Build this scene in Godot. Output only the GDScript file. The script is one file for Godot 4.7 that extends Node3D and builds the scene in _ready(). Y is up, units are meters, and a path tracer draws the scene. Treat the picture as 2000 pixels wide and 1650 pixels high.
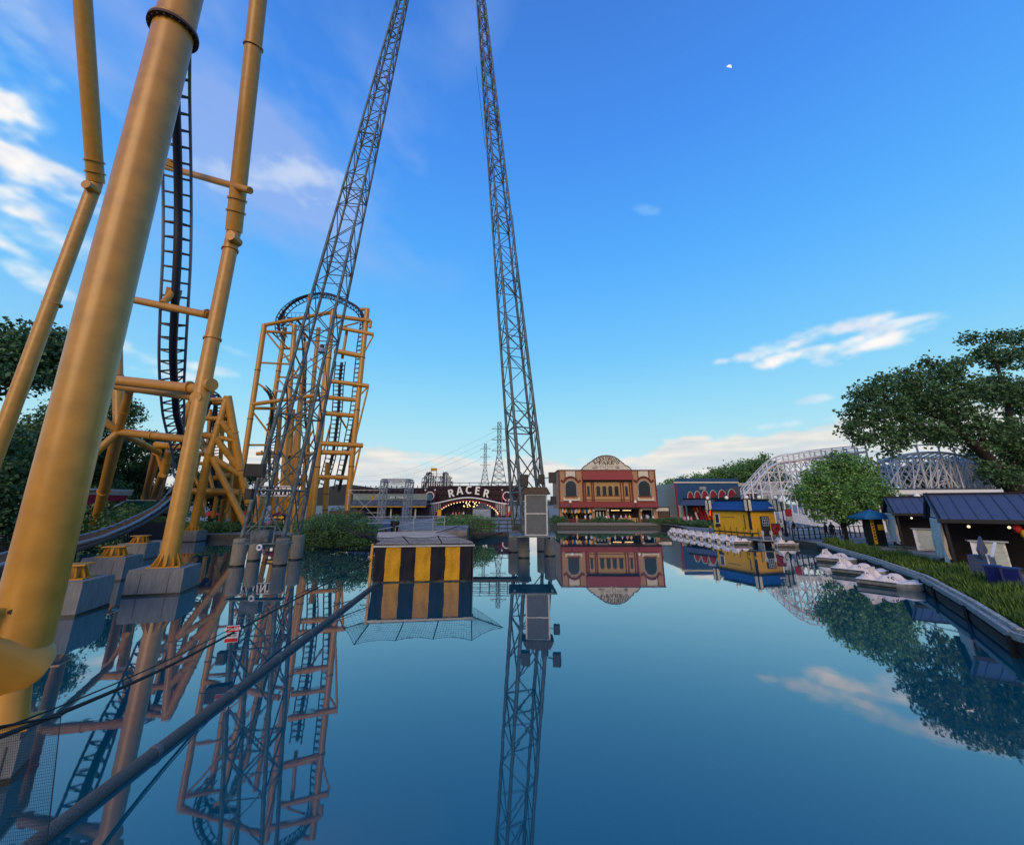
extends Node3D
# An amusement-park lagoon at dusk: steel coaster, swing towers, boats and stalls. Metres; the water lies at y = 0.

var M := {}
var names := {}
var rng := RandomNumberGenerator.new()
var unit_box: BoxMesh
var unit_cyl := {}
var tex := {}


class Shape:
	# collects faces into one mesh
	var v := PackedVector3Array()
	var n := PackedVector3Array()
	var c := PackedColorArray()
	var uv := PackedVector2Array()
	var col := Color(1, 1, 1)

	func tri(a: Vector3, b: Vector3, d: Vector3, nn = null) -> void:
		var q: Vector3 = nn if nn != null else (b - a).cross(d - a).normalized()
		v.append(a); v.append(d); v.append(b)
		for i in 3:
			n.append(q); c.append(col)
		uv.append(Vector2(0, 0)); uv.append(Vector2(1, 1)); uv.append(Vector2(1, 0))

	func quad(a: Vector3, b: Vector3, d: Vector3, e: Vector3) -> void:
		# counter-clockwise from outside
		tri(a, b, d)
		tri(a, d, e)

	func smooth(a, b, d, na, nb, nd) -> void:
		v.append(a); v.append(d); v.append(b)
		n.append(na); n.append(nd); n.append(nb)
		for i in 3:
			c.append(col)
			uv.append(Vector2.ZERO)

	func box(p: Vector3, s: Vector3, b := Basis()) -> void:
		var x := b.x * s.x * 0.5
		var y := b.y * s.y * 0.5
		var z := b.z * s.z * 0.5
		for t in [[x, y, z], [y, z, x], [z, x, y]]:
			for g in [1.0, -1.0]:
				var o: Vector3 = p + t[2] * g
				var u: Vector3 = t[0] * g
				quad(o - u - t[1], o + u - t[1], o + u + t[1], o - u + t[1])

	func beam(a: Vector3, b: Vector3, w: float, h: float) -> void:
		box((a + b) * 0.5, Vector3(w, h, (b - a).length()), Basis.looking_at((b - a).normalized(), Vector3.UP if absf((b - a).normalized().y) < 0.95 else Vector3.RIGHT))

	func tube(a: Vector3, b: Vector3, r0: float, r1: float, sides := 8) -> void:
		sweep(PackedVector3Array([a, b]), [r0, r1], sides, true)

	func sweep(pts: PackedVector3Array, rad, sides := 8, caps := false) -> void:
		var k := pts.size()
		var rings := []
		var norms := []
		var up := Vector3.ZERO
		for i in k:
			var t := (pts[mini(i + 1, k - 1)] - pts[maxi(i - 1, 0)]).normalized()
			if up == Vector3.ZERO:
				up = t.cross(Vector3(0.3, 0.9, 0.2)).normalized()
			else:
				up = (up - t * up.dot(t)).normalized()
			var w := t.cross(up)
			var r: float = rad[i] if rad is Array else rad
			var ring := PackedVector3Array()
			var nm := PackedVector3Array()
			for j in sides:
				var an := TAU * j / sides
				var d := up * cos(an) + w * sin(an)
				ring.append(pts[i] + d * r)
				nm.append(d)
			rings.append(ring)
			norms.append(nm)
		for i in k - 1:
			for j in sides:
				var q := (j + 1) % sides
				smooth(rings[i][j], rings[i][q], rings[i + 1][q], norms[i][j], norms[i][q], norms[i + 1][q])
				smooth(rings[i][j], rings[i + 1][q], rings[i + 1][j], norms[i][j], norms[i + 1][q], norms[i + 1][j])
		if caps:
			for j in sides:
				var q := (j + 1) % sides
				tri(pts[0], rings[0][q], rings[0][j])
				tri(pts[k - 1], rings[k - 1][j], rings[k - 1][q])

	func lathe(o: Vector3, prof: Array, sides := 12) -> void:
		# prof: [radius, height] pairs from the bottom up
		for i in prof.size() - 1:
			var r0: float = prof[i][0]
			var r1: float = prof[i + 1][0]
			var y0: float = prof[i][1]
			var y1: float = prof[i + 1][1]
			for j in sides:
				var a0 := TAU * j / sides
				var a1 := TAU * (j + 1) / sides
				var d0 := Vector3(cos(a0), 0, -sin(a0))
				var d1 := Vector3(cos(a1), 0, -sin(a1))
				var sl := Vector3(0, r0 - r1, 0)
				var h := maxf(absf(y1 - y0), 0.0001)
				var n0 := (d0 * h + sl).normalized()
				var n1 := (d1 * h + sl).normalized()
				smooth(o + d0 * r0 + Vector3(0, y0, 0), o + d1 * r0 + Vector3(0, y0, 0), o + d1 * r1 + Vector3(0, y1, 0), n0, n1, n1)
				smooth(o + d0 * r0 + Vector3(0, y0, 0), o + d1 * r1 + Vector3(0, y1, 0), o + d0 * r1 + Vector3(0, y1, 0), n0, n1, n0)

	func prism(poly: PackedVector2Array, z0: float, z1: float) -> void:
		# a flat outline in x and y given depth from z0 to z1 (z1 faces +z)
		var idx := Geometry2D.triangulate_polygon(poly)
		for i in range(0, idx.size(), 3):
			var p := poly[idx[i]]
			var q := poly[idx[i + 1]]
			var r := poly[idx[i + 2]]
			if (q - p).cross(r - p) < 0:
				var s := q
				q = r
				r = s
			tri(Vector3(p.x, p.y, z1), Vector3(q.x, q.y, z1), Vector3(r.x, r.y, z1))
			tri(Vector3(p.x, p.y, z0), Vector3(r.x, r.y, z0), Vector3(q.x, q.y, z0))
		var ccw := not Geometry2D.is_polygon_clockwise(poly)
		for i in poly.size():
			var p := poly[i]
			var q := poly[(i + 1) % poly.size()]
			if not ccw:
				var s := p
				p = q
				q = s
			quad(Vector3(p.x, p.y, z1), Vector3(p.x, p.y, z0), Vector3(q.x, q.y, z0), Vector3(q.x, q.y, z1))

	func moulded() -> ArrayMesh:
		# the same faces with normals averaged where they meet
		var acc := {}
		for i in v.size():
			var k := Vector3i(v[i] * 1000.0)
			acc[k] = acc.get(k, Vector3.ZERO) + n[i]
		for i in v.size():
			n[i] = (acc[Vector3i(v[i] * 1000.0)] as Vector3).normalized()
		return mesh()

	func mesh() -> ArrayMesh:
		var arr := []
		arr.resize(Mesh.ARRAY_MAX)
		arr[Mesh.ARRAY_VERTEX] = v
		arr[Mesh.ARRAY_NORMAL] = n
		arr[Mesh.ARRAY_COLOR] = c
		arr[Mesh.ARRAY_TEX_UV] = uv
		var m := ArrayMesh.new()
		m.add_surface_from_arrays(Mesh.PRIMITIVE_TRIANGLES, arr)
		return m


func numbered(called: String) -> String:
	var k: int = names.get(called, -1) + 1
	names[called] = k
	return called if k == 0 else "%s_%03d" % [called, k]


func tag(o: Node, label: String, category: String, group := "") -> void:
	o.set_meta("label", label)
	o.set_meta("category", category)
	if group != "":
		o.set_meta("group", group)


func thing(called: String, label: String, category: String, at := Vector3.ZERO, group := "", turn := 0.0) -> Node3D:
	var o := Node3D.new()
	o.name = numbered(called)
	add_child(o)
	o.position = at
	o.rotation.y = turn
	tag(o, label, category, group)
	return o


func put(parent: Node, called: String, mesh: Mesh, m: Material, xf := Transform3D()) -> MeshInstance3D:
	var o := MeshInstance3D.new()
	o.mesh = mesh
	o.material_override = m
	if parent == self:
		o.name = numbered(called)
	else:
		var k := 0
		var key := "n_" + called
		var store: Dictionary = names.get(parent.get_instance_id(), {})
		k = store.get(key, 0)
		store[key] = k + 1
		names[parent.get_instance_id()] = store
		o.name = called if k == 0 else "%s_%03d" % [called, k]
	parent.add_child(o, true)
	# a piece of a part is given in the thing's space too
	o.transform = parent.transform.affine_inverse() * xf if parent is MeshInstance3D else xf
	return o


func struct(called: String, mesh: Mesh, m: Material, xf := Transform3D()) -> MeshInstance3D:
	var o := put(self, called, mesh, m, xf)
	o.set_meta("kind", "structure")
	return o


func cyl(sides: int) -> CylinderMesh:
	if not unit_cyl.has(sides):
		var c := CylinderMesh.new()
		c.top_radius = 1.0
		c.bottom_radius = 1.0
		c.height = 1.0
		c.radial_segments = sides
		c.rings = 0
		unit_cyl[sides] = c
	return unit_cyl[sides]


func along(a: Vector3, b: Vector3, sx: float, sz: float) -> Transform3D:
	# a unit shape standing on y laid from a to b
	var y := b - a
	var d := y.normalized()
	var x := d.cross(Vector3.UP if absf(d.y) < 0.97 else Vector3.BACK).normalized()
	var z := x.cross(d)
	return Transform3D(Basis(x * sx, y, z * sz), (a + b) * 0.5)


func rod(t: Node3D, called: String, a: Vector3, b: Vector3, r: float, m: Material, sides := 10) -> MeshInstance3D:
	# a round bar between two points of the world, part of the unturned thing t
	return put(t, called, cyl(sides), m, along(a - t.position, b - t.position, r, r))


func bar(t: Node3D, called: String, a: Vector3, b: Vector3, w: float, h: float, m: Material) -> MeshInstance3D:
	# a square bar between two points of the thing's own space
	return put(t, called, unit_box, m, along(a, b, w, h))


func blk(t: Node3D, called: String, p: Vector3, s: Vector3, m: Material, turn := 0.0) -> MeshInstance3D:
	return put(t, called, unit_box, m, Transform3D(Basis(Vector3.UP, turn).scaled_local(s), p))


func collar(t: Node3D, at: Vector3, dir: Vector3, r: float, h: float, m: Material, on: Node3D = null) -> void:
	# a bolted flange ring round a pipe
	put(t if on == null else on, "flange", cyl(16), m, along(at - dir * h * 0.5 - t.position, at + dir * h * 0.5 - t.position, r, r))


func letters(t: Node3D, text: String, at: Vector3, height: float, m: Material, depth := 0.05, serif := false, wide := 1.0) -> void:
	# lettering that faces +z, centred at a point of the thing's own space
	var tm := TextMesh.new()
	var fo := SystemFont.new()
	fo.font_names = PackedStringArray(["Droid Serif" if serif else "Droid Sans"])
	fo.font_weight = 700
	tm.font = fo
	tm.text = text
	tm.font_size = 64
	tm.pixel_size = height / 46.0
	tm.depth = depth
	put(t, "lettering", tm, m, Transform3D(Basis().scaled(Vector3(wide, 1, 1)), at))


func streak_tex(key: String, lo: Color, hi: Color) -> ImageTexture:
	# stains that run down a wall: noise drawn out along y
	var f := FastNoiseLite.new()
	f.seed = 77
	f.noise_type = FastNoiseLite.TYPE_SIMPLEX_SMOOTH
	f.frequency = 0.03
	f.fractal_octaves = 5
	var im := Image.create(256, 256, false, Image.FORMAT_RGB8)
	for y in 256:
		for x in 256:
			var a := x / 256.0 * TAU
			var g := 0.5 + 0.9 * f.get_noise_3d(cos(a) * 90.0, sin(a) * 90.0, y * 0.35) + 0.25 * f.get_noise_3d(cos(a) * 400.0, sin(a) * 400.0, y * 6.0)
			im.set_pixel(x, y, lo.lerp(hi, clampf(g, 0, 1)))
	tex[key] = ImageTexture.create_from_image(im)
	return tex[key]


func noise_tex(key: String, freq: float, lo: Color, hi: Color, size := 256, octaves := 4, sharp := 1.0, stretch := 1) -> ImageTexture:
	if tex.has(key):
		return tex[key]
	var f := FastNoiseLite.new()
	f.seed = hash(key) % 1000
	f.noise_type = FastNoiseLite.TYPE_SIMPLEX_SMOOTH
	f.frequency = freq
	f.fractal_octaves = octaves
	var im := f.get_seamless_image(size, size)
	if stretch > 1:
		im.resize(size, size / stretch, Image.INTERPOLATE_BILINEAR)
	im.convert(Image.FORMAT_RGB8)
	for y in im.get_height():
		for x in im.get_width():
			var g := im.get_pixel(x, y).r
			g = clampf((g - 0.5) * sharp + 0.5, 0, 1)
			im.set_pixel(x, y, lo.lerp(hi, g))
	tex[key] = ImageTexture.create_from_image(im)
	return tex[key]


func normal_tex(key: String, freq: float, strength: float, size := 256, octaves := 3) -> ImageTexture:
	if tex.has(key):
		return tex[key]
	var f := FastNoiseLite.new()
	f.seed = hash(key) % 1000
	f.noise_type = FastNoiseLite.TYPE_SIMPLEX_SMOOTH
	f.frequency = freq
	f.fractal_octaves = octaves
	var im := f.get_seamless_image(size, size)
	im.convert(Image.FORMAT_RGBA8)
	im.bump_map_to_normal_map(strength)
	tex[key] = ImageTexture.create_from_image(im)
	return tex[key]


func mat(key: String, c: Color, rough := 0.7, metal := 0.0, grain = null, scale := 1.0) -> StandardMaterial3D:
	var m := StandardMaterial3D.new()
	m.resource_name = key
	m.albedo_color = c
	m.roughness = rough
	m.metallic = metal
	m.cull_mode = BaseMaterial3D.CULL_DISABLED
	if grain != null:
		m.albedo_texture = grain
		m.uv1_triplanar = true
		m.uv1_world_triplanar = true
		m.uv1_scale = Vector3.ONE * scale
	M[key] = m
	return m


func leafy(key: String, c: Color) -> StandardMaterial3D:
	var m := mat(key, c, 0.6)
	m.vertex_color_use_as_albedo = true
	m.backlight_enabled = true
	m.backlight = Color(0.5, 0.55, 0.25)
	return m


func make_sky() -> ImageTexture:
	# daylight air and evening clouds, by direction: rows run from the zenith down, -z at the first column
	var w := 2048
	var h := 1024
	var data := PackedByteArray()
	data.resize(w * h * 3)
	var big := FastNoiseLite.new()
	big.seed = 11
	big.noise_type = FastNoiseLite.TYPE_SIMPLEX_SMOOTH
	big.frequency = 1.5
	big.fractal_octaves = 5
	big.fractal_gain = 0.55
	var fine := FastNoiseLite.new()
	fine.seed = 4
	fine.noise_type = FastNoiseLite.TYPE_SIMPLEX_SMOOTH
	fine.frequency = 7.0
	fine.fractal_octaves = 5
	fine.fractal_gain = 0.55
	var stops := [[0.0, Color(0.80, 0.90, 0.93)], [5.0, Color(0.76, 0.91, 0.95)], [9.0, Color(0.68, 0.89, 0.96)], [12.5, Color(0.60, 0.86, 0.975)], [19.4, Color(0.465, 0.785, 0.99)], [27.0, Color(0.385, 0.72, 0.995)], [33.0, Color(0.335, 0.67, 0.99)], [45.0, Color(0.285, 0.575, 0.945)], [58.0, Color(0.26, 0.505, 0.865)], [90.0, Color(0.22, 0.43, 0.78)]]
	# cumulus: azimuth, elevation, half width, half height (degrees), tilt, strength
	var puffs := [
		[Vector2(39.2, 18.2), 6.5, 0.85, 0.10, 0.95], [Vector2(35.2, 18.3), 5.0, 0.7, 0.14, 0.8], [Vector2(44.6, 17.6), 3.2, 0.6, 0.08, 0.8],
		[Vector2(42.4, 16.0), 6.5, 1.0, 0.10, 1.0], [Vector2(37.4, 16.3), 6.5, 0.95, 0.10, 1.05], [Vector2(30.5, 17.1), 2.0, 0.7, 0.05, 1.0], [Vector2(28.0, 17.0), 1.0, 0.4, 0.0, 0.8],
		[Vector2(36.3, 11.1), 2.0, 0.5, 0.1, 0.55], [Vector2(32.2, 8.7), 3.0, 0.4, 0.05, 0.5], [Vector2(40.7, 9.3), 3.0, 0.4, 0.1, 0.4], [Vector2(21.6, 36.4), 2.0, 0.8, -0.4, 0.2],
		[Vector2(-56.5, 30.4), 2.6, 3.8, -1.2, 1.1], [Vector2(-54.2, 29.0), 4.6, 1.6, -0.45, 0.9], [Vector2(-51.9, 29.0), 3.0, 1.0, -0.25, 0.9], [Vector2(-54.6, 25.0), 3.6, 1.4, -0.4, 1.05], [Vector2(-53.2, 24.1), 5.0, 2.6, -0.1, 0.45],
		[Vector2(-53.4, 21.1), 3.6, 1.3, -0.5, 0.9], [Vector2(-57.4, 34.3), 3.0, 5.0, -1.0, 0.35],
		[Vector2(-45.2, 15.7), 1.6, 0.8, -0.5, 0.5], [Vector2(-42.1, 14.7), 2.0, 0.7, -0.1, 0.7], [Vector2(-37.6, 14.6), 3.2, 0.6, -0.12, 0.75], [Vector2(-39.7, 13.3), 4.0, 0.6, 0.0, 0.7], [Vector2(-34.5, 16.9), 1.5, 0.4, -0.2, 0.4],
		[Vector2(-30.6, 38.0), 6.0, 3.0, -0.1, 0.5], [Vector2(-27.5, 38.9), 1.4, 1.2, 0.0, 0.4], [Vector2(-35.9, 36.6), 5.0, 2.5, 0.3, 0.4]]
	# thin high veils
	var veils := [[Vector2(-49.2, 43.3), 30.0, 14.0, -0.3, 0.55], [Vector2(-34.5, 43.8), 20.0, 9.0, -0.6, 0.5], [Vector2(-16.9, 45.1), 7.0, 5.0, -0.7, 0.55], [Vector2(-14.6, 56.0), 7.0, 6.0, 0.3, 0.55], [Vector2(-54.1, 30.1), 14.0, 14.0, -0.3, 0.4], [Vector2(-39.3, 35.9), 12.0, 5.0, -0.2, 0.45]]
	for y in h:
		var el := 90.0 - (y + 0.5) * 180.0 / h
		var base := Color(0.36, 0.42, 0.45)
		if el > 0.0:
			for i in stops.size() - 1:
				if el >= stops[i][0] and el <= stops[i + 1][0]:
					base = stops[i][1].lerp(stops[i + 1][1], (el - stops[i][0]) / (stops[i + 1][0] - stops[i][0]))
		var sy := sin(deg_to_rad(el))
		var cy := cos(deg_to_rad(el))
		var low_band := el < 15.0
		for x in w:
			var c := base
			if el > -0.5:
				var az := fposmod((x + 0.5) * 360.0 / w + 180.0, 360.0) - 180.0
				var ar := deg_to_rad(az)
				var d := Vector3(sin(ar) * cy, sy, -cos(ar) * cy)
				var cover := 0.0
				var veil := 0.0
				var inside := absf(az) < 75.0
				if inside:
					for p in puffs:
						var dx: float = (az - p[0].x) * cy
						if absf(dx) > p[1] * 1.6:
							continue
						var dy: float = el - p[0].y - dx * p[3]
						var q: float = (dx * dx) / (p[1] * p[1]) + (dy * dy) / (p[2] * p[2])
						if q < 2.4:
							var nz := fine.get_noise_3d(d.x * 1.3, d.y * 3.0, d.z * 1.3)
							cover = maxf(cover, clampf((1.05 - q + nz * 2.1) * 0.8, 0.0, 1.0) * p[4])
					for p in veils:
						var dx: float = (az - p[0].x) * cy
						if absf(dx) > p[1] * 1.5:
							continue
						var dy: float = el - p[0].y - dx * p[3]
						var q: float = (dx * dx) / (p[1] * p[1]) + (dy * dy) / (p[2] * p[2])
						if q < 1.6:
							var nz := big.get_noise_3d(d.x * 1.6 + d.y, d.y * 2.2, d.z * 1.2)
							veil += maxf(0.0, 1.0 - q / 1.6) * clampf(0.5 + nz * 1.5, 0.0, 1.0) * p[4]
				else:
					var nz2 := big.get_noise_3d(d.x, d.y * 1.8, d.z)
					veil = clampf(nz2 * 1.2, 0.0, 0.6) * clampf((absf(az) - 75.0) / 15.0, 0.0, 1.0) * clampf(el / 20.0, 0.0, 1.0)
				c = c.lerp(Color(0.70, 0.74, 0.93), minf(veil, 0.75) * 0.8)
				if low_band:
					var edge := 6.3 + 2.2 * big.get_noise_3d(d.x * 2.0, 0.3, d.z * 2.0) + 2.2 * fine.get_noise_3d(d.x, d.y * 2.5, d.z) + clampf((az - 8.0) * 0.1, 0.0, 2.2)
					var band := clampf((edge - el) * 1.1, 0.0, 1.0)
					if band > 0.0:
						var tone := clampf(0.5 + fine.get_noise_3d(d.x * 0.9 + 4.0, d.y * 9.0, d.z * 0.9) * 0.9 + (el - edge + 2.0) * 0.12, 0.0, 1.0)
						c = c.lerp(Color(0.80, 0.84, 0.87).lerp(Color(0.985, 0.945, 0.90), tone), band * 0.92)
				if cover > 0.0:
					var tone2 := clampf(0.7 + fine.get_noise_3d(d.x * 2.0 + 7.0, d.y * 4.0, d.z * 2.0) * 0.8, 0.0, 1.0)
					c = c.lerp(Color(0.80, 0.85, 0.95).lerp(Color(1.0, 0.985, 0.975), tone2), minf(cover, 1.0))
			var o := (y * w + x) * 3
			data[o] = int(clampf(c.r, 0, 1) * 255.0)
			data[o + 1] = int(clampf(c.g, 0, 1) * 255.0)
			data[o + 2] = int(clampf(c.b, 0, 1) * 255.0)
	return ImageTexture.create_from_image(Image.create_from_data(w, h, false, Image.FORMAT_RGB8, data))


func make_stage() -> void:
	var cam := Camera3D.new()
	cam.name = "camera"
	add_child(cam)
	cam.position = Vector3(0, 4.5, 0)
	cam.rotation.x = atan2(234.0, 820.0)
	# 1650 of 2000 pixels high at a focal length of 820; the lens axis meets the picture 74 pixels above its middle
	cam.set_frustum(1650.0 / 820.0 * 0.1, Vector2(0, -74.0 / 820.0 * 0.1), 0.1, 6000.0)
	cam.current = true
	var sky := Sky.new()
	var pan := PanoramaSkyMaterial.new()
	pan.panorama = make_sky()
	sky.sky_material = pan
	var env := Environment.new()
	env.background_mode = Environment.BG_SKY
	env.sky = sky
	env.tonemap_mode = Environment.TONE_MAPPER_LINEAR
	env.tonemap_exposure = 1.0
	env.sdfgi_enabled = true
	env.ssao_enabled = true
	env.ssil_enabled = true
	var we := WorldEnvironment.new()
	we.name = "world_environment"
	we.environment = env
	add_child(we)
	var sun := DirectionalLight3D.new()
	sun.name = "sun"
	sun.light_color = Color(1.0, 0.82, 0.62)
	sun.light_energy = 0.72
	sun.light_angular_distance = 40.0
	sun.shadow_enabled = true
	add_child(sun)
	sun.rotation = Vector3(deg_to_rad(-24.0), deg_to_rad(-10.0), 0)


func make_materials() -> void:
	unit_box = BoxMesh.new()
	var grain := noise_tex("grain", 0.02, Color(0.86, 0.86, 0.86), Color(1, 1, 1), 256, 5)
	var blotch := noise_tex("blotch", 0.012, Color(0.68, 0.67, 0.66), Color(1, 1, 1), 256, 6, 1.6)
	var stain := noise_tex("stain", 0.05, Color(0.66, 0.65, 0.63), Color(1, 1, 1), 256, 6, 1.8)
	mat("yellow_steel", Color(0.74, 0.525, 0.17), 0.32, 0.0, grain, 0.35)
	mat("navy_steel", Color(0.045, 0.075, 0.15), 0.5, 0.0, grain, 0.5)
	mat("rail_steel", Color(0.48, 0.53, 0.60), 0.35, 0.3, grain, 0.5)
	mat("rust_ring", Color(0.30, 0.20, 0.16), 0.7, 0.0, grain, 1.0)
	mat("tower_steel", Color(0.40, 0.46, 0.48), 0.5, 0.2, blotch, 0.4)
	mat("dark_steel", Color(0.10, 0.12, 0.15), 0.5, 0.3, grain, 0.5)
	mat("galvanised", Color(0.62, 0.65, 0.68), 0.4, 0.5, grain, 0.5)
	mat("concrete", Color(0.47, 0.48, 0.49), 0.9, 0.0, streak_tex("streak", Color(0.82, 0.82, 0.81), Color(1, 1, 1)), 0.4)
	mat("pier_concrete", Color(0.52, 0.51, 0.48), 0.9, 0.0, tex["streak"], 0.5)
	mat("wet_concrete", Color(0.25, 0.27, 0.25), 0.6, 0.0, stain, 0.35)
	mat("paving", Color(0.56, 0.55, 0.54), 0.9, 0.0, blotch, 0.15)
	mat("soil", Color(0.22, 0.22, 0.16), 1.0, 0.0, blotch, 0.2)
	mat("black", Color(0.045, 0.05, 0.065), 0.7, 0.0, grain, 1.0)
	mat("navy_cloth", Color(0.03, 0.06, 0.13), 0.85, 0.0, grain, 1.0)
	mat("gold_cloth", Color(0.78, 0.58, 0.06), 0.8, 0.0, grain, 1.0)
	mat("old_plank", Color(0.82, 0.79, 0.74), 0.9, 0.0, noise_tex("plank", 0.03, Color(0.70, 0.69, 0.68), Color(1, 1, 1), 256, 5, 1.8), 0.5)
	mat("old_plank_grey", Color(0.64, 0.65, 0.66), 0.9, 0.0, tex["plank"], 0.7)
	mat("timber", Color(0.36, 0.31, 0.27), 0.9, 0.0, tex["plank"], 0.6)
	mat("white_paint", Color(0.86, 0.87, 0.89), 0.55, 0.0, grain, 0.6)
	mat("old_white", Color(0.82, 0.84, 0.87), 0.7, 0.0, grain, 0.5)
	mat("panel_grey", Color(0.31, 0.34, 0.36), 0.6, 0.0, grain, 0.6)
	mat("gelcoat", Color(0.94, 0.90, 0.87), 0.3, 0.0, grain, 0.8)
	mat("hull_grey", Color(0.88, 0.88, 0.87), 0.5, 0.0, blotch, 0.8)
	mat("letter_white", Color(0.93, 0.93, 0.90), 0.5)
	mat("letter_black", Color(0.05, 0.05, 0.06), 0.6)
	mat("tan_brick", Color(0.69, 0.55, 0.42), 0.9, 0.0, grain, 0.9)
	mat("tan_board", Color(0.71, 0.59, 0.40), 0.85, 0.0, grain, 0.8)
	mat("red_trim", Color(0.42, 0.13, 0.13), 0.7, 0.0, grain, 0.7)
	mat("red_awning", Color(0.57, 0.25, 0.22), 0.8, 0.0, grain, 0.6)
	mat("cream", Color(0.84, 0.82, 0.75), 0.8, 0.0, grain, 0.5)
	mat("pale_wall", Color(0.70, 0.73, 0.68), 0.9, 0.0, grain, 0.3)
	mat("glass_dark", Color(0.10, 0.14, 0.17), 0.12)
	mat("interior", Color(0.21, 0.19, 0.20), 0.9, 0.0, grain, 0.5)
	mat("blue_board", Color(0.05, 0.28, 0.46), 0.7, 0.0, grain, 0.5)
	mat("blue_roof", Color(0.04, 0.28, 0.56), 0.5, 0.0, grain, 0.6)
	mat("slate_roof", Color(0.29, 0.33, 0.43), 0.45, 0.1, grain, 0.5)
	mat("crimson", Color(0.52, 0.06, 0.17), 0.7, 0.0, grain, 0.6)
	mat("magenta", Color(0.60, 0.10, 0.24), 0.7, 0.0, grain, 0.6)
	mat("boat_yellow", Color(0.93, 0.70, 0.07), 0.6, 0.0, grain, 0.7)
	mat("racer_dark", Color(0.22, 0.15, 0.20), 0.85, 0.0, blotch, 0.5)
	mat("racer_timber", Color(0.26, 0.17, 0.20), 0.85, 0.0, blotch, 0.5)
	mat("sage", Color(0.55, 0.60, 0.56), 0.85, 0.0, grain, 0.6)
	mat("grey_roof", Color(0.36, 0.39, 0.42), 0.85, 0.0, blotch, 0.4)
	mat("tarp", Color(0.62, 0.68, 0.74), 0.7, 0.0, grain, 0.6)
	mat("cloud_cloth", Color(0.82, 0.82, 0.81), 0.7, 0.0, grain, 0.8)
	mat("bark", Color(0.20, 0.17, 0.13), 0.95, 0.0, blotch, 0.8)
	mat("red_cloth", Color(0.75, 0.13, 0.14), 0.8, 0.0, grain, 1.0)
	mat("green_cloth", Color(0.05, 0.35, 0.26), 0.8, 0.0, grain, 1.0)
	mat("blue_cloth", Color(0.10, 0.44, 0.64), 0.8, 0.0, grain, 1.0)
	mat("bin_blue", Color(0.03, 0.08, 0.38), 0.4, 0.0, grain, 1.0)
	mat("stage_blue", Color(0.08, 0.27, 0.52), 0.6, 0.0, grain, 1.0)
	mat("sign_red", Color(0.72, 0.10, 0.12), 0.6)
	mat("rope", Color(0.35, 0.36, 0.38), 0.9)
	mat("boom_grey", Color(0.36, 0.38, 0.38), 0.95, 0.0, stain, 2.5)
	mat("algae", Color(0.10, 0.13, 0.11), 0.5, 0.0, stain, 1.0)
	mat("rubber", Color(0.03, 0.03, 0.035), 0.8)
	leafy("leaf", Color(1, 1, 1))
	var g := mat("globe_glass", Color(0.93, 0.93, 0.88), 0.25)
	g.subsurf_scatter_enabled = false
	var b := mat("bulb_glow", Color(1, 0.92, 0.75), 0.4)
	b.emission_enabled = true
	b.emission = Color(1.0, 0.86, 0.62)
	b.emission_energy_multiplier = 2.2
	var rg := mat("neon_glow", Color(1, 0.3, 0.2), 0.4)
	rg.emission_enabled = true
	rg.emission = Color(1.0, 0.22, 0.12)
	rg.emission_energy_multiplier = 1.6
	var mo := mat("moon_face", Color(0.9, 0.9, 0.92), 1.0)
	mo.emission_enabled = true
	mo.emission = Color(0.86, 0.88, 0.94)
	mo.emission_energy_multiplier = 0.85
	var wat := StandardMaterial3D.new()
	wat.resource_name = "lagoon_water"
	wat.albedo_color = Color(0.0, 0.29, 0.355)
	wat.roughness = 0.02
	wat.metallic_specular = 0.55
	wat.clearcoat_enabled = true
	wat.clearcoat = 0.65
	wat.clearcoat_roughness = 0.01
	wat.normal_enabled = true
	wat.normal_texture = normal_tex("ripple", 0.012, 2.0, 512, 3)
	wat.normal_scale = 0.03
	wat.uv1_triplanar = true
	wat.uv1_world_triplanar = true
	wat.uv1_scale = Vector3(0.16, 0.16, 0.16)
	M["water"] = wat


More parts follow.
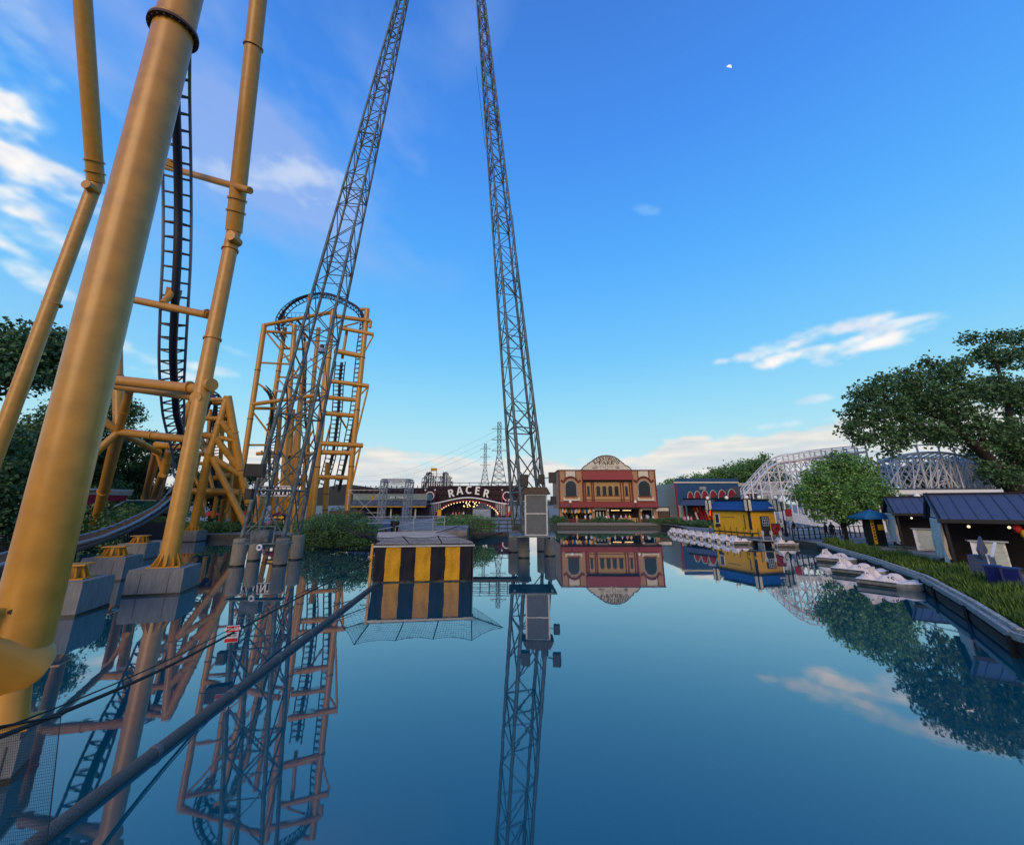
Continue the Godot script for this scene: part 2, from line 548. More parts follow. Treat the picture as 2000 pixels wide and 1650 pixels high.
func make_ground() -> void:
	# the lagoon is a hole in the land; its banks step down into the water
	var w := Shape.new()
	w.quad(Vector3(-110, 0, 30), Vector3(90, 0, 30), Vector3(90, 0, -110), Vector3(-110, 0, -110))
	struct("water", w.mesh(), M["water"])
	var lake := PackedVector2Array([Vector2(13.5, 14), Vector2(13.9, -8), Vector2(15.5, -14.6), Vector2(18.3, -18.6), Vector2(22.3, -24.8), Vector2(26.2, -33.2), Vector2(27.9, -37.6), Vector2(31.2, -45.6), Vector2(31.4, -49.4), Vector2(29.4, -51.8), Vector2(28.2, -55), Vector2(27.2, -60), Vector2(27.4, -68), Vector2(29, -74), Vector2(30.6, -82.7), Vector2(29.5, -87.5), Vector2(9.7, -88), Vector2(0.5, -86), Vector2(0, -66), Vector2(-2.9, -61), Vector2(-5, -58), Vector2(-5.2, -50), Vector2(-4.0, -42), Vector2(-9.5, -42), Vector2(-14, -50), Vector2(-24, -53), Vector2(-33, -60), Vector2(-42, -58), Vector2(-56, -50), Vector2(-80, -34), Vector2(-80, 14)])
	var far := 3000.0
	var g := Shape.new()
	var idx := PackedInt32Array()
	var ring := PackedVector2Array([Vector2(-far, 14), Vector2(-far, -far), Vector2(far, -far), Vector2(far, 14)])
	for p in lake:
		ring.append(p)
	idx = Geometry2D.triangulate_polygon(ring)
	for i in range(0, idx.size(), 3):
		var a := ring[idx[i]]
		var b := ring[idx[i + 1]]
		var c := ring[idx[i + 2]]
		if (b - a).cross(c - a) > 0:
			var s := b
			b = c
			c = s
		g.tri(Vector3(a.x, 0.7, a.y), Vector3(b.x, 0.7, b.y), Vector3(c.x, 0.7, c.y))
	g.quad(Vector3(-far, 0.7, far), Vector3(far, 0.7, far), Vector3(far, 0.7, 14), Vector3(-far, 0.7, 14))
	struct("ground", g.mesh(), M["paving"])
	var k := Shape.new()
	for i in lake.size():
		var a := lake[i]
		var b := lake[(i + 1) % lake.size()]
		k.quad(Vector3(a.x, -1.5, a.y), Vector3(b.x, -1.5, b.y), Vector3(b.x, 0.7, b.y), Vector3(a.x, 0.7, a.y))
	struct("bank_wall", k.mesh(), M["wet_concrete"])


func lerp_leg(bot: Array, top: Array, k: int, h: float) -> Vector3:
	return bot[k].lerp(top[k], (h - bot[k].y) / (top[k].y - bot[k].y))


func swing_tower(label: String, bot: Array, top_mid: Vector3, top_half: float, seedn: int) -> Node3D:
	# a four-legged lattice mast on round piers; bot: front left, front right, back right, back left
	var mid: Vector3 = (bot[0] + bot[1] + bot[2] + bot[3]) * 0.25
	var t := thing("lattice_tower", label, "tower", Vector3(mid.x, 0, mid.z), "twin swing ride towers")
	var m: Material = M["tower_steel"]
	var top := []
	for k in 4:
		var d: Vector3 = (bot[k] - mid)
		top.append(top_mid + d.normalized() * top_half)
	for k in 4:
		var s := Shape.new()
		var a: Vector3 = bot[k] - t.position
		s.lathe(Vector3(a.x, 0, a.z), [[0.0, -1.0], [0.51, -1.0], [0.51, a.y - 0.06], [0.47, a.y], [0.0, a.y]], 20)
		var pr := put(t, "concrete_pier", s.mesh(), M["pier_concrete"])
		var al := Shape.new()
		al.lathe(Vector3(a.x, 0, a.z), [[0.516, -0.1], [0.518, 0.09], [0.51, 0.1]], 20)
		put(pr, "waterline_growth", al.mesh(), M["algae"])
		blk(t, "base_plate", a + Vector3(0, 0.03, 0), Vector3(0.6, 0.06, 0.6), m, 0.3)
		# heavy lower leg, lighter above
		for q in [[0.0, 12.0, 0.17], [12.0, 30.0, 0.14], [30.0, 72.0, 0.11]]:
			var h0: float = maxf(bot[k].y, q[0])
			rod(t, "leg", lerp_leg(bot, top, k, h0), lerp_leg(bot, top, k, q[1]), q[2], m, 8)
	# lacing: panels whose height follows the width of the mast
	var h := 2.1
	var n := 0
	var rest := Shape.new()
	var flip := 0
	while h < 71.0:
		var wd := (lerp_leg(bot, top, 0, h) - lerp_leg(bot, top, 1, h)).length()
		var step := maxf(wd * 0.98, 1.05) if h > 9.0 else 3.5
		var heavy := int(h / 7.0) != int((h + step) / 7.0)
		for k in 4:
			var q := (k + 1) % 4
			var a := lerp_leg(bot, top, k, h)
			var b := lerp_leg(bot, top, q, h)
			var a2 := lerp_leg(bot, top, k, minf(h + step, 71.9))
			var b2 := lerp_leg(bot, top, q, minf(h + step, 71.9))
			var am := lerp_leg(bot, top, k, minf(h + step * 0.5, 71.9))
			var set := [[a, b2] if (flip + k) % 2 == 0 else [b, a2]]
			if h < 9.0 or heavy:
				set.append([b, a2] if (flip + k) % 2 == 0 else [a, b2])
			if heavy or h > 14.0 and flip % 2 == 0:
				set.append([a, b])
			for e in set:
				var r := 0.055 if h < 14.0 else 0.042
				if heavy:
					r *= 1.25
				if n < 290:
					rod(t, "brace", e[0], e[1], r, m, 5)
				else:
					rest.tube(e[0] - t.position, e[1] - t.position, r, r, 5)
				n += 1
			if heavy and k == 0:
				var c1 := lerp_leg(bot, top, 2, h)
				rod(t, "plan_brace", a, c1, 0.045, m, 5)
		h += step
		flip += 1
	var o := put(t, "upper_lacing", rest.mesh(), m)
	o.set_meta("kind", "stuff")
	return t


func box_speaker(at: Vector3, s: Vector3, turn: float, label: String) -> void:
	var t := thing("speaker", label, "speaker", at, "black speaker boxes on the towers", turn)
	blk(t, "cabinet", Vector3.ZERO, s, M["black"])
	blk(t, "grille", Vector3(0, 0, s.z * 0.5 + 0.012), Vector3(s.x * 0.88, s.y * 0.9, 0.02), M["dark_steel"])
	bar(t, "mounting_arm", Vector3(-s.x * 0.5, 0, 0), Vector3(-s.x * 0.5 - 0.5, 0.0, -0.35), 0.06, 0.06, M["dark_steel"])


func make_towers() -> void:
	# right tower
	var rb := [Vector3(1.05, 1.95, -39.72), Vector3(3.46, 1.95, -41.11), Vector3(3.02, 1.95, -45.07), Vector3(0.15, 1.95, -44.21)]
	var rt := swing_tower("grey lattice tower with a plant cabinet between its legs near the brick facade", rb, Vector3(-4.36, 70.32, -37.5), 0.55, 3)
	var cab := thing("equipment_cabinet", "grey panelled cabinet under a brown roof inside the tower legs", "cabinet", Vector3(1.96, 2.1, -36.2))
	blk(cab, "body", Vector3(0, 1.6, 0), Vector3(1.75, 3.1, 1.3), M["panel_grey"])
	for q in [-0.87, 0.87]:
		blk(cab, "corner_post", Vector3(q, 1.6, 0.66), Vector3(0.12, 3.2, 0.06), M["galvanised"])
	for q in [0.05, 1.68, 3.15]:
		blk(cab, "rail", Vector3(0, q, 0.66), Vector3(1.62, 0.09, 0.05), M["galvanised"])
	var rf := Shape.new()
	rf.prism(PackedVector2Array([Vector2(-1.2, 3.2), Vector2(1.2, 3.2), Vector2(0.9, 3.75), Vector2(-0.9, 3.75)]), -0.9, 0.9)
	put(cab, "roof", rf.mesh(), M["timber"])
	var pl := thing("service_platform", "grey steel deck carried on the round piers of the cabinet tower", "platform", Vector3(1.7, 2, -37))
	blk(pl, "deck", Vector3(-0.1, 0.05, 0), Vector3(3.7, 0.1, 3.8), M["tower_steel"])
	for q in [-1.5, 1.4]:
		blk(pl, "joist", Vector3(q, -0.12, 0), Vector3(0.14, 0.2, 3.6), M["tower_steel"])
	# walkway from the platform to the bank
	var wk := thing("footbridge", "narrow dark steel footbridge with railings from the bank to the cabinet tower", "footbridge", Vector3(-0.7, 2, -40.5))
	for k in 12:
		blk(wk, "deck_board", Vector3(-2.6 + k * 0.42, 0.0, 0), Vector3(0.4, 0.07, 1.2), M["timber"])
	for s in [-0.58, 0.58]:
		bar(wk, "stringer", Vector3(-2.9, -0.14, s), Vector3(2.4, -0.14, s), 0.1, 0.2, M["dark_steel"])
		for k in 7:
			bar(wk, "baluster", Vector3(-2.9 + k * 0.8, 0, s), Vector3(-2.9 + k * 0.8, 1.1, s), 0.05, 0.05, M["dark_steel"])
		for q in [0.4, 0.75, 1.1]:
			bar(wk, "hand_rail", Vector3(-2.9, q, s), Vector3(2.4, q, s), 0.045, 0.045, M["dark_steel"])
		bar(wk, "strut", Vector3(1.0, -0.2, s), Vector3(2.3, -1.5, s), 0.1, 0.1, M["timber"])
	# left tower
	var lb := [Vector3(-20.94, 1.95, -34.48), Vector3(-17.96, 1.95, -34.99), Vector3(-18.43, 1.95, -38.42), Vector3(-21.61, 1.95, -37.8)]
	var lt := swing_tower("grey lattice tower on round piers beside the yellow coaster frames", lb, Vector3(-12.03, 64.17, -34), 0.55, 5)
	var lp := thing("service_deck", "low steel deck and rail across the piers of the tower by the coaster", "platform", Vector3(-17.82, 1.72, -32))
	blk(lp, "deck", Vector3(0, 0.1, 0), Vector3(3.9, 0.08, 0.8), M["tower_steel"])
	bar(lp, "rail_post", Vector3(0.7, 0.1, 0), Vector3(0.7, 1.3, 0), 0.1, 0.1, M["tower_steel"])
	bar(lp, "rail", Vector3(-1.6, 1.25, 0), Vector3(0.7, 1.25, 0), 0.06, 0.06, M["tower_steel"])
	blk(lp, "tank", Vector3(-0.3, 0.6, -0.2), Vector3(1.3, 0.8, 0.6), M["grey_roof"])
	var wheel := Shape.new()
	var ring := PackedVector3Array()
	for k in 17:
		ring.append(Vector3(cos(TAU * k / 16) * 0.16, sin(TAU * k / 16) * 0.16, 0))
	wheel.sweep(ring, 0.07, 8)
	tag(put(self, "life_ring", wheel.mesh(), M["white_paint"], Transform3D(Basis(), Vector3(-17.65, 1.6, -31.3))), "small white ring hung under the deck of the coaster side tower", "life ring")
	# speakers
	box_speaker(Vector3(-18.34, 6.82, -30.5), Vector3(1.25, 0.9, 0.7), 0.3, "wide black speaker box on the coaster side tower")
	box_speaker(Vector3(-19.11, 5.22, -31.5), Vector3(0.5, 0.75, 0.5), 0.2, "small black speaker box below the wide one on the coaster side tower")
	box_speaker(Vector3(1.01, 6.4, -35.3), Vector3(0.62, 0.9, 0.6), -0.1, "black speaker box hung inside the legs of the cabinet tower")
	box_speaker(Vector3(3.37, 6.64, -35.8), Vector3(0.58, 0.86, 0.6), -0.2, "black speaker box held out beside the brick facade, upper of two")
	box_speaker(Vector3(3.49, 4.83, -36.6), Vector3(0.46, 0.66, 0.5), -0.2, "black speaker box held out beside the brick facade, lower of two")
	box_speaker(Vector3(2.61, 6.62, -37.8), Vector3(0.5, 0.8, 0.5), -0.2, "black speaker box on the rear legs of the cabinet tower")
	# pendant floodlight in the left tower
	var la := thing("floodlight", "round grey floodlight hanging inside the left lattice tower", "floodlight", Vector3(-15.94, 16.9, -33))
	var ls := Shape.new()
	ls.lathe(Vector3.ZERO, [[0.0, -0.22], [0.30, -0.2], [0.33, -0.1], [0.24, 0.15], [0.12, 0.24], [0.0, 0.26]], 16)
	put(la, "shade", ls.mesh(), M["galvanised"])
	blk(la, "ballast_box", Vector3(0, 0.38, 0), Vector3(0.26, 0.24, 0.26), M["dark_steel"])
	bar(la, "arm", Vector3(0, 0.46, 0), Vector3(0.9, 0.5, 0), 0.05, 0.05, M["dark_steel"])
	# cables down the right tower
	for q in [[Vector3(0.05, 34.09, -38), Vector3(2.72, 2.39, -38)], [Vector3(-5.1, 64.36, -45), Vector3(-3.14, 44.88, -40)]]:
		var cb := thing("cable", "thin steel cable running down inside the cabinet tower" if q[0].x > 0 else "thin hauling cable hanging free beside the cabinet tower", "cable", q[1])
		rod(cb, "strand", q[1], q[0], 0.025, M["dark_steel"], 5)


func pier_block(at: Vector3, s: Vector3, turn: float, label: String) -> Node3D:
	# a block of concrete standing in the water; at: the middle of its top
	var t := thing("footing", label, "footing", Vector3(at.x, 0, at.z), "square concrete footings under the coaster", turn)
	var m := Shape.new()
	var h := at.y
	m.box(Vector3(0, (h - 0.14) * 0.5 - 0.4, 0), Vector3(s.x, h - 0.14 + 0.8, s.z))
	var bk := put(t, "block", m.mesh(), M["concrete"])
	put(bk, "waterline_growth", unit_box, M["algae"], Transform3D(Basis().scaled(Vector3(s.x + 0.02, 0.2, s.z + 0.02)), Vector3(0, 0.0, 0)))
	var c := Shape.new()
	c.box(Vector3(0, h - 0.07, 0), Vector3(s.x - 0.06, 0.14, s.z - 0.06))
	put(t, "cap", c.mesh(), M["concrete"])
	# form-board joints on the faces
	for k in [-0.25, 0.25]:
		put(bk, "board_mark", unit_box, M["wet_concrete"], Transform3D(Basis().scaled(Vector3(0.02, h - 0.2, 0.012)), Vector3(s.x * k, (h - 0.2) * 0.5, s.z * 0.5 + 0.006)))
	return t


func foot(t: Node3D, at: Vector3, r: float) -> void:
	# ribbed base of a column: a plate and gusset fins
	var bp := blk(t, "base_plate", at - t.position + Vector3(0, 0.03, 0), Vector3(r * 3.4, 0.06, r * 3.4), M["yellow_steel"], 0.4)
	for k in 12:
		var an := TAU * k / 12.0
		var d := Vector3(cos(an), 0, sin(an))
		var s := Shape.new()
		var o := at - t.position
		var w := d.cross(Vector3.UP) * 0.015
		s.quad(o + d * r * 0.98 - w, o + d * r * 1.6 - w, o + d * r * 1.6 - w + Vector3(0, 0.1, 0), o + d * r * 0.98 - w + Vector3(0, r * 1.5, 0))
		s.quad(o + d * r * 1.6 + w, o + d * r * 0.98 + w, o + d * r * 0.98 + w + Vector3(0, r * 1.5, 0), o + d * r * 1.6 + w + Vector3(0, 0.1, 0))
		s.quad(o + d * r * 1.6 + w + Vector3(0, 0.1, 0), o + d * r * 0.98 + w + Vector3(0, r * 1.5, 0), o + d * r * 0.98 - w + Vector3(0, r * 1.5, 0), o + d * r * 1.6 - w + Vector3(0, 0.1, 0))
		put(bp, "gusset", s.mesh(), M["yellow_steel"])


func pipes(t: Node3D, rows: Array, r: float, called: String, sides := 14, rings := true) -> void:
	for q in rows:
		var rr: float = q[2] if q.size() > 2 else r
		var pp := rod(t, called, q[0], q[1], rr, M["yellow_steel"], sides)
		if rings and rr > 0.2:
			var d: Vector3 = (q[1] - q[0]).normalized()
			collar(t, q[0].lerp(q[1], 0.5), d, rr * 1.18, 0.12, M["yellow_steel"], pp)


func curve_points(keys: Array, per: int) -> PackedVector3Array:
	var c := Curve3D.new()
	for i in keys.size():
		var a: Vector3 = keys[maxi(i - 1, 0)]
		var b: Vector3 = keys[mini(i + 1, keys.size() - 1)]
		var tg := (b - a) / 6.0
		c.add_point(keys[i], -tg, tg)
	c.bake_interval = 0.2
	var out := PackedVector3Array()
	var k := (keys.size() - 1) * per
	for i in k + 1:
		out.append(c.sample_baked(c.get_baked_length() * i / k, true))
	return out


func track(called: String, label: String, keys: Array, ups: Array, gauge: float, per: int, tie_step: int, size := 1.0, group := "coaster track runs") -> Node3D:
	# spine tube, two rails and cross ties; ups point to the riders' side
	var pts := curve_points(keys, per)
	var t := thing(called, label, "coaster track", pts[0], group)
	var lo := PackedVector3Array()
	var ra := PackedVector3Array()
	var rb := PackedVector3Array()
	var n := pts.size()
	var frames := []
	for i in n:
		var d := (pts[mini(i + 1, n - 1)] - pts[maxi(i - 1, 0)]).normalized()
		var fi := float(i) / (n - 1) * (ups.size() - 1)
		var k := mini(int(fi), ups.size() - 2)
		var u: Vector3 = ups[k].lerp(ups[k + 1], fi - k)
		u = (u - d * u.dot(d)).normalized()
		var w := d.cross(u).normalized()
		var p := pts[i] - t.position
		lo.append(p - u * 0.55 * size)
		ra.append(p + w * gauge * 0.5)
		rb.append(p - w * gauge * 0.5)
		frames.append([p, u, w, d])
	var s := Shape.new()
	s.sweep(lo, 0.26 * size, 10, true)
	put(t, "spine", s.mesh(), M["navy_steel"])
	for r in [ra, rb]:
		var q := Shape.new()
		q.sweep(r, 0.10 * size, 8, true)
		put(t, "rail", q.mesh(), M["rail_steel"] if size > 0.99 and called == "coaster_track" else M["navy_steel"])
	for i in range(1, n - 1, tie_step):
		var f: Array = frames[i]
		var q := Shape.new()
		q.beam(ra[i], rb[i], 0.1 * size, 0.12 * size)
		q.beam(ra[i], lo[i], 0.09 * size, 0.1 * size)
		q.beam(rb[i], lo[i], 0.09 * size, 0.1 * size)
		put(t, "tie", q.mesh(), M["navy_steel"])
	return t


func make_coaster() -> void:
	var y: Material = M["yellow_steel"]
	# the great near column, in two lengths joined by bolted rings
	var ca: Vector3 = Vector3(-9.07, 1.99, -8.75)
	var cb: Vector3 = Vector3(-9.22, 16.86, -8.35)
	var t := thing("coaster_column", "thick tan yellow steel column rising from a bolted ball joint", "column", ca * Vector3(1, 0, 1))
	var top: Vector3 = ca + (cb - ca) * 1.9
	rod(t, "lower_pipe", ca, cb, 0.45, y, 48)
	rod(t, "upper_pipe", cb, top, 0.45, y, 48)
	var dd := (cb - ca).normalized()
	rod(t, "flange", cb - dd * 0.04, cb + dd * 0.04, 0.57, M["rust_ring"], 40)
	rod(t, "flange", cb + dd * 0.05, cb + dd * 0.12, 0.55, y, 40)
	for k in 20:
		var an := TAU * k / 20.0
		var o := cb + (dd.cross(Vector3.BACK).normalized() * cos(an) + dd.cross(dd.cross(Vector3.BACK)).normalized() * sin(an)) * 0.51
		rod(t, "bolt", o - dd * 0.09, o + dd * 0.16, 0.025, M["rust_ring"], 6)
	# joint: a fat drum lying across the foot of the column with a bolted end
	var ja: Vector3 = Vector3(-9.33, 2.47, -8.3)
	var jb: Vector3 = Vector3(-8.97, 1.9, -8.9)
	var js := Shape.new()
	var jm := ca - t.position + Vector3(0, -0.28, 0)
	var prof := PackedVector3Array()
	var jd := (jb - ja).normalized()
	var rr := []
	for k in 11:
		var f := k / 10.0
		prof.append(jm + jd * lerpf(-0.75, 0.50, f))
		rr.append(0.52 * sqrt(maxf(0.04, 1.0 - pow(absf(f - 0.5) * 2.0, 3.0))))
	js.sweep(prof, rr, 28, true)
	put(t, "joint_drum", js.mesh(), y)
	rod(t, "joint_flange", Vector3(-9.54, 2.25, -8.45), Vector3(-9.04, 2.23, -8.25), 0.5, y, 32)
	for k in 14:
		var an := TAU * k / 14.0
		var ax: Vector3 = (Vector3(-9.04, 2.23, -8.25) - Vector3(-9.54, 2.25, -8.45)).normalized()
		var u := ax.cross(Vector3.UP).normalized()
		var w := ax.cross(u)
		var o: Vector3 = Vector3(-9.04, 2.23, -8.25) + (u * cos(an) + w * sin(an)) * 0.44
		rod(t, "bolt", o, o + ax * 0.07, 0.045, M["rust_ring"], 6)
	var fb: Vector3 = Vector3(-8.83, 0.79, -8.7)
	rod(t, "stub", ca + Vector3(0, -0.2, 0), fb, 0.25, y, 32)
	blk(t, "base_plate", fb - t.position, Vector3(0.72, 0.06, 0.72), y, 0.5)
	pier_block(fb + Vector3(0, -0.03, 0), Vector3(0.62, 1, 0.62), 0.5, "small concrete footing under the thick near column")

	# the tall frame: two bent columns and their cross beams
	var bbase: Vector3 = Vector3(-18.83, 1.25, -24.75)
	var f := thing("coaster_support", "tall frame of two bent yellow columns with cross beams round the dark track", "coaster support", bbase * Vector3(1, 0, 1))
	var bk: Vector3 = Vector3(-19.71, 23.07, -25.6)
	pipes(f, [[bbase, bk, 0.44]], 0.44, "column", 24, false)
	for q in [0.62, 0.93]:
		var p: Vector3 = bbase.lerp(bk, q)
		collar(f, p, (bk - bbase).normalized(), 0.52, 0.12, y)
	foot(f, bbase, 0.44)
	var bt: Vector3 = Vector3(-17.22, 39, -20)
	pipes(f, [[bk, bt, 0.52]], 0.5, "upper_column", 24, false)
	for q in [0.08, 0.13, 0.74]:
		collar(f, bk.lerp(bt, q), (bt - bk).normalized(), 0.62, 0.10, y)
	var ck: Vector3 = Vector3(-32.31, 28.51, -27)
	var cbase: Vector3 = ck * Vector3(1, 0, 1) + Vector3(-0.6, 0.7, 0.3)
	pipes(f, [[cbase, ck, 0.44]], 0.44, "column", 24, false)
	collar(f, Vector3(-32.56, 18.12, -27), Vector3.UP, 0.54, 0.12, y)
	var ct: Vector3 = Vector3(-30.94, 40.72, -21)
	pipes(f, [[ck, ct, 0.54]], 0.5, "upper_column", 24, false)
	for q in [0.05, 0.11]:
		collar(f, ck.lerp(ct, q), (ct - ck).normalized(), 0.64, 0.10, y)
	# round stub ends of the cross beams
	var pairs := [[Vector3(-30.4, 31, -27), Vector3(-17.95, 25.17, -24), 0.24], [Vector3(-29.42, 19.07, -27.2), Vector3(-20.17, 16.59, -25.6), 0.25], [Vector3(-29.28, 12.81, -27), Vector3(-18.93, 11.35, -25.4), 0.33], [Vector3(-30.32, 13.22, -31), Vector3(-19.44, 10.97, -25.6), 0.30]]
	pipes(f, pairs, 0.25, "cross_beam", 18, false)
	for q in [[Vector3(-20.41, 11.6, -25.6), 0.42], [Vector3(-20.33, 16.7, -25.6), 0.33], [Vector3(-27.68, 12.77, -29.8), 0.40]]:
		collar(f, q[0], Vector3(1, 0, 0.1).normalized(), q[1], 0.14, y)
	for q in [Vector3(-19.27, 10.81, -25.1), Vector3(-19.34, 22.21, -25.2), Vector3(-32.1, 27.69, -26.6)]:
		rod(f, "beam_stub", q + Vector3(0, 0, -0.5), q + Vector3(0.05, -0.05, 0.42), 0.34, y, 24)
	rod(f, "beam_stub", Vector3(-19.17, 11.66, -25.2), Vector3(-18.58, 11.63, -25), 0.40, y, 24)
	# brackets that hold the track
	rod(f, "track_bracket", Vector3(-23.99, 17.79, -26.2), Vector3(-23.96, 19.06, -26.8), 0.22, y, 12)
	blk(f, "bracket_plate", Vector3(-24.07, 18.87, -26.9) - f.position, Vector3(0.9, 0.8, 0.12), y, 0.7)
	blk(f, "bracket_plate", Vector3(-23.1, 26.68, -23.2) - f.position, Vector3(0.8, 0.55, 0.12), y, 0.7)

	# low frame behind it
	var e0: Vector3 = Vector3(-44.73, 1.3, -47.43)
	var e1: Vector3 = Vector3(-31.66, 10.12, -33.5)
	var g := thing("coaster_support", "low braced yellow frame between the red fascia stand and the curving track", "coaster support", e0 * Vector3(1, 0, 1))
	pipes(g, [[e0, e1, 0.42], [e1, Vector3(-35.64, 19.82, -35), 0.36], [e1, Vector3(-29.29, 12.9, -31), 0.28]], 0.4, "column", 18)
	pipes(g, [[e1, Vector3(-25.62, 9.43, -33), 0.30], [e1, Vector3(-33.24, 11.76, -32), 0.27], [Vector3(-32.9, 6.67, -32), e1, 0.27], [e1, Vector3(-36.8, 9.68, -44), 0.27], [Vector3(-37.32, 10.53, -44), Vector3(-33.35, 10.03, -43), 0.32]], 0.3, "brace", 14)
	var e2: Vector3 = Vector3(-67.71, 1.2, -80.03)
	pipes(g, [[e2, Vector3(-37.04, 9.79, -44), 0.42], [Vector3(-73.21, 1.2, -89.62), Vector3(-37.28, 10.58, -46), 0.42], [Vector3(-74.77, 1.2, -89.62), Vector3(-36.7, 7.6, -45), 0.4], [Vector3(-36.7, 7.6, -45), Vector3(-35.78, 9.89, -44), 0.34], [Vector3(-37.04, 9.79, -44), Vector3(-36.51, 7.24, -45), 0.2]], 0.4, "column", 16)

	# track of the near drop and its valley
	track("coaster_track", "navy coaster track dropping past the tall frame and sweeping out over the water",
		[Vector3(-19.9, 31.23, -18), Vector3(-21.51, 30.04, -20.5), Vector3(-22.89, 27.49, -23.2), Vector3(-23.62, 24.82, -25), Vector3(-23.85, 21.48, -26.2), Vector3(-24.38, 18.18, -27.6), Vector3(-25.72, 15.12, -30), Vector3(-28.3, 12.92, -34), Vector3(-30.31, 10.93, -37.5), Vector3(-32.29, 9.28, -41), Vector3(-33.18, 7.18, -42.5), Vector3(-32.79, 5.3, -41.5), Vector3(-31.93, 4.15, -39), Vector3(-30.88, 3.11, -35.5), Vector3(-29.84, 2.45, -32), Vector3(-26.46, 2.24, -26), Vector3(-23.58, 2.09, -21), Vector3(-20.94, 1.92, -16)],
		[Vector3(-0.7, 0.3, -0.72), Vector3(-0.7, 0.3, -0.72), Vector3(-0.68, 0.1, -0.73), Vector3(-0.66, 0, -0.75), Vector3(-0.65, 0, -0.76), Vector3(-0.65, 0, -0.76), Vector3(-0.68, 0, -0.7), Vector3(-0.8, 0.2, -0.6), Vector3(-1, 0.3, 0), Vector3(-0.9, 0.5, 0.4), Vector3(-0.6, 0.8, 0.4), Vector3(-0.3, 1, 0.3), Vector3(-0.1, 1, 0.2), Vector3(0, 1, 0), Vector3(0, 1, 0), Vector3(0, 1, 0), Vector3(0, 1, 0), Vector3(0, 1, 0)], 1.55, 8, 2)
	# footings in the water, nearest first
	pier_block(bbase, Vector3(2.5, 1, 2.3), 0.28, "concrete footing under the tall bent column")
	pier_block(Vector3(-19.54, 1.35, -20.16), Vector3(2.3, 1, 2.2), 0.25, "concrete footing under the outer end of the curving track")
	pier_block(Vector3(-25.23, 1.35, -28.56), Vector3(2.3, 1, 2.0), 0.25, "concrete footing under the middle of the curving track")
	pier_block(Vector3(-32.3, 1.3, -38.75), Vector3(2.2, 1, 2.0), 0.2, "concrete footing under the rise of the curving track")
	pier_block(Vector3(-35.27, 1, -44.71), Vector3(2.0, 1, 2.0), 0.2, "concrete footing behind the tall bent column")
	var st := [[Vector3(-19.54, 1.35, -20.16), "stub saddle under the outer end of the curving track"], [Vector3(-25.23, 1.35, -28.56), "stub saddle under the middle of the curving track"], [Vector3(-32.3, 1.3, -38.75), "stub saddle under the rise of the curving track"]]
	for q in st:
		var b := thing("track_saddle", "short ribbed yellow " + q[1], "track support", q[0], "track saddles")
		rod(b, "stub", q[0], q[0] + Vector3(0, 0.55, 0), 0.42, y, 18)
		foot(b, q[0], 0.42)
		blk(b, "saddle_plate", Vector3(0, 0.58, 0), Vector3(1.2, 0.06, 1.0), y, 0.4)
	# A-frame hill behind
	var h0: Vector3 = Vector3(-40.72, 1.3, -56.55)
	var hk: Vector3 = Vector3(-39.43, 10.78, -55)
	var a := thing("coaster_support", "peaked yellow A shaped frame carrying a small track hump beside the lattice tower", "coaster support", h0 * Vector3(1, 0, 1))
	var pk: Vector3 = Vector3(-38.47, 18.54, -55)
	pipes(a, [[h0, hk, 0.5], [hk, pk, 0.42], [pk, Vector3(-36.28, 8.9, -57), 0.5], [Vector3(-36.28, 8.9, -57), Vector3(-35.13, 4.7, -58), 0.45], [Vector3(-35.13, 4.7, -58), Vector3(-41.41, 1, -69.97), 0.42], [Vector3(-46.18, 1.3, -70.12), Vector3(-41.04, 9.8, -62), 0.5], [Vector3(-42.18, 1.3, -66.91), Vector3(-38.35, 8.85, -60), 0.5], [Vector3(-44.72, 3.36, -60), Vector3(-44.58, 11.56, -60), 0.4], [Vector3(-44.58, 11.56, -60), hk, 0.35]], 0.5, "column", 14)
	pipes(a, [[Vector3(-38.72, 15.1, -55), Vector3(-37.14, 13, -56), 0.4], [Vector3(-38.96, 12.85, -55), Vector3(-36.44, 9.04, -57), 0.4], [Vector3(-38.95, 10.38, -55), Vector3(-36.16, 8.23, -57), 0.36], [Vector3(-38.95, 10.38, -55), Vector3(-34.37, 1.9, -57), 0.38], [Vector3(-41.79, 15.72, -56), Vector3(-37.89, 15.65, -56), 0.32], [Vector3(-42.24, 13.48, -56), Vector3(-39.35, 13.12, -55), 0.4], [Vector3(-39.35, 13.12, -55), Vector3(-37.14, 12.66, -56), 0.3], [Vector3(-43.62, 6.21, -58), Vector3(-37.94, 6.14, -60), 0.45], [Vector3(-43.01, 7.73, -60), Vector3(-40.81, 8.56, -62), 0.4], [Vector3(-42.56, 5.52, -60), Vector3(-39.72, 6.21, -60), 0.3], [Vector3(-41.83, 18.36, -56), Vector3(-38.67, 18.11, -55), 0.28], [Vector3(-43.22, 18.33, -58), Vector3(-40.14, 18.17, -57), 0.28], [Vector3(-43.43, 13.3, -58), Vector3(-39.32, 10.58, -55), 0.45], [Vector3(-46.29, 17.37, -58), Vector3(-44.87, 19.61, -58), 0.4], [Vector3(-46.23, 14.45, -58), Vector3(-45.57, 18.11, -58), 0.4], [Vector3(-39.93, 18.61, -57), Vector3(-39.58, 10.06, -60), 0.3]], 0.35, "brace", 12)
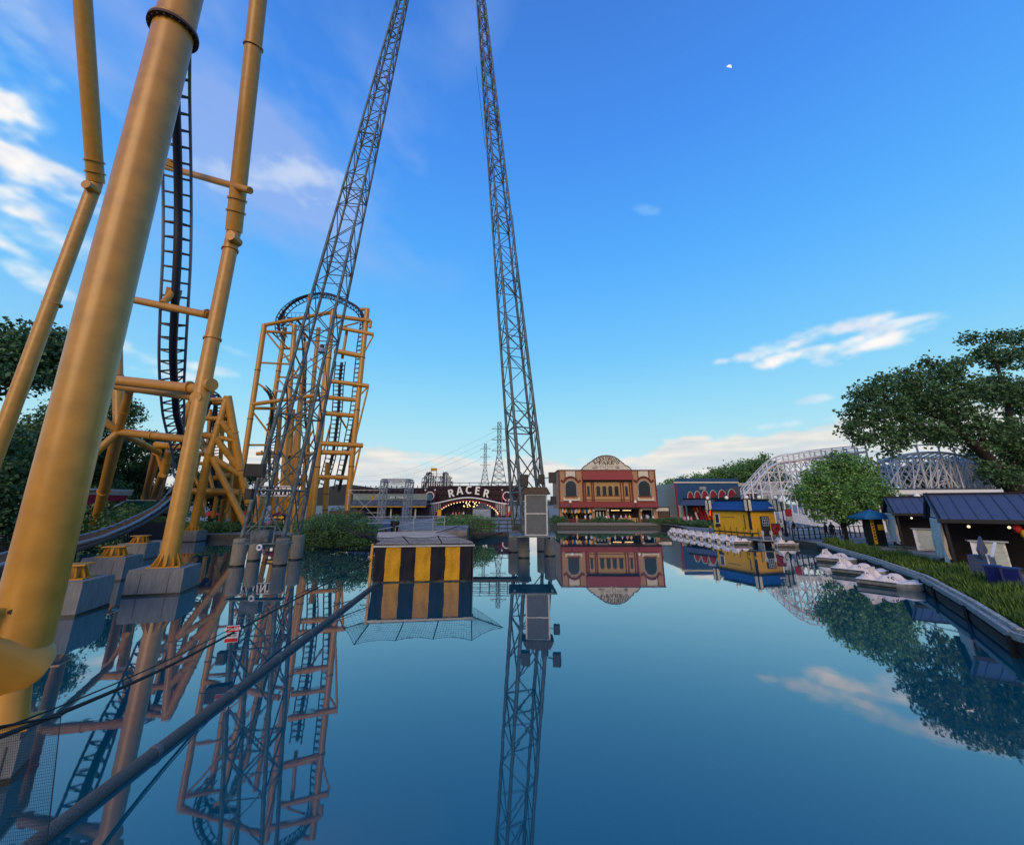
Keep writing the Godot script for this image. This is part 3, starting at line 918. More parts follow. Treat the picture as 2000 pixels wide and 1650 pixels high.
	pipes(a, [[Vector3(-42.78, 8.01, -60), Vector3(-42.29, 4.16, -60), 0.26], [Vector3(-42.94, 9.56, -60), Vector3(-41.48, 6.48, -60), 0.24], [Vector3(-44.55, 8.29, -60), Vector3(-43.45, 6.76, -60), 0.24], [Vector3(-41.32, 9.07, -63), Vector3(-40.72, 2.6, -63), 0.3], [Vector3(-41.17, 8.92, -64), Vector3(-41.16, 6.32, -64), 0.26], [Vector3(-46.43, 6.17, -64), Vector3(-44.82, 2.71, -64), 0.3], [Vector3(-43.51, 5.95, -64), Vector3(-43.53, 2.57, -64), 0.3], [Vector3(-44.14, 17.81, -60), Vector3(-43.26, 11.13, -60), 0.28], [Vector3(-42.2, 17.81, -60), Vector3(-42.54, 10.24, -62), 0.28], [Vector3(-47.31, 10.24, -62), Vector3(-44.63, 10.24, -62), 0.26], [Vector3(-40.78, 11.85, -60), Vector3(-38.82, 11.49, -60), 0.26], [Vector3(-38.95, 7.69, -62), Vector3(-40.52, 3.46, -62), 0.24]], 0.28, "rear_brace", 10, false)
	for q in [h0, Vector3(-46.18, 1.3, -70.12), Vector3(-42.18, 1.3, -66.91)]:
		foot(a, q, 0.5)
	pier_block(h0, Vector3(2.4, 1, 2.2), 0.1, "concrete footing under the peaked frame, its nearest one")
	pier_block(Vector3(-46.18, 1.3, -70.12), Vector3(2.2, 1, 2.0), 0.1, "concrete footing under the peaked frame, middle of three")
	pier_block(Vector3(-42.18, 1.3, -66.91), Vector3(2.2, 1, 2.0), 0.1, "concrete footing under the peaked frame, next to the lattice tower")
	track("coaster_hump", "dark hump of coaster track on top of the peaked yellow frame",
		[Vector3(-40.63, 9.62, -52), Vector3(-41.44, 12.43, -54), Vector3(-42.38, 16.57, -56), Vector3(-42.47, 19.12, -57), Vector3(-42.26, 19.76, -58), Vector3(-42.3, 18.34, -59), Vector3(-42.66, 14.79, -60), Vector3(-42.95, 11.24, -61), Vector3(-42.63, 8.41, -62), Vector3(-41.55, 5.43, -63)],
		[Vector3(-1, 0.4, 0), Vector3(-1, 0.4, 0.2), Vector3(-0.8, 0.8, 0.4), Vector3(-0.3, 1, 0.3), Vector3(0.5, 1, 0.3), Vector3(1, 0.2, 0.4), Vector3(1, 0, 0.6), Vector3(1, 0.2, 0.6), Vector3(1, 0.6, 0.4), Vector3(0.6, 1, 0)], 1.5, 7, 1, 1.05)
	make_lift()


func make_lift() -> void:
	# the tall tower where the track climbs and turns over
	var z := 78.0
	var t := thing("coaster_lift_tower", "tall square tower of yellow pipes carrying an arch of dark track", "coaster tower", Vector3(-39.85, 0.7, -82))
	var cols := [[Vector3(-49.91, 39.3, -78), Vector3(-48.98, 0.7, -78)], [Vector3(-51.54, 43.01, -88), Vector3(-49.99, 0.7, -86)], [Vector3(-44.92, 39.97, -80), Vector3(-42.02, 0.7, -80)], [Vector3(-34.52, 40.74, -74), Vector3(-33.6, 0.7, -74)], [Vector3(-35.49, 37.76, -76), Vector3(-34.59, 0.7, -75)], [Vector3(-28.76, 41.83, -76), Vector3(-28.64, 0.7, -76)], [Vector3(-47.25, 40.33, -90), Vector3(-45.88, 0.7, -90)], [Vector3(-45.87, 44.76, -92), Vector3(-44.25, 0.7, -92)], [Vector3(-43.6, 26.38, -84), Vector3(-41.62, 0.7, -84)], [Vector3(-34.67, 11.91, -80), Vector3(-33.96, 0.7, -80)], [Vector3(-50.84, 24.46, -90), Vector3(-48.8, 0.7, -90)], [Vector3(-49.1, 24.91, -92), Vector3(-47.34, 0.7, -92)]]
	for q in cols:
		var pp := rod(t, "column", q[0], q[1], 0.48, M["yellow_steel"], 12)
		for k in [0.25, 0.5, 0.75]:
			var p: Vector3 = q[0].lerp(q[1], k)
			collar(t, p, (q[1] - q[0]).normalized(), 0.56, 0.12, M["rust_ring"], pp)
	var beams := [[Vector3(-49.99, 39.19, -78), Vector3(-34.46, 40.2, -74), 0.38], [Vector3(-49.26, 37.86, -78), Vector3(-44.67, 38.26, -80), 0.3], [Vector3(-34.35, 39.33, -74), Vector3(-27.8, 39.18, -76), 0.42], [Vector3(-33.44, 37.32, -75), Vector3(-27.04, 36.36, -76), 0.38], [Vector3(-33.78, 32.58, -75), Vector3(-29.1, 31.91, -76), 0.5], [Vector3(-33.72, 26.45, -74.5), Vector3(-26.96, 25.89, -76), 0.42], [Vector3(-33.72, 23.32, -74.5), Vector3(-29.28, 23.21, -76), 0.42], [Vector3(-33.73, 20.36, -74.5), Vector3(-29.16, 20.2, -76), 0.42], [Vector3(-33.66, 14.83, -74), Vector3(-26.93, 14.73, -76), 0.42], [Vector3(-33.87, 13.36, -74.5), Vector3(-28.92, 13.36, -76), 0.42], [Vector3(-33.65, 9.09, -74), Vector3(-28.64, 9.03, -76), 0.36], [Vector3(-49.77, 22.8, -78), Vector3(-35.7, 23.94, -75), 0.4], [Vector3(-49.75, 22.1, -78), Vector3(-45.02, 22.45, -80), 0.3], [Vector3(-49.71, 31.25, -78), Vector3(-44.76, 31.61, -80), 0.2], [Vector3(-49.6, 15.1, -78), Vector3(-46.39, 15.37, -80), 0.2], [Vector3(-51.49, 38.06, -88), Vector3(-47.01, 38.57, -90), 0.3], [Vector3(-51.27, 31.36, -88), Vector3(-44.95, 29.92, -84), 0.2], [Vector3(-50.63, 27.8, -86), Vector3(-44.41, 25.75, -80), 0.25], [Vector3(-44.92, 39.97, -80), Vector3(-48.54, 44.76, -92), 0.3], [Vector3(-38.1, 22.82, -76), Vector3(-36, 24.61, -80), 0.3], [Vector3(-33.89, 37.76, -76), Vector3(-32.91, 38.2, -77), 0.4], [Vector3(-32.51, 37.22, -76.5), Vector3(-32.79, 31.57, -76.5), 0.28], [Vector3(-51.79, 14.23, -90), Vector3(-41.48, 15.33, -92), 0.36], [Vector3(-52.09, 14.42, -86), Vector3(-46.93, 14.86, -88), 0.36], [Vector3(-30.36, 42.21, -77), Vector3(-28.75, 41.72, -76), 0.34], [Vector3(-27.8, 39.18, -76), Vector3(-27.87, 37.76, -76), 0.3], [Vector3(-44.92, 49.11, -84), Vector3(-44.92, 44.04, -84), 0.3], [Vector3(-51.23, 46.36, -86), Vector3(-51.23, 44.11, -86), 0.4], [Vector3(-47.08, 41.33, -82), Vector3(-45.35, 39.8, -82), 0.3]]
	pipes(t, beams, 0.35, "cross_beam", 10, false)
	var diag := [[Vector3(-49.24, 21.41, -78), Vector3(-46.41, 17.33, -80)], [Vector3(-49.23, 37.64, -78), Vector3(-44.85, 32.26, -80)], [Vector3(-48.72, 38.06, -79), Vector3(-46.7, 35.77, -82)], [Vector3(-49.43, 27.17, -78), Vector3(-47.71, 25.9, -79)], [Vector3(-50.03, 30.29, -86), Vector3(-44.27, 26.17, -80)], [Vector3(-27.02, 36.14, -76), Vector3(-28.56, 32.43, -76)], [Vector3(-27.13, 25.69, -76), Vector3(-28.51, 24.1, -76)], [Vector3(-27.04, 25.69, -76), Vector3(-28.49, 15.48, -76)], [Vector3(-27.37, 14.46, -76), Vector3(-28.61, 5.36, -76)], [Vector3(-27.19, 14.55, -76), Vector3(-28.5, 12.9, -76)], [Vector3(-45.06, 10.02, -80), Vector3(-49.96, 11.24, -80)], [Vector3(-31.9, 20.2, -76), Vector3(-31.13, 18.27, -78)], [Vector3(-51.13, 36.35, -90), Vector3(-45.97, 29.12, -90)], [Vector3(-41.9, 23.13, -84), Vector3(-47.31, 17.42, -88)], [Vector3(-33.64, 37.32, -75), Vector3(-30.19, 38.85, -76)]]
	diag.append_array([[Vector3(-45.16, 34.64, -82), Vector3(-45.04, 30.89, -88)], [Vector3(-44.79, 36.11, -86), Vector3(-45.61, 26.93, -82)], [Vector3(-51.36, 35.64, -88), Vector3(-44.05, 33.9, -80)], [Vector3(-44.99, 22.69, -82), Vector3(-43.3, 19.59, -88)], [Vector3(-49.77, 19.95, -84), Vector3(-47.18, 23.58, -86)], [Vector3(-42.73, 34.22, -84), Vector3(-36.66, 28.49, -80)], [Vector3(-40.09, 18.91, -84), Vector3(-44.07, 12.98, -86)], [Vector3(-48.01, 15.04, -86), Vector3(-44.05, 10.18, -90)], [Vector3(-37.65, 19.59, -82), Vector3(-41.75, 15.04, -86)], [Vector3(-46.61, 12.65, -88), Vector3(-41.61, 7, -88)], [Vector3(-49.96, 14.79, -84), Vector3(-46.56, 8.93, -86)], [Vector3(-35.05, 19.22, -80), Vector3(-35.73, 14.3, -80)], [Vector3(-45.82, 40.07, -84), Vector3(-35.78, 33.17, -78)], [Vector3(-40.11, 9.8, -84), Vector3(-45.48, 5, -88)]])
	for q in diag:
		rod(t, "brace", q[0], q[1], 0.17, M["yellow_steel"], 6)
	var nv: Material = M["navy_steel"]
	track("lift_arch_track", "dark track arching over the top of the tall yellow tower and diving",
		[Vector3(-49.14, 38.65, -84), Vector3(-50.42, 41.26, -84), Vector3(-50.9, 44.64, -85), Vector3(-48.8, 47.37, -85), Vector3(-44.85, 48.61, -84), Vector3(-40.5, 47.81, -82), Vector3(-36.03, 45.56, -80), Vector3(-32.08, 42.95, -79), Vector3(-30.66, 39.98, -78.5), Vector3(-30.42, 34.44, -78.5), Vector3(-30.28, 28.04, -78.5), Vector3(-30.34, 21.91, -78.5), Vector3(-30.79, 16.03, -78.5), Vector3(-31.39, 11.12, -78.5), Vector3(-32.35, 6.94, -79.5)],
		[Vector3(0.3, 0, 1), Vector3(1, 0, 1), Vector3(1, -0.3, 0.5), Vector3(0.6, -1, 0.4), Vector3(0.1, -1, 0.3), Vector3(-0.2, -1, 0.3), Vector3(-0.4, -0.9, 0.4), Vector3(-0.8, -0.5, 0.6), Vector3(-0.6, 0, 1), Vector3(-0.4, 0, 1), Vector3(-0.4, 0, 1), Vector3(-0.4, 0, 1), Vector3(-0.4, 0, 1), Vector3(-0.4, 0.2, 1), Vector3(-0.4, 0.4, 1)], 1.6, 5, 1, 1.1)
	track("climbing_track", "dark track climbing steeply inside the right bay of the yellow tower",
		[Vector3(-34.53, 32.15, -80), Vector3(-34.47, 27.96, -80), Vector3(-34.13, 23.27, -80), Vector3(-34.05, 18.22, -80), Vector3(-34.26, 13.34, -80), Vector3(-36.12, 7.3, -82)],
		[Vector3(0, 0, 1), Vector3(0, 0, 1), Vector3(0, 0, 1), Vector3(0, 0, 1), Vector3(0, 0.2, 1), Vector3(0, 0.5, 1)], 1.9, 6, 1, 1.1)
	track("inner_track", "dark track twisting down inside the left bay of the yellow tower",
		[Vector3(-48.65, 27.01, -80), Vector3(-47.6, 25.68, -80.5), Vector3(-47.03, 23.5, -81), Vector3(-47.26, 19.59, -82), Vector3(-47.75, 14.67, -83), Vector3(-47.83, 9.8, -84)],
		[Vector3(0.2, 1, 0), Vector3(0.7, 0.7, 0), Vector3(1, 0, 0.4), Vector3(0.7, 0, 0.7), Vector3(0.4, 0, 1), Vector3(0, 0.2, 1)], 1.7, 6, 1, 1.0)
	track("high_track", "dark track looping behind the columns of the yellow tower",
		[Vector3(-50.71, 42.14, -86), Vector3(-50.17, 44.78, -88), Vector3(-48.72, 43.45, -89), Vector3(-47.58, 37.58, -90), Vector3(-46.81, 30.3, -90), Vector3(-45.48, 22.19, -90), Vector3(-44.89, 15.77, -92), Vector3(-45.52, 10.37, -93), Vector3(-47.94, 8.25, -94)],
		[Vector3(0, -1, 0.4), Vector3(-0.5, -0.8, 0.4), Vector3(-1, 0, 0.5), Vector3(-1, 0, 0.6), Vector3(-0.8, 0, 0.6), Vector3(-0.5, 0, 1), Vector3(-0.5, 0, 1), Vector3(0, 0.7, 1), Vector3(0, 1, 0)], 1.7, 5, 1, 1.0)
	# catwalk rail on top
	var cw := thing("catwalk", "small dark railed catwalk on top of the yellow tower", "catwalk", Vector3(-48.73, 45.29, -88))
	blk(cw, "deck", Vector3.ZERO, Vector3(5.0, 0.12, 1.2), nv)
	for k in 6:
		bar(cw, "post", Vector3(-2.4 + k * 0.95, 0, 0.5), Vector3(-2.4 + k * 0.95, 1.2, 0.5), 0.07, 0.07, nv)
	bar(cw, "hand_rail", Vector3(-2.4, 1.2, 0.5), Vector3(2.4, 1.2, 0.5), 0.06, 0.06, nv)


func wblk(t: Node3D, called: String, p: Vector3, s: Vector3, m: Material) -> MeshInstance3D:
	return blk(t, called, p - t.position, s, m)


func face(t: Node3D, called: String, a: Vector2, b: Vector2, z: float, d: float, m: Material) -> MeshInstance3D:
	# a box on a front that faces +z: top left a, bottom right b (world metres), back at z, d deep
	return wblk(t, called, Vector3((a.x + b.x) * 0.5, (a.y + b.y) * 0.5, z + d * 0.5), Vector3(absf(b.x - a.x), absf(a.y - b.y), d), m)


func arch_outline(x: float, y0: float, y1: float, w: float, k := 10) -> PackedVector2Array:
	# round-headed outline: middle x, foot y0, crown y1, width w
	var p := PackedVector2Array([Vector2(x - w * 0.5, y0), Vector2(x + w * 0.5, y0)])
	var r := w * 0.5
	for i in k + 1:
		var an := PI * i / k
		p.append(Vector2(x + cos(an) * r, y1 - r + sin(an) * r))
	return p


func arch_window(t: Node3D, a: Vector2, b: Vector2, z: float, cols: int, rows: int, frame: Material) -> void:
	var x := (a.x + b.x) * 0.5 - t.position.x
	var w := absf(b.x - a.x)
	var y1 := a.y - t.position.y
	var y0 := b.y - t.position.y
	var zz := z - t.position.z
	var g := Shape.new()
	g.prism(arch_outline(x, y0, y1, w), zz, zz + 0.04)
	var win := put(t, "window", g.mesh(), M["glass_dark"])
	var f := Shape.new()
	var o := arch_outline(x, y0, y1, w)
	var path := PackedVector3Array()
	for i in range(1, o.size()):
		path.append(Vector3(o[i].x, o[i].y, zz + 0.06))
	path.append(Vector3(o[0].x, o[0].y, zz + 0.06))
	f.sweep(path, 0.09, 6)
	put(win, "frame", f.mesh(), frame)
	var mu := Shape.new()
	for i in range(1, cols):
		var mx := x - w * 0.5 + w * i / cols
		var off := absf(mx - x)
		var top := y1 - w * 0.5 + sqrt(maxf(0.0, w * w * 0.25 - off * off))
		mu.box(Vector3(mx, (y0 + top) * 0.5, zz + 0.05), Vector3(0.06, top - y0, 0.05))
	for i in range(1, rows):
		var my := lerpf(y0, y1 - w * 0.3, float(i) / rows)
		mu.box(Vector3(x, my, zz + 0.05), Vector3(w, 0.06, 0.05))
	put(win, "muntins", mu.mesh(), M["dark_steel"])
	blk(win, "sill", Vector3(x, y0 - 0.1, zz + 0.12), Vector3(w * 1.1, 0.14, 0.24), M["red_trim"])


func slope_slab(a: Vector2, b: Vector2, z: float, out: float, top_out: float) -> ArrayMesh:
	# an awning: hangs on a front at z between the heights a.y and b.y and reaches out at its foot
	var s := Shape.new()
	var x0 := a.x
	var x1 := b.x
	var p0 := Vector3(x0, a.y, z + top_out)
	var p1 := Vector3(x1, a.y, z + top_out)
	var q0 := Vector3(x0, b.y, z + out)
	var q1 := Vector3(x1, b.y, z + out)
	var r0 := Vector3(x0, b.y, z)
	var r1 := Vector3(x1, b.y, z)
	s.quad(q0, q1, p1, p0)
	s.quad(r1, r0, q0 , q1)
	s.quad(r0, q0, p0, Vector3(x0, a.y, z))
	s.quad(q1, r1, Vector3(x1, a.y, z), p1)
	s.quad(p0, p1, Vector3(x1, a.y, z), Vector3(x0, a.y, z))
	return s.mesh()


func sphere_shape(r: float, seg := 12) -> Shape:
	var s := Shape.new()
	var pr := []
	for i in seg + 1:
		var an := -PI * 0.5 + PI * i / seg
		pr.append([cos(an) * r, sin(an) * r])
	s.lathe(Vector3.ZERO, pr, seg)
	return s


func street_lamp(at: Vector3, h: float, label: String) -> void:
	var t := thing("street_lamp", label, "street lamp", at, "globe street lamps round the lagoon")
	var s := Shape.new()
	s.lathe(Vector3.ZERO, [[0.22, 0], [0.22, 0.3], [0.1, 0.5], [0.07, 1.2], [0.06, h - 0.7], [0.12, h - 0.6], [0.05, h - 0.55], [0.0, h - 0.55]], 10)
	put(t, "post", s.mesh(), M["black"])
	var g := Shape.new()
	g.lathe(Vector3(0, h - 0.55, 0), [[0.12, 0], [0.26, 0.12], [0.28, 0.3], [0.18, 0.5], [0.06, 0.56], [0.0, 0.7]], 12)
	put(t, "globe", g.mesh(), M["globe_glass"])


func make_brick_building() -> void:
	var z := -94.0
	var zz := 94.0
	var l: Vector2 = Vector2(10.19, 11.65)
	var r: Vector2 = Vector2(31.42, 11.65)
	var t := thing("arcade_building", "two storey tan brick front with red awnings and an arched name board", "building", Vector3((l.x + r.x) * 0.5, 0.7, z))
	var tp := t.position
	face(t, "wall", l, Vector2(r.x, 3.6), z - 14.0, 14.0, M["tan_brick"])
	face(t, "coping", l + Vector2(-0.15, 0.18), r + Vector2(0.15, 0.0), z - 13.9, 14.1, M["red_trim"])
	for q in [l.x + 0.1, r.x - 0.1]:
		face(t, "corner_trim", Vector2(q - 0.14, l.y), Vector2(q + 0.14, 3.6), z, 0.12, M["red_trim"])
	# centre bay
	face(t, "centre_bay", Vector2(15.44, 9.45), Vector2(25.96, 5.14), z, 0.1, M["tan_board"])
	for k in 9:
		var yy: float = lerpf(9.23, 5.35, k / 8.0)
		face(t, "board", Vector2(17.82, yy + 0.14), Vector2(23.62, yy - 0.16), z + 0.1, 0.035, M["tan_board"])
	for q in [[1139, 3], [1143, 2], [1155.5, 2], [1159, 2], [1212, 2], [1217, 2], [1229.5, 2], [1234, 3]]:
		var x: float = lerpf(11.14, 22.28, (q[0] - 1100.0) / 100.0)
		face(t, "bay_trim", Vector2(x - 0.07 * q[1], 9.23), Vector2(x + 0.07 * q[1], 5.14), z + 0.1, 0.1, M["red_trim"])
	face(t, "bay_lintel", Vector2(15.45, 9.67), Vector2(26.27, 9.18), z, 0.22, M["dark_steel"])
	face(t, "bay_foot", Vector2(15.81, 5.54), Vector2(25.42, 5.41), z + 0.1, 0.12, M["red_trim"])
	put(t, "upper_awning", slope_slab(Vector2(15.31, 11.59), Vector2(26.25, 9.61), z, 1.3, 0.3), M["red_awning"], Transform3D(Basis(), -tp))
	put(t, "lower_awning", slope_slab(Vector2(10.27, 5.08), Vector2(31.20, 3.92), z, 1.9, 0.25), M["red_awning"], Transform3D(Basis(), -tp))
	# name board
	var ol := PackedVector2Array([Vector2(15.09, 11.65), Vector2(15.69, 12.37), Vector2(16.16, 12.70), Vector2(16.62, 12.87), Vector2(16.68, 13.11), Vector2(17.44, 13.54), Vector2(18.15, 14.04), Vector2(19.09, 14.61), Vector2(20.01, 14.85), Vector2(20.92, 14.92), Vector2(21.83, 14.85), Vector2(22.72, 14.61), Vector2(23.48, 14.10), Vector2(24.12, 13.54), Vector2(24.72, 13.11), Vector2(24.75, 12.87), Vector2(25.30, 12.67), Vector2(25.84, 12.34), Vector2(26.35, 11.65)])
	var nb := Shape.new()
	nb.prism(ol, z - 0.3, z + 0.2)
	var board := put(t, "name_board", nb.mesh(), M["cream"], Transform3D(Basis(), -tp))
	var rim := Shape.new()
	var rp := PackedVector3Array()
	for p in ol:
		rp.append(Vector3(p.x, p.y, z + 0.2))
	rim.sweep(rp, 0.11, 6)
	put(board, "rim", rim.mesh(), M["grey_roof"], Transform3D(Basis(), -tp))
	var mid: float = 20.81
	var word := "KENNYWOOD"
	var arc_c := Vector2(mid, 14.29 - 4.6)
	for i in word.length():
		var an := (i - 4.0) * 0.150
		var tm := TextMesh.new()
		var fo := SystemFont.new()
		fo.font_names = PackedStringArray(["Droid Serif"])
		fo.font_weight = 700
		tm.font = fo
		tm.text = word[i]
		tm.font_size = 64
		tm.pixel_size = 0.86 / 46.0
		tm.depth = 0.08
		put(board, "lettering", tm, M["letter_black"], Transform3D(Basis(Vector3.BACK, -an * 0.9).scaled_local(Vector3(0.66, 1.0 + 0.25 * absf(an), 1)), Vector3(arc_c.x + sin(an) * 4.6, arc_c.y + cos(an) * 4.6, z + 0.24) - tp))
	for q in [["PARK", 1184.0, 904.6, 0.72, 1.25], ["SINCE", 1162.0, 914.3, 0.28, 1.0], ["1898", 1205.0, 914.3, 0.28, 1.0]]:
		letters(board, q[0], Vector3(mid + (q[1] - 1184.0) * 0.1145, l.y + (919.0 - q[2]) * 0.117, z + 0.24) - tp, q[3], M["letter_black"] if q[3] > 0.5 else M["grey_roof"], 0.06, true, q[4])
	for s in [-1.0, 1.0]:
		var sw := Shape.new()
		for w in [[1.1, 0.75, 0.5], [2.3, 0.8, 0.42]]:
			var pts := PackedVector3Array()
			for k in 22:
				var an := k * 0.42
				var rr: float = w[2] * (1.0 - k / 26.0)
				pts.append(Vector3(mid + s * (w[0] + cos(an) * rr * 1.3), l.y + w[1] + sin(an) * rr * 0.7, z + 0.22))
			sw.sweep(pts, 0.025, 5)
		put(board, "scroll", sw.mesh(), M["grey_roof"], Transform3D(Basis(), -tp))
	var med := Shape.new()
	var mp := PackedVector3Array()
	for k in 17:
		mp.append(Vector3(mid + cos(TAU * k / 16) * 0.35, l.y + 0.7 + sin(TAU * k / 16) * 0.42, z + 0.22))
	med.sweep(mp, 0.04, 5)
	put(board, "medallion", med.mesh(), M["grey_roof"], Transform3D(Basis(), -tp))
	# wings: cream panel, hooded arched window, planter
	for s in [[1104.7, 1123.5, 1104, 1126.5, 1100.5, 1131.5, 1095, 1135], [1246.7, 1266, 1246.5, 1271, 1245, 1277, 1238, 1276]]:
		var pa := Vector2(lerpf(11.24, 22.48, (s[0] - 1100.0) / 100.0), 11.54)
		var pb := Vector2(lerpf(11.24, 22.48, (s[1] - 1100.0) / 100.0), 10.11)
		face(t, "cream_panel", pa, pb, z, 0.06, M["cream"])
		for q in [pa.x - 0.1, pb.x + 0.1]:
			face(t, "panel_trim", Vector2(q - 0.09, pa.y), Vector2(q + 0.09, pb.y), z, 0.1, M["red_trim"])
		var wa := Vector2(lerpf(11.14, 22.28, (s[2] - 1100.0) / 100.0), 9.50)
		var wb := Vector2(lerpf(11.11, 22.21, (s[3] - 1100.0) / 100.0), 6.26)
		arch_window(t, wa, wb, z, 5, 6, M["galvanised"])
		var wm := (wa.x + wb.x) * 0.5
		var hood := Shape.new()
		var hp := PackedVector3Array([Vector3(wm - 2.1, 9.60, z + 0.15)])
		for k in 11:
			var an := PI * (0.86 - 0.72 * k / 10.0)
			hp.append(Vector3(wm + cos(an) * 1.75, 9.50 - 1.15 + sin(an) * 1.95, z + 0.15))
		hp.append(Vector3(wm + 2.1, 9.60, z + 0.15))
		hood.sweep(hp, 0.2, 6, true)
		put(t, "window_hood", hood.mesh(), M["red_trim"], Transform3D(Basis(), -tp))
		var pl: MeshInstance3D = face(t, "planter", Vector2(wm - 1.75, 5.61), Vector2(wm + 1.75, 5.26), z, 0.6, M["cream"])
		for q in [-1.6, 1.6]:
			face(t, "planter_end", Vector2(wm + q - 0.2, 5.94), Vector2(wm + q + 0.2, 5.61), z, 0.6, M["cream"])
	for q in [[1168.0, 8.8], [1179.9, 8.8], [1191.4, 8.8], [1203.5, 8.8], [1148.8, 6.0], [1223.0, 6.0]]:
		var cx: float = lerpf(11.14, 22.28, (q[0] - 1100.0) / 100.0)
		var hw: float = q[1] * 0.0565
		arch_window(t, Vector2(cx - hw, 8.42), Vector2(cx + hw, 6.42), z + 0.14, 3 if q[1] > 7.0 else 2, 5, M["tan_board"])
	# ground floor
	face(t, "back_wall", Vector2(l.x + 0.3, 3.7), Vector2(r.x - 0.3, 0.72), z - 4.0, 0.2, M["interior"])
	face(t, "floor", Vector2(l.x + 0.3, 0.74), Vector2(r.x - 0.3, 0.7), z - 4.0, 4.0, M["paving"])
	for q in [[1093.5, 1099.5], [1156.5, 1162], [1184, 1189.5], [1249, 1254], [1277, 1285]]:
		var a: float = lerpf(10.94, 21.88, (q[0] - 1100.0) / 100.0)
		var b: float = lerpf(10.94, 21.88, (q[1] - 1100.0) / 100.0)
		face(t, "brick_pier", Vector2(a, 3.62), Vector2(b, 0.71), z - 0.6, 0.7, M["tan_brick"])
	for q in [[1162, 1184], [1254, 1277]]:
		var a: float = lerpf(10.94, 21.88, (q[0] - 1100.0) / 100.0)
		var b: float = lerpf(10.94, 21.88, (q[1] - 1100.0) / 100.0)
		face(t, "cream_lintel", Vector2(a, 3.81), Vector2(b, 3.34), z - 0.3, 0.35, M["cream"])
	for k in 3:
		var xa: float = lerpf(17.94, 19.25, k / 2.0)
		var d: MeshInstance3D = face(t, "glass_door", Vector2(xa - 0.42, 3.0), Vector2(xa + 0.42, 0.75), z - 0.4, 0.06, M["glass_dark"])
		for q in [-0.42, 0.42]:
			face(t, "door_stile", Vector2(xa + q - 0.07, 3.0), Vector2(xa + q + 0.07, 0.75), z - 0.34, 0.06, M["white_paint"])
	face(t, "counter", Vector2(22.54, 1.75), Vector2(26.91, 0.72), z - 0.4, 0.5, M["tan_board"])
	face(t, "counter", Vector2(11.05, 1.6), Vector2(16.96, 0.72), z - 0.4, 0.5, M["red_trim"])
	for q in [1205.0, 1228.0]:
		var xa: float = lerpf(10.97, 21.95, (q - 1100.0) / 100.0)
		face(t, "tube_light", Vector2(xa - 0.9, 3.3), Vector2(xa + 0.9, 3.2), z - 1.5, 0.1, M["bulb_glow"])
	# prizes hanging along the left booth
	var cols := [M["white_paint"], M["slate_roof"], M["blue_roof"], M["cream"], M["boat_yellow"], M["boat_yellow"], M["slate_roof"], M["gelcoat"], M["crimson"], M["blue_cloth"], M["boat_yellow"], M["gold_cloth"]]
	var says := ["white", "slate", "blue", "cream", "yellow", "yellow", "slate", "ivory", "crimson", "sky blue", "yellow", "gold"]
	var toy := Shape.new()
	toy.lathe(Vector3.ZERO, [[0.0, -0.36], [0.16, -0.3], [0.2, -0.1], [0.12, 0.06], [0.17, 0.18], [0.12, 0.33], [0.0, 0.38]], 8)
	var toy_mesh := toy.mesh()
	for k in 26:
		var xa: float = lerpf(10.86, 16.79, k / 25.0)
		var h := thing("plush_prize", "small " + says[k * 5 % 12] + " plush prize hanging in the booth under the red awning", "plush toy", Vector3(xa, 3.25 - 0.12 * (k % 3), z + 0.5), "plush prizes in the brick building")
		put(h, "plush", toy_mesh, cols[k * 5 % 12], Transform3D(Basis().scaled(Vector3(1.2, 1.1, 1.2)), Vector3.ZERO))
	for k in 30:
		var xa: float = lerpf(11.27, 16.74, fposmod(k * 0.382, 1.0))
		var h := thing("shelf_prize", "small " + says[k * 7 % 12] + " plush prize on the shelves at the back of the booth", "plush toy", Vector3(xa, 1.9 + 0.42 * (k % 3), z - 3.5), "shelf prizes in the brick building")
		put(h, "plush", toy_mesh, cols[k * 7 % 12])
	var gl := sphere_shape(0.27).mesh()
	for q in [1159.0, 1187.0, 1251.5, 1282.0]:
		var xa: float = lerpf(10.97, 21.95, (q - 1100.0) / 100.0)
		put(t, "globe_lamp", gl, M["globe_glass"], Transform3D(Basis(), Vector3(xa, 3.29, z + 0.4) - tp))
	street_lamp(Vector3(12.04, 0.7, -90), 4.6, "black globe lamp before the prize booth of the brick building")
	street_lamp(Vector3(25.49, 0.7, -90), 4.6, "black globe lamp before the wide counter of the brick building")
	var lowb := thing("gate_wall", "low brown gate with a cream top strip beside the brick building", "gate", Vector3(32.71, 0.7, -95))
	blk(lowb, "panel", Vector3(0, 1.2, 0), Vector3(2.5, 2.4, 0.3), M["timber"])
	blk(lowb, "strip", Vector3(0, 2.75, 0), Vector3(2.5, 0.6, 0.3), M["cream"])
	blk(lowb, "top_rail", Vector3(0, 3.2, 0), Vector3(2.7, 0.12, 0.35), M["black"])
	blk(lowb, "post", Vector3(1.35, 1.6, 0), Vector3(0.14, 3.2, 0.3), M["black"])


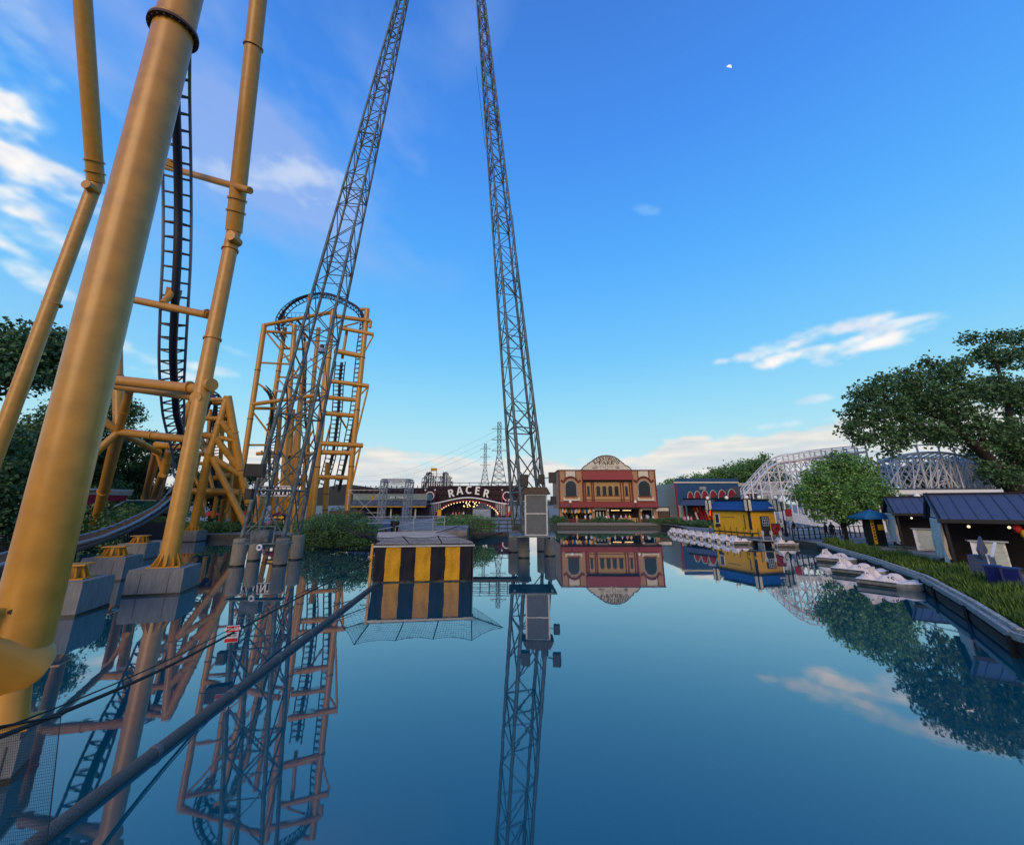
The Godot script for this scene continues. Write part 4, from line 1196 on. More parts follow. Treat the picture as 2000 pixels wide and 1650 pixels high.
func make_blue_building() -> void:
	# deep pale-sided hall with a blue boarded front
	var zc := -99.0
	var a: Vector3 = Vector3(37.32, 0.7, -99)
	var top: float = 9.25
	var t := thing("games_hall", "blue boarded hall with a long pale blank side wall", "building", a)
	var s := Shape.new()
	var fl := 24.0
	var h := top - 0.7
	var side := Vector3(1.6, 0, -34)
	s.quad(Vector3.ZERO + side, Vector3.ZERO, Vector3(0, h, 0), side + Vector3(0, h, 0))
	s.quad(side + Vector3(fl, 0, 0), side, side + Vector3(0, h, 0), side + Vector3(fl, h, 0))
	s.quad(Vector3(fl, 0, 0), side + Vector3(fl, 0, 0), side + Vector3(fl, h, 0), Vector3(fl, h, 0))
	s.quad(Vector3(0, h, 0), Vector3(fl, h, 0), side + Vector3(fl, h, 0), side + Vector3(0, h, 0))
	s.quad(Vector3(0, 0, 0), Vector3(fl, 0, 0), Vector3(fl, h, 0), Vector3(0, h, 0))
	put(t, "wall", s.mesh(), M["pale_wall"])
	for k in 14:
		blk(t, "blue_board", Vector3(7.4, 3.9 + k * 0.42, 0.05 + 0.01 * (k % 2)), Vector3(14.4, 0.41, 0.08), M["blue_board"])
	blk(t, "parapet", Vector3(7.3, h + 0.1, 0.0), Vector3(14.9, 0.28, 0.5), M["cream"])
	blk(t, "corner_trim", Vector3(0.16, h * 0.5, 0.08), Vector3(0.34, h, 0.22), M["crimson"])
	blk(t, "wall_unit", Vector3(6.3, h - 1.2, 0.2), Vector3(1.5, 0.7, 0.25), M["galvanised"])
	blk(t, "wall_lamp", Vector3(-0.1, h - 1.3, -12.0), Vector3(0.3, 0.25, 0.7), M["black"])
	# red half-round panels along the front, growing towards the right
	var tops := [[1347.5, 11.5, 962.2, 96], [1361.3, 12.8, 960.8, 94], [1376, 14.2, 960, 92], [1392.3, 15.2, 959.6, 90], [1409.5, 16.0, 958.8, 88], [1428.5, 17.8, 957.6, 86], [1462, 28.0, 957.2, 82]]
	for q in tops:
		var zz: float = q[3]
		var zcam: float = zz * 0.9616 + 3.0 * 0.2744
		var px := zcam / 820.0
		var x: float = (q[0] - 1000.0) * px
		var y0 := 4.5 + (985.3 - 974.6) * px * 1.03
		var y1: float = 4.5 + (985.3 - q[2]) * px * 1.03
		var p := Shape.new()
		var w: float = q[1] * px
		var pts := PackedVector2Array()
		for k in 15:
			var an := PI * k / 14.0
			pts.append(Vector2(x - a.x + cos(an) * w * 0.5, y0 - 0.7 + sin(an) * (y1 - y0)))
		p.prism(pts, -zz - a.z - 0.2, -zz - a.z)
		var ap := put(t, "arch_panel", p.mesh(), M["crimson"])
		var e := Shape.new()
		var ep := PackedVector3Array()
		for k in 15:
			ep.append(Vector3(pts[k].x, pts[k].y, -zz - a.z + 0.04))
		e.sweep(ep, 0.085, 6)
		put(ap, "arch_trim", e.mesh(), M["pale_wall"])
	# skirt: fascia, purple awning and a dark panel for the shaded opening under it, running from back left to front right
	var c0: Vector3 = Vector3(38.24, 0.7, -97) - a
	var c1: Vector3 = Vector3(45.17, 0.7, -81) - a
	var yf0: float = 4.9
	var dirv := (c1 - c0).normalized()
	var len := (c1 - c0).length()
	var turn := atan2(-dirv.z, dirv.x)
	var mid := (c0 + c1) * 0.5
	blk(t, "fascia", mid + Vector3(0, yf0 + 0.05, 0.1), Vector3(len, 0.3, 0.3), M["black"], turn)
	var aw := Shape.new()
	var bs := Basis(Vector3.UP, turn)
	var fo := bs.z
	aw.quad(c0 + Vector3(0, 3.6, 0) + fo * 1.4, c1 + Vector3(0, 3.6, 0) + fo * 1.4, c1 + Vector3(0, 4.75, 0) + fo * 0.2, c0 + Vector3(0, 4.75, 0) + fo * 0.2)
	aw.quad(c1 + Vector3(0, 3.6, 0) + fo * 1.4, c0 + Vector3(0, 3.6, 0) + fo * 1.4, c0 + Vector3(0, 3.5, 0), c1 + Vector3(0, 3.5, 0))
	put(t, "awning", aw.mesh(), M["slate_roof"])
	blk(t, "dark_front_panel", mid + Vector3(0, 1.8, 0) + fo * -0.9, Vector3(len, 3.5, 0.2), M["interior"], turn)  # closed dark panel standing in for the shade inside the front
	for k in 5:
		blk(t, "front_post", c0.lerp(c1, k / 4.0) + Vector3(0, 1.8, 0), Vector3(0.35, 3.6, 0.35), M["crimson"], turn)
	var rf := Shape.new()
	var hi := Vector3(0, 7.4, 0)
	var r0 := c0.lerp(c1, 0.45)
	rf.quad(r0 + Vector3(0, yf0 + 0.2, 0), c1 + Vector3(0.5, yf0 + 0.2, 0), c1 + hi + fo * -4.0 + Vector3(-0.5, 0, 0), r0 + hi + fo * -4.0 + Vector3(1.5, 0, 0))
	put(t, "canopy_roof", rf.mesh(), M["timber"])
	# prize wall
	var toy := sphere_shape(0.26, 8).mesh()
	var cols := [M["crimson"], M["magenta"], M["red_cloth"], M["crimson"], M["gold_cloth"], M["gelcoat"], M["sign_red"]]
	for k in 60:
		var f := fposmod(k * 0.618, 1.0)
		var h2 := thing("wall_prize", "small " + ["crimson", "magenta", "red", "crimson", "gold", "ivory", "scarlet"][k % 7] + " prize pinned in the dark front of the blue hall", "plush toy", a + c0.lerp(c1, 0.12 + f * 0.5) + Vector3(0, 0.9 + 0.5 * (k % 5), 0) + fo * -0.6, "prizes in the blue hall")
		put(h2, "plush", toy, cols[k % 7], Transform3D(Basis().scaled(Vector3(1, 1.2, 0.8)), Vector3.ZERO))
	var ne := thing("neon_sign", "small glowing red upright tube in the open front of the blue hall", "neon sign", a + c0.lerp(c1, 0.4) + Vector3(0, 1.6, 0) + fo * 0.2)
	bar(ne, "glow_tube", Vector3.ZERO, Vector3(0.1, 1.0, 0), 0.22, 0.12, M["neon_glow"])


func make_platform() -> void:
	# stage over the water with a striped skirt
	var fl: Vector3 = Vector3(-8.36, 2.06, -27.4)
	var fr: Vector3 = Vector3(-2.45, 2.05, -28.2)
	var bl: Vector3 = Vector3(-11.39, 2.2, -37.74)
	var br: Vector3 = Vector3(-6.35, 2.2, -39.88)
	var hgt := 2.2
	fl.y = hgt
	fr.y = hgt
	bl.y = hgt
	br.y = hgt
	var t := thing("landing_stage", "timber stage over the water with black and gold striped skirt", "stage", fl * Vector3(1, 0, 1))
	var o := t.position
	var n := 48
	for k in n:
		var a := fl.lerp(bl, (k + 0.02) / n)
		var b := fr.lerp(br, (k + 0.02) / n)
		var c := fr.lerp(br, (k + 0.95) / n)
		var d := fl.lerp(bl, (k + 0.95) / n)
		var s := Shape.new()
		var th := Vector3(0, -0.06 - 0.012 * ((k * 7) % 3), 0)
		var up := Vector3(0, 0.008 * ((k * 5) % 4), 0)
		s.quad(a - o + up, b - o + up, c - o + up, d - o + up)
		s.quad(a - o + th, b - o + th, b - o + up, a - o + up)
		s.quad(c - o + th, d - o + th, d - o + up, c - o + up)
		put(t, "plank", s.mesh(), M["old_plank"] if (k * 5) % 3 != 0 else M["old_plank_grey"])
	bar(t, "front_beam", fl - o + Vector3(-0.1, -0.16, 0.08), fr - o + Vector3(0.1, -0.16, 0.08), 0.3, 0.1, M["galvanised"])
	bar(t, "side_beam", fl - o + Vector3(-0.05, -0.2, 0), bl - o + Vector3(-0.05, -0.2, 0), 0.12, 0.24, M["timber"])
	bar(t, "side_beam", fr - o + Vector3(0.05, -0.2, 0), br - o + Vector3(0.05, -0.2, 0), 0.12, 0.24, M["timber"])
	# skirt: seven hanging cloths with soft folds
	var edges := [0.005, 0.115, 0.265, 0.415, 0.565, 0.715, 0.865, 0.985]
	for k in 7:
		var cl := Shape.new()
		var nx := 10
		var ny := 8
		var grid := []
		for j in ny + 1:
			var row := []
			for i in nx + 1:
				var f: float = lerpf(edges[k], edges[k + 1] + 0.003, float(i) / nx)
				var v := float(j) / ny
				var p := fl.lerp(fr, f) - o
				var bulge := 0.05 * sin(v * PI) * sin(i * 0.9 + k) + 0.035 * sin(v * 9.0 + absf(i - nx * 0.5) * 0.5 + k * 2.0)
				row.append(p + Vector3(0.05 * bulge, -0.22 - v * 1.98, 0.12 + bulge + (0.03 if k % 2 == 1 else 0.0)))
			grid.append(row)
		for j in ny:
			for i in nx:
				cl.quad(grid[j + 1][i], grid[j + 1][i + 1], grid[j][i + 1], grid[j][i])
		var sk := put(t, "skirt_cloth", cl.mesh(), M["gold_cloth"] if k % 2 == 1 else M["navy_cloth"])
		var hem := Shape.new()
		for i in nx:
			hem.quad(grid[ny][i] + Vector3(0, -0.1, 0.008), grid[ny][i + 1] + Vector3(0, -0.1, 0.008), grid[ny][i + 1] + Vector3(0, 0.07, 0.008), grid[ny][i] + Vector3(0, 0.07, 0.008))
		put(sk, "wet_hem", hem.mesh(), M["algae"])
	# side skirts and corner posts
	var sd := Shape.new()
	sd.quad(bl - o + Vector3(0, -2.2, 0), fl - o + Vector3(0, -2.2, 0), fl - o + Vector3(0, -0.2, 0), bl - o + Vector3(0, -0.2, 0))
	put(t, "side_skirt", sd.mesh(), M["black"])
	var sd2 := Shape.new()
	sd2.quad(fr - o + Vector3(0, -2.2, 0), br - o + Vector3(0, -2.2, 0), br - o + Vector3(0, -0.2, 0), fr - o + Vector3(0, -0.2, 0))
	put(t, "side_skirt", sd2.mesh(), M["black"])
	bar(t, "corner_post", fl - o + Vector3(-0.14, 0.0, 0.1), fl - o + Vector3(-0.14, -2.4, 0.1), 0.14, 0.14, M["yellow_steel"])
	bar(t, "corner_post", fr - o + Vector3(0.02, -0.2, 0.1), fr - o + Vector3(0.02, -2.4, 0.1), 0.06, 0.06, M["dark_steel"])
	# safety net held out round the edge on short poles
	var net := thing("safety_net", "thin dark safety net on poles held out round the stage edge", "net", fl)
	var wires := Shape.new()
	var outs := []
	var across := (fr - fl).normalized()
	var q0 := fl + Vector3(-1.7, 0.55, -0.6)
	var ring := [bl + Vector3(-2.0, 0.6, 3.0), fl + Vector3(-1.9, 0.55, -1.2), fl + Vector3(-0.2, 0.6, 1.7), fl.lerp(fr, 0.33) + Vector3(0, 0.5, 1.6), fl.lerp(fr, 0.67) + Vector3(0, 0.5, 1.6), fr + Vector3(0.2, 0.6, 1.7), fr + Vector3(1.9, 0.55, -0.6), br + Vector3(1.9, 0.55, 3.0)]
	var inn := [bl + Vector3(0, 0, 3.0), fl + Vector3(0, 0, -1.0), fl, fl.lerp(fr, 0.33), fl.lerp(fr, 0.67), fr, fr + Vector3(0, 0, -0.8), br + Vector3(0, 0, 3.0)]
	for k in ring.size():
		rod(net, "pole", inn[k] + Vector3(0, 0.02, 0), ring[k], 0.035, M["black"], 6)
	for k in ring.size() - 1:
		for i in 15:
			var f := i / 14.0
			var pa: Vector3 = inn[k].lerp(inn[k + 1], f) - net.position + Vector3(0, 0.03, 0)
			var pb: Vector3 = ring[k].lerp(ring[k + 1], f) - net.position - Vector3(0, 0.12 * sin(f * PI), 0)
			wires.tube(pa, pb, 0.007, 0.007, 3)
		for i in 9:
			var g := i / 8.0
			var pts := PackedVector3Array()
			for j in 7:
				var f := j / 6.0
				var pa: Vector3 = inn[k].lerp(inn[k + 1], f) + Vector3(0, 0.03, 0)
				var pb: Vector3 = ring[k].lerp(ring[k + 1], f) - Vector3(0, 0.12 * sin(f * PI), 0)
				pts.append(pa.lerp(pb, g) - net.position)
			wires.sweep(pts, 0.007 if i < 8 else 0.016, 3)
	put(net, "mesh", wires.mesh(), M["black"])
	# railing at the back of the stage
	var rl := thing("stage_railing", "grey metal railing across the back of the timber stage", "railing", bl)
	var ra: Vector3 = bl + Vector3(-0.1, 0, -0.3)
	var rb: Vector3 = br + Vector3(0.2, 0, -0.3)
	for k in 4:
		var p := ra.lerp(rb, [0.25, 0.52, 0.82, 1.0][k])
		rod(rl, "post", p, p + Vector3(0, 1.25, 0), 0.05, M["galvanised"], 8)
	for h in [0.75, 1.25]:
		rod(rl, "hand_rail", ra + Vector3(-1.0, h, 0), rb + Vector3(0.1, h, 0), 0.04, M["galvanised"], 8)
	rod(rl, "brace", ra + Vector3(0, 0.2, 0), rb + Vector3(0, 1.2, 0), 0.035, M["galvanised"], 8)
	var pot := thing("planter_pot", "dark square planter pot behind the stage railing", "planter", bl + Vector3(1.1, 0, -1.0))
	var ps := Shape.new()
	ps.lathe(Vector3.ZERO, [[0.0, 0], [0.3, 0], [0.42, 0.9], [0.36, 0.9], [0.34, 0.82], [0, 0.82]], 4)
	put(pot, "pot", ps.mesh(), M["dark_steel"])
	leaf_ball(pot, "foliage", Vector3(0, 1.1, 0), Vector3(0.4, 0.35, 0.4), 120, 0.12, 91)
	# raised paving that leads to the stage
	var pv := Shape.new()
	var py := 2.15
	pv.quad(Vector3(-10.2, py, -41.5), Vector3(-4.2, py, -41.5), Vector3(-6.0, 1.9, -62), Vector3(-17, 1.9, -62))
	pv.quad(Vector3(-10.2, 0.0, -41.5), Vector3(-4.2, 0.0, -41.5), Vector3(-4.2, py, -41.5), Vector3(-10.2, py, -41.5))
	pv.quad(Vector3(-4.2, 0.0, -41.5), Vector3(-6.0, 0, -62), Vector3(-6.0, 1.9, -62), Vector3(-4.2, py, -41.5))
	pv.quad(Vector3(-17, 0.0, -62), Vector3(-10.2, 0, -41.5), Vector3(-10.2, py, -41.5), Vector3(-17, 1.9, -62))
	pv.quad(Vector3(-6.0, 1.9, -62), Vector3(-6.0, 0.7, -75), Vector3(-17, 0.7, -75), Vector3(-17, 1.9, -62))
	struct("stage_approach", pv.mesh(), M["paving"])


func leaf_faces(s: Shape, c: Vector3, size: float, r: RandomNumberGenerator, base: Color, flat := 0.3) -> void:
	# a small bent leaf of two faces in a random pose
	var d := Vector3(r.randfn(), r.randfn() * 0.6 - flat, r.randfn()).normalized()
	var w := d.cross(Vector3(r.randfn(), r.randfn(), r.randfn())).normalized()
	var u := d.cross(w)
	var k := r.randf_range(0.7, 1.35) * size
	var t := r.randf_range(0.78, 1.25)
	s.col = Color(base.r * t * 2.0, base.g * t * r.randf_range(1.9, 2.1), base.b * t * 1.9)
	s.tri(c, c + d * k * 0.5 + w * k * 0.34, c + d * k)
	s.tri(c, c + d * k, c + d * k * 0.5 - w * k * 0.34 + u * k * 0.12)


func leaf_ball(t: Node3D, called: String, c: Vector3, rad: Vector3, count: int, size: float, seedn: int, base := Color(0.05, 0.10, 0.035), hollow := 0.5) -> MeshInstance3D:
	# leaves spread through an uneven ellipsoid
	var r := RandomNumberGenerator.new()
	r.seed = seedn
	var nz := FastNoiseLite.new()
	nz.seed = seedn
	nz.frequency = 0.9
	var s := Shape.new()
	for i in count:
		var d := Vector3(r.randfn(), r.randfn(), r.randfn()).normalized()
		var q := lerpf(hollow, 1.0, sqrt(r.randf())) * (1.0 + 0.35 * nz.get_noise_3dv(d * 2.2))
		leaf_faces(s, c + d * rad * q, size, r, base)
	return put(t, called, s.mesh(), M["leaf"])


func clumps(t: Node3D, called: String, blobs: Array, per: int, size: float, seedn: int, base: Color, rag := 1.0) -> MeshInstance3D:
	# a crown of many small clumps; blobs: [centre, radii]; every clump is a handful of leaves round a twig end
	var r := RandomNumberGenerator.new()
	r.seed = seedn
	var s := Shape.new()
	for b in blobs:
		var c: Vector3 = b[0]
		var rad: Vector3 = b[1]
		var vol := rad.x * rad.y + rad.y * rad.z + rad.x * rad.z
		var n := int(per * vol / (size * size) * 0.02)
		for i in n:
			var d := Vector3(r.randfn(), r.randfn(), r.randfn()).normalized()
			var p := c + d * rad * pow(r.randf(), 0.42) * r.randf_range(0.85, 1.0 + 0.16 * rag)
			var tone := r.randf_range(0.6, 1.45)
			var bb := Color(base.r * tone, base.g * tone, base.b * tone)
			for k in 9:
				leaf_faces(s, p + Vector3(r.randfn(), r.randfn() * 0.5, r.randfn()) * size * 1.1, size, r, bb)
	return put(t, called, s.mesh(), M["leaf"])


func limb(t: Node3D, called: String, pts: Array, r0: float, r1: float) -> void:
	var s := Shape.new()
	var p := PackedVector3Array()
	for q in curve_points(pts, 5):
		p.append(q - t.position)
	var rad := []
	for i in p.size():
		rad.append(lerpf(r0, r1, float(i) / (p.size() - 1)))
	s.sweep(p, rad, 9, true)
	put(t, called, s.mesh(), M["bark"])


func simple_tree(label: String, at: Vector3, h: float, rad: Vector3, size: float, seedn: int, base: Color, group := "", blobs := 11, low := 0.45) -> Node3D:
	var t := thing("tree", label, "tree", at, group)
	var r := RandomNumberGenerator.new()
	r.seed = seedn
	var bl := []
	limb(t, "trunk", [at + Vector3(0, -0.2, 0), at + Vector3(0.1, h * 0.35, 0.1), at + Vector3(0, h * 0.75, 0)], h * 0.035, h * 0.012)
	for k in blobs:
		var an := TAU * k * 0.618
		var y := lerpf(low, 0.92, fposmod(k * 0.377, 1.0))
		var out := (1.0 - pow(absf(y - 0.6) / 0.5, 2.0)) * 0.75 + 0.1
		var c := at + Vector3(cos(an) * rad.x * out, h * y, sin(an) * rad.z * out)
		bl.append([c - at, rad * r.randf_range(0.3, 0.46)])
		if k % 2 == 0:
			limb(t, "limb", [at + Vector3(0, h * (y - 0.25), 0), at.lerp(c, 0.5) + Vector3(0, h * (y * 0.5 - 0.08), 0), c], h * 0.012, h * 0.003)
	clumps(t, "crown", bl, 60, size, seedn, base)
	return t


func boat_hull_mesh() -> Array:
	# a pedal boat 2.7 m long: lower grey hull, white deck with two seat wells and a wheel cover; bow towards +x
	var hull := Shape.new()
	var deck := Shape.new()
	var n := 44
	var prev := []
	for i in n + 1:
		var f := float(i) / n
		var x := lerpf(-1.4, 1.45, f)
		var w := 0.78 * (1.0 - pow(maxf(0.0, (f - 0.62) / 0.38), 2.2) * 0.55)
		var keel := -0.14 + 0.18 * pow(maxf(0.0, (f - 0.75) / 0.25), 2.0)
		var rub := 0.30 + 0.07 * pow(maxf(0.0, (f - 0.5) / 0.5), 2.0)
		# side fairing: tall seat back aft, hump of the paddle wheel amidships, low bow
		var side := 0.36
		side += 0.42 * exp(-pow((f - 0.20) / 0.10, 2.0))
		side += 0.30 * exp(-pow((f - 0.52) / 0.13, 4.0))
		side += 0.10 * exp(-pow((f - 0.85) / 0.1, 2.0))
		var well := 0.24
		if f < 0.08 or f > 0.76:
			well = 0.38 + 0.06 * sin(f * 3.0)
		elif f > 0.13 and f < 0.24:
			well = 0.72
		elif f >= 0.24 and f < 0.40:
			well = 0.36
		var ring := [Vector3(x, keel, 0), Vector3(x, keel, w * 0.75), Vector3(x, rub - 0.05, w), Vector3(x, rub, w + 0.06), Vector3(x, rub + 0.04, w), Vector3(x, side, w * 0.86), Vector3(x, side, w * 0.66), Vector3(x, well, w * 0.58), Vector3(x, well, 0.1), Vector3(x, maxf(well, 0.42), 0.07), Vector3(x, maxf(well, 0.42), 0.0)]
		if i > 0:
			for s in [1.0, -1.0]:
				var m := Vector3(1, 1, s)
				for k in ring.size() - 1:
					var sh := hull if k < 3 else deck
					var a: Vector3 = prev[k] * m
					var b: Vector3 = ring[k] * m
					var c: Vector3 = ring[k + 1] * m
					var d: Vector3 = prev[k + 1] * m
					if s > 0:
						sh.quad(a, b, c, d)
					else:
						sh.quad(b, a, d, c)
		if i == 0 or i == n:
			for s in [1.0, -1.0]:
				var m := Vector3(1, 1, s)
				for k in range(1, ring.size() - 1):
					(hull if k < 3 else deck).tri(ring[0] * m, ring[k] * m, ring[k + 1] * m)
		prev = ring
	return [hull.moulded(), deck.moulded()]


var boat_meshes := []


func pedal_boat(at: Vector3, turn: float, label: String, number := "", group := "white pedal boats") -> void:
	if boat_meshes.is_empty():
		boat_meshes = boat_hull_mesh()
	var t := thing("pedal_boat", label, "pedal boat", at, group, turn)
	put(t, "hull", boat_meshes[0], M["hull_grey"])
	put(t, "deck", boat_meshes[1], M["gelcoat"])
	bar(t, "rubbing_strake", Vector3(-1.38, 0.31, 0.84), Vector3(0.5, 0.31, 0.84), 0.03, 0.05, M["black"])
	bar(t, "waterline_stripe", Vector3(-1.36, 0.06, 0.72), Vector3(0.4, 0.06, 0.72), 0.04, 0.08, M["algae"])
	bar(t, "waterline_stripe", Vector3(-1.36, 0.06, -0.72), Vector3(0.4, 0.06, -0.72), 0.04, 0.08, M["algae"])
	bar(t, "rubbing_strake", Vector3(-1.38, 0.31, -0.83), Vector3(0.6, 0.31, -0.83), 0.03, 0.05, M["black"])
	for s in [-0.32, 0.32]:
		blk(t, "seat_back", Vector3(-0.82, 0.72, s), Vector3(0.12, 0.42, 0.5), M["gelcoat"])
	bar(t, "tiller", Vector3(-0.2, 0.4, 0), Vector3(-0.1, 0.66, 0), 0.03, 0.03, M["dark_steel"])
	if number != "":
		for s in [1.0, -1.0]:
			var tm := TextMesh.new()
			tm.text = number
			tm.font_size = 64
			tm.pixel_size = 0.22 / 46.0
			tm.depth = 0.01
			put(t, "number", tm, M["letter_black"], Transform3D(Basis(Vector3.UP, 0.0 if s > 0 else PI), Vector3(0.25, 0.52, 0.715 * s)))
			put(t, "number", tm, M["letter_black"], Transform3D(Basis(Vector3.UP, 0.0 if s > 0 else PI), Vector3(-0.85, 0.62, 0.70 * s)))


func make_boats() -> void:
	pedal_boat(Vector3(21.47, 0.02, -25.95), -0.98, "white pedal boat numbered 15 moored nearest the grassy bank corner", "15")
	pedal_boat(Vector3(23.19, 0.02, -30.28), -0.98, "white pedal boat numbered 0 moored behind boat 15", "0")
	pedal_boat(Vector3(26.39, 0.02, -36.44), -0.85, "white pedal boat numbered 10 moored farthest along the grassy bank", "10")
	# mooring deck and the row of boats along it
	var d0 := Vector3(28.4, 0.0, -72)
	var d1 := Vector3(28.2, 0.0, -50.5)
	var dk := thing("mooring_deck", "narrow timber mooring deck beside the yellow boathouse", "deck", Vector3(28, 0, -60))
	for k in 40:
		blk(dk, "plank", Vector3(0.9, 0.55 + 0.004 * (k % 3), -11.7 + k * 0.55), Vector3(2.2, 0.07, 0.52), M["old_plank_grey"])
	for k in 8:
		bar(dk, "pile", Vector3(-0.15, -0.8, -11 + k * 3), Vector3(-0.15, 0.55, -11 + k * 3), 0.2, 0.2, M["timber"])
		blk(dk, "tyre_block", Vector3(-0.3, 0.2, -10 + k * 2.9), Vector3(0.12, 0.4, 1.1), M["old_plank_grey"])
	for k in 9:
		var f := k / 8.0
		var p: Vector3 = Vector3(26.4, 0.02, -70.5).lerp(Vector3(26.9, 0.02, -52.5), f)
		var lab := "white pedal boat moored stern out in the row by the boathouse deck"
		if k == 8:
			lab = "white pedal boat at the end of the row beside the stall path"
		elif k == 0:
			lab = "white pedal boat at the end of the row beside the hedge"
		pedal_boat(p, 0.12 + 0.03 * sin(k * 2.0), lab, "", "pedal boats moored in a row")
	pedal_boat(Vector3(30.68, 0.02, -49.73), -0.15, "white pedal boat lying side on past the boathouse row", "", "white pedal boats")
	for q in [1405.0, 1418.0, 1432.0, 1446.0, 1462.0, 1476.0, 1492.0, 1506.0, 1521.0]:
		var f: float = (q - 1405.0) / 116.0
		var p: Vector3 = Vector3(27.9, 0, -62.5).lerp(Vector3(28.3, 0, -51.0), f)
		var po := thing("mooring_post", "thin yellow mooring post at the edge of the boathouse deck", "post", p, "yellow mooring posts")
		bar(po, "shaft", Vector3(0, -0.5, 0), Vector3(0, 1.75, 0), 0.08, 0.08, M["timber"])
		blk(po, "board", Vector3(0.0, 1.45, 0.3), Vector3(0.05, 0.32, 0.6), M["boat_yellow"])
	for q in [[Vector3(28.38, 0.6, -50.3), "white chain post beside the boathouse door"], [Vector3(29.18, 0.6, -50), "white chain post beside the red life ring"], [Vector3(29.9, 0.6, -49.5), "white chain post farthest from the boathouse door"]]:
		var w := thing("chain_post", q[1], "post", q[0], "white chain posts")
		bar(w, "shaft", Vector3.ZERO, Vector3(0, 0.95, 0), 0.06, 0.06, M["white_paint"])
		var s := Shape.new()
		s.sweep(PackedVector3Array([Vector3(-0.12, 0.6, 0), Vector3(-0.12, 0.95, 0), Vector3(0, 1.05, 0), Vector3(0.12, 0.95, 0), Vector3(0.12, 0.6, 0)]), 0.03, 6)
		put(w, "hoop", s.mesh(), M["white_paint"])


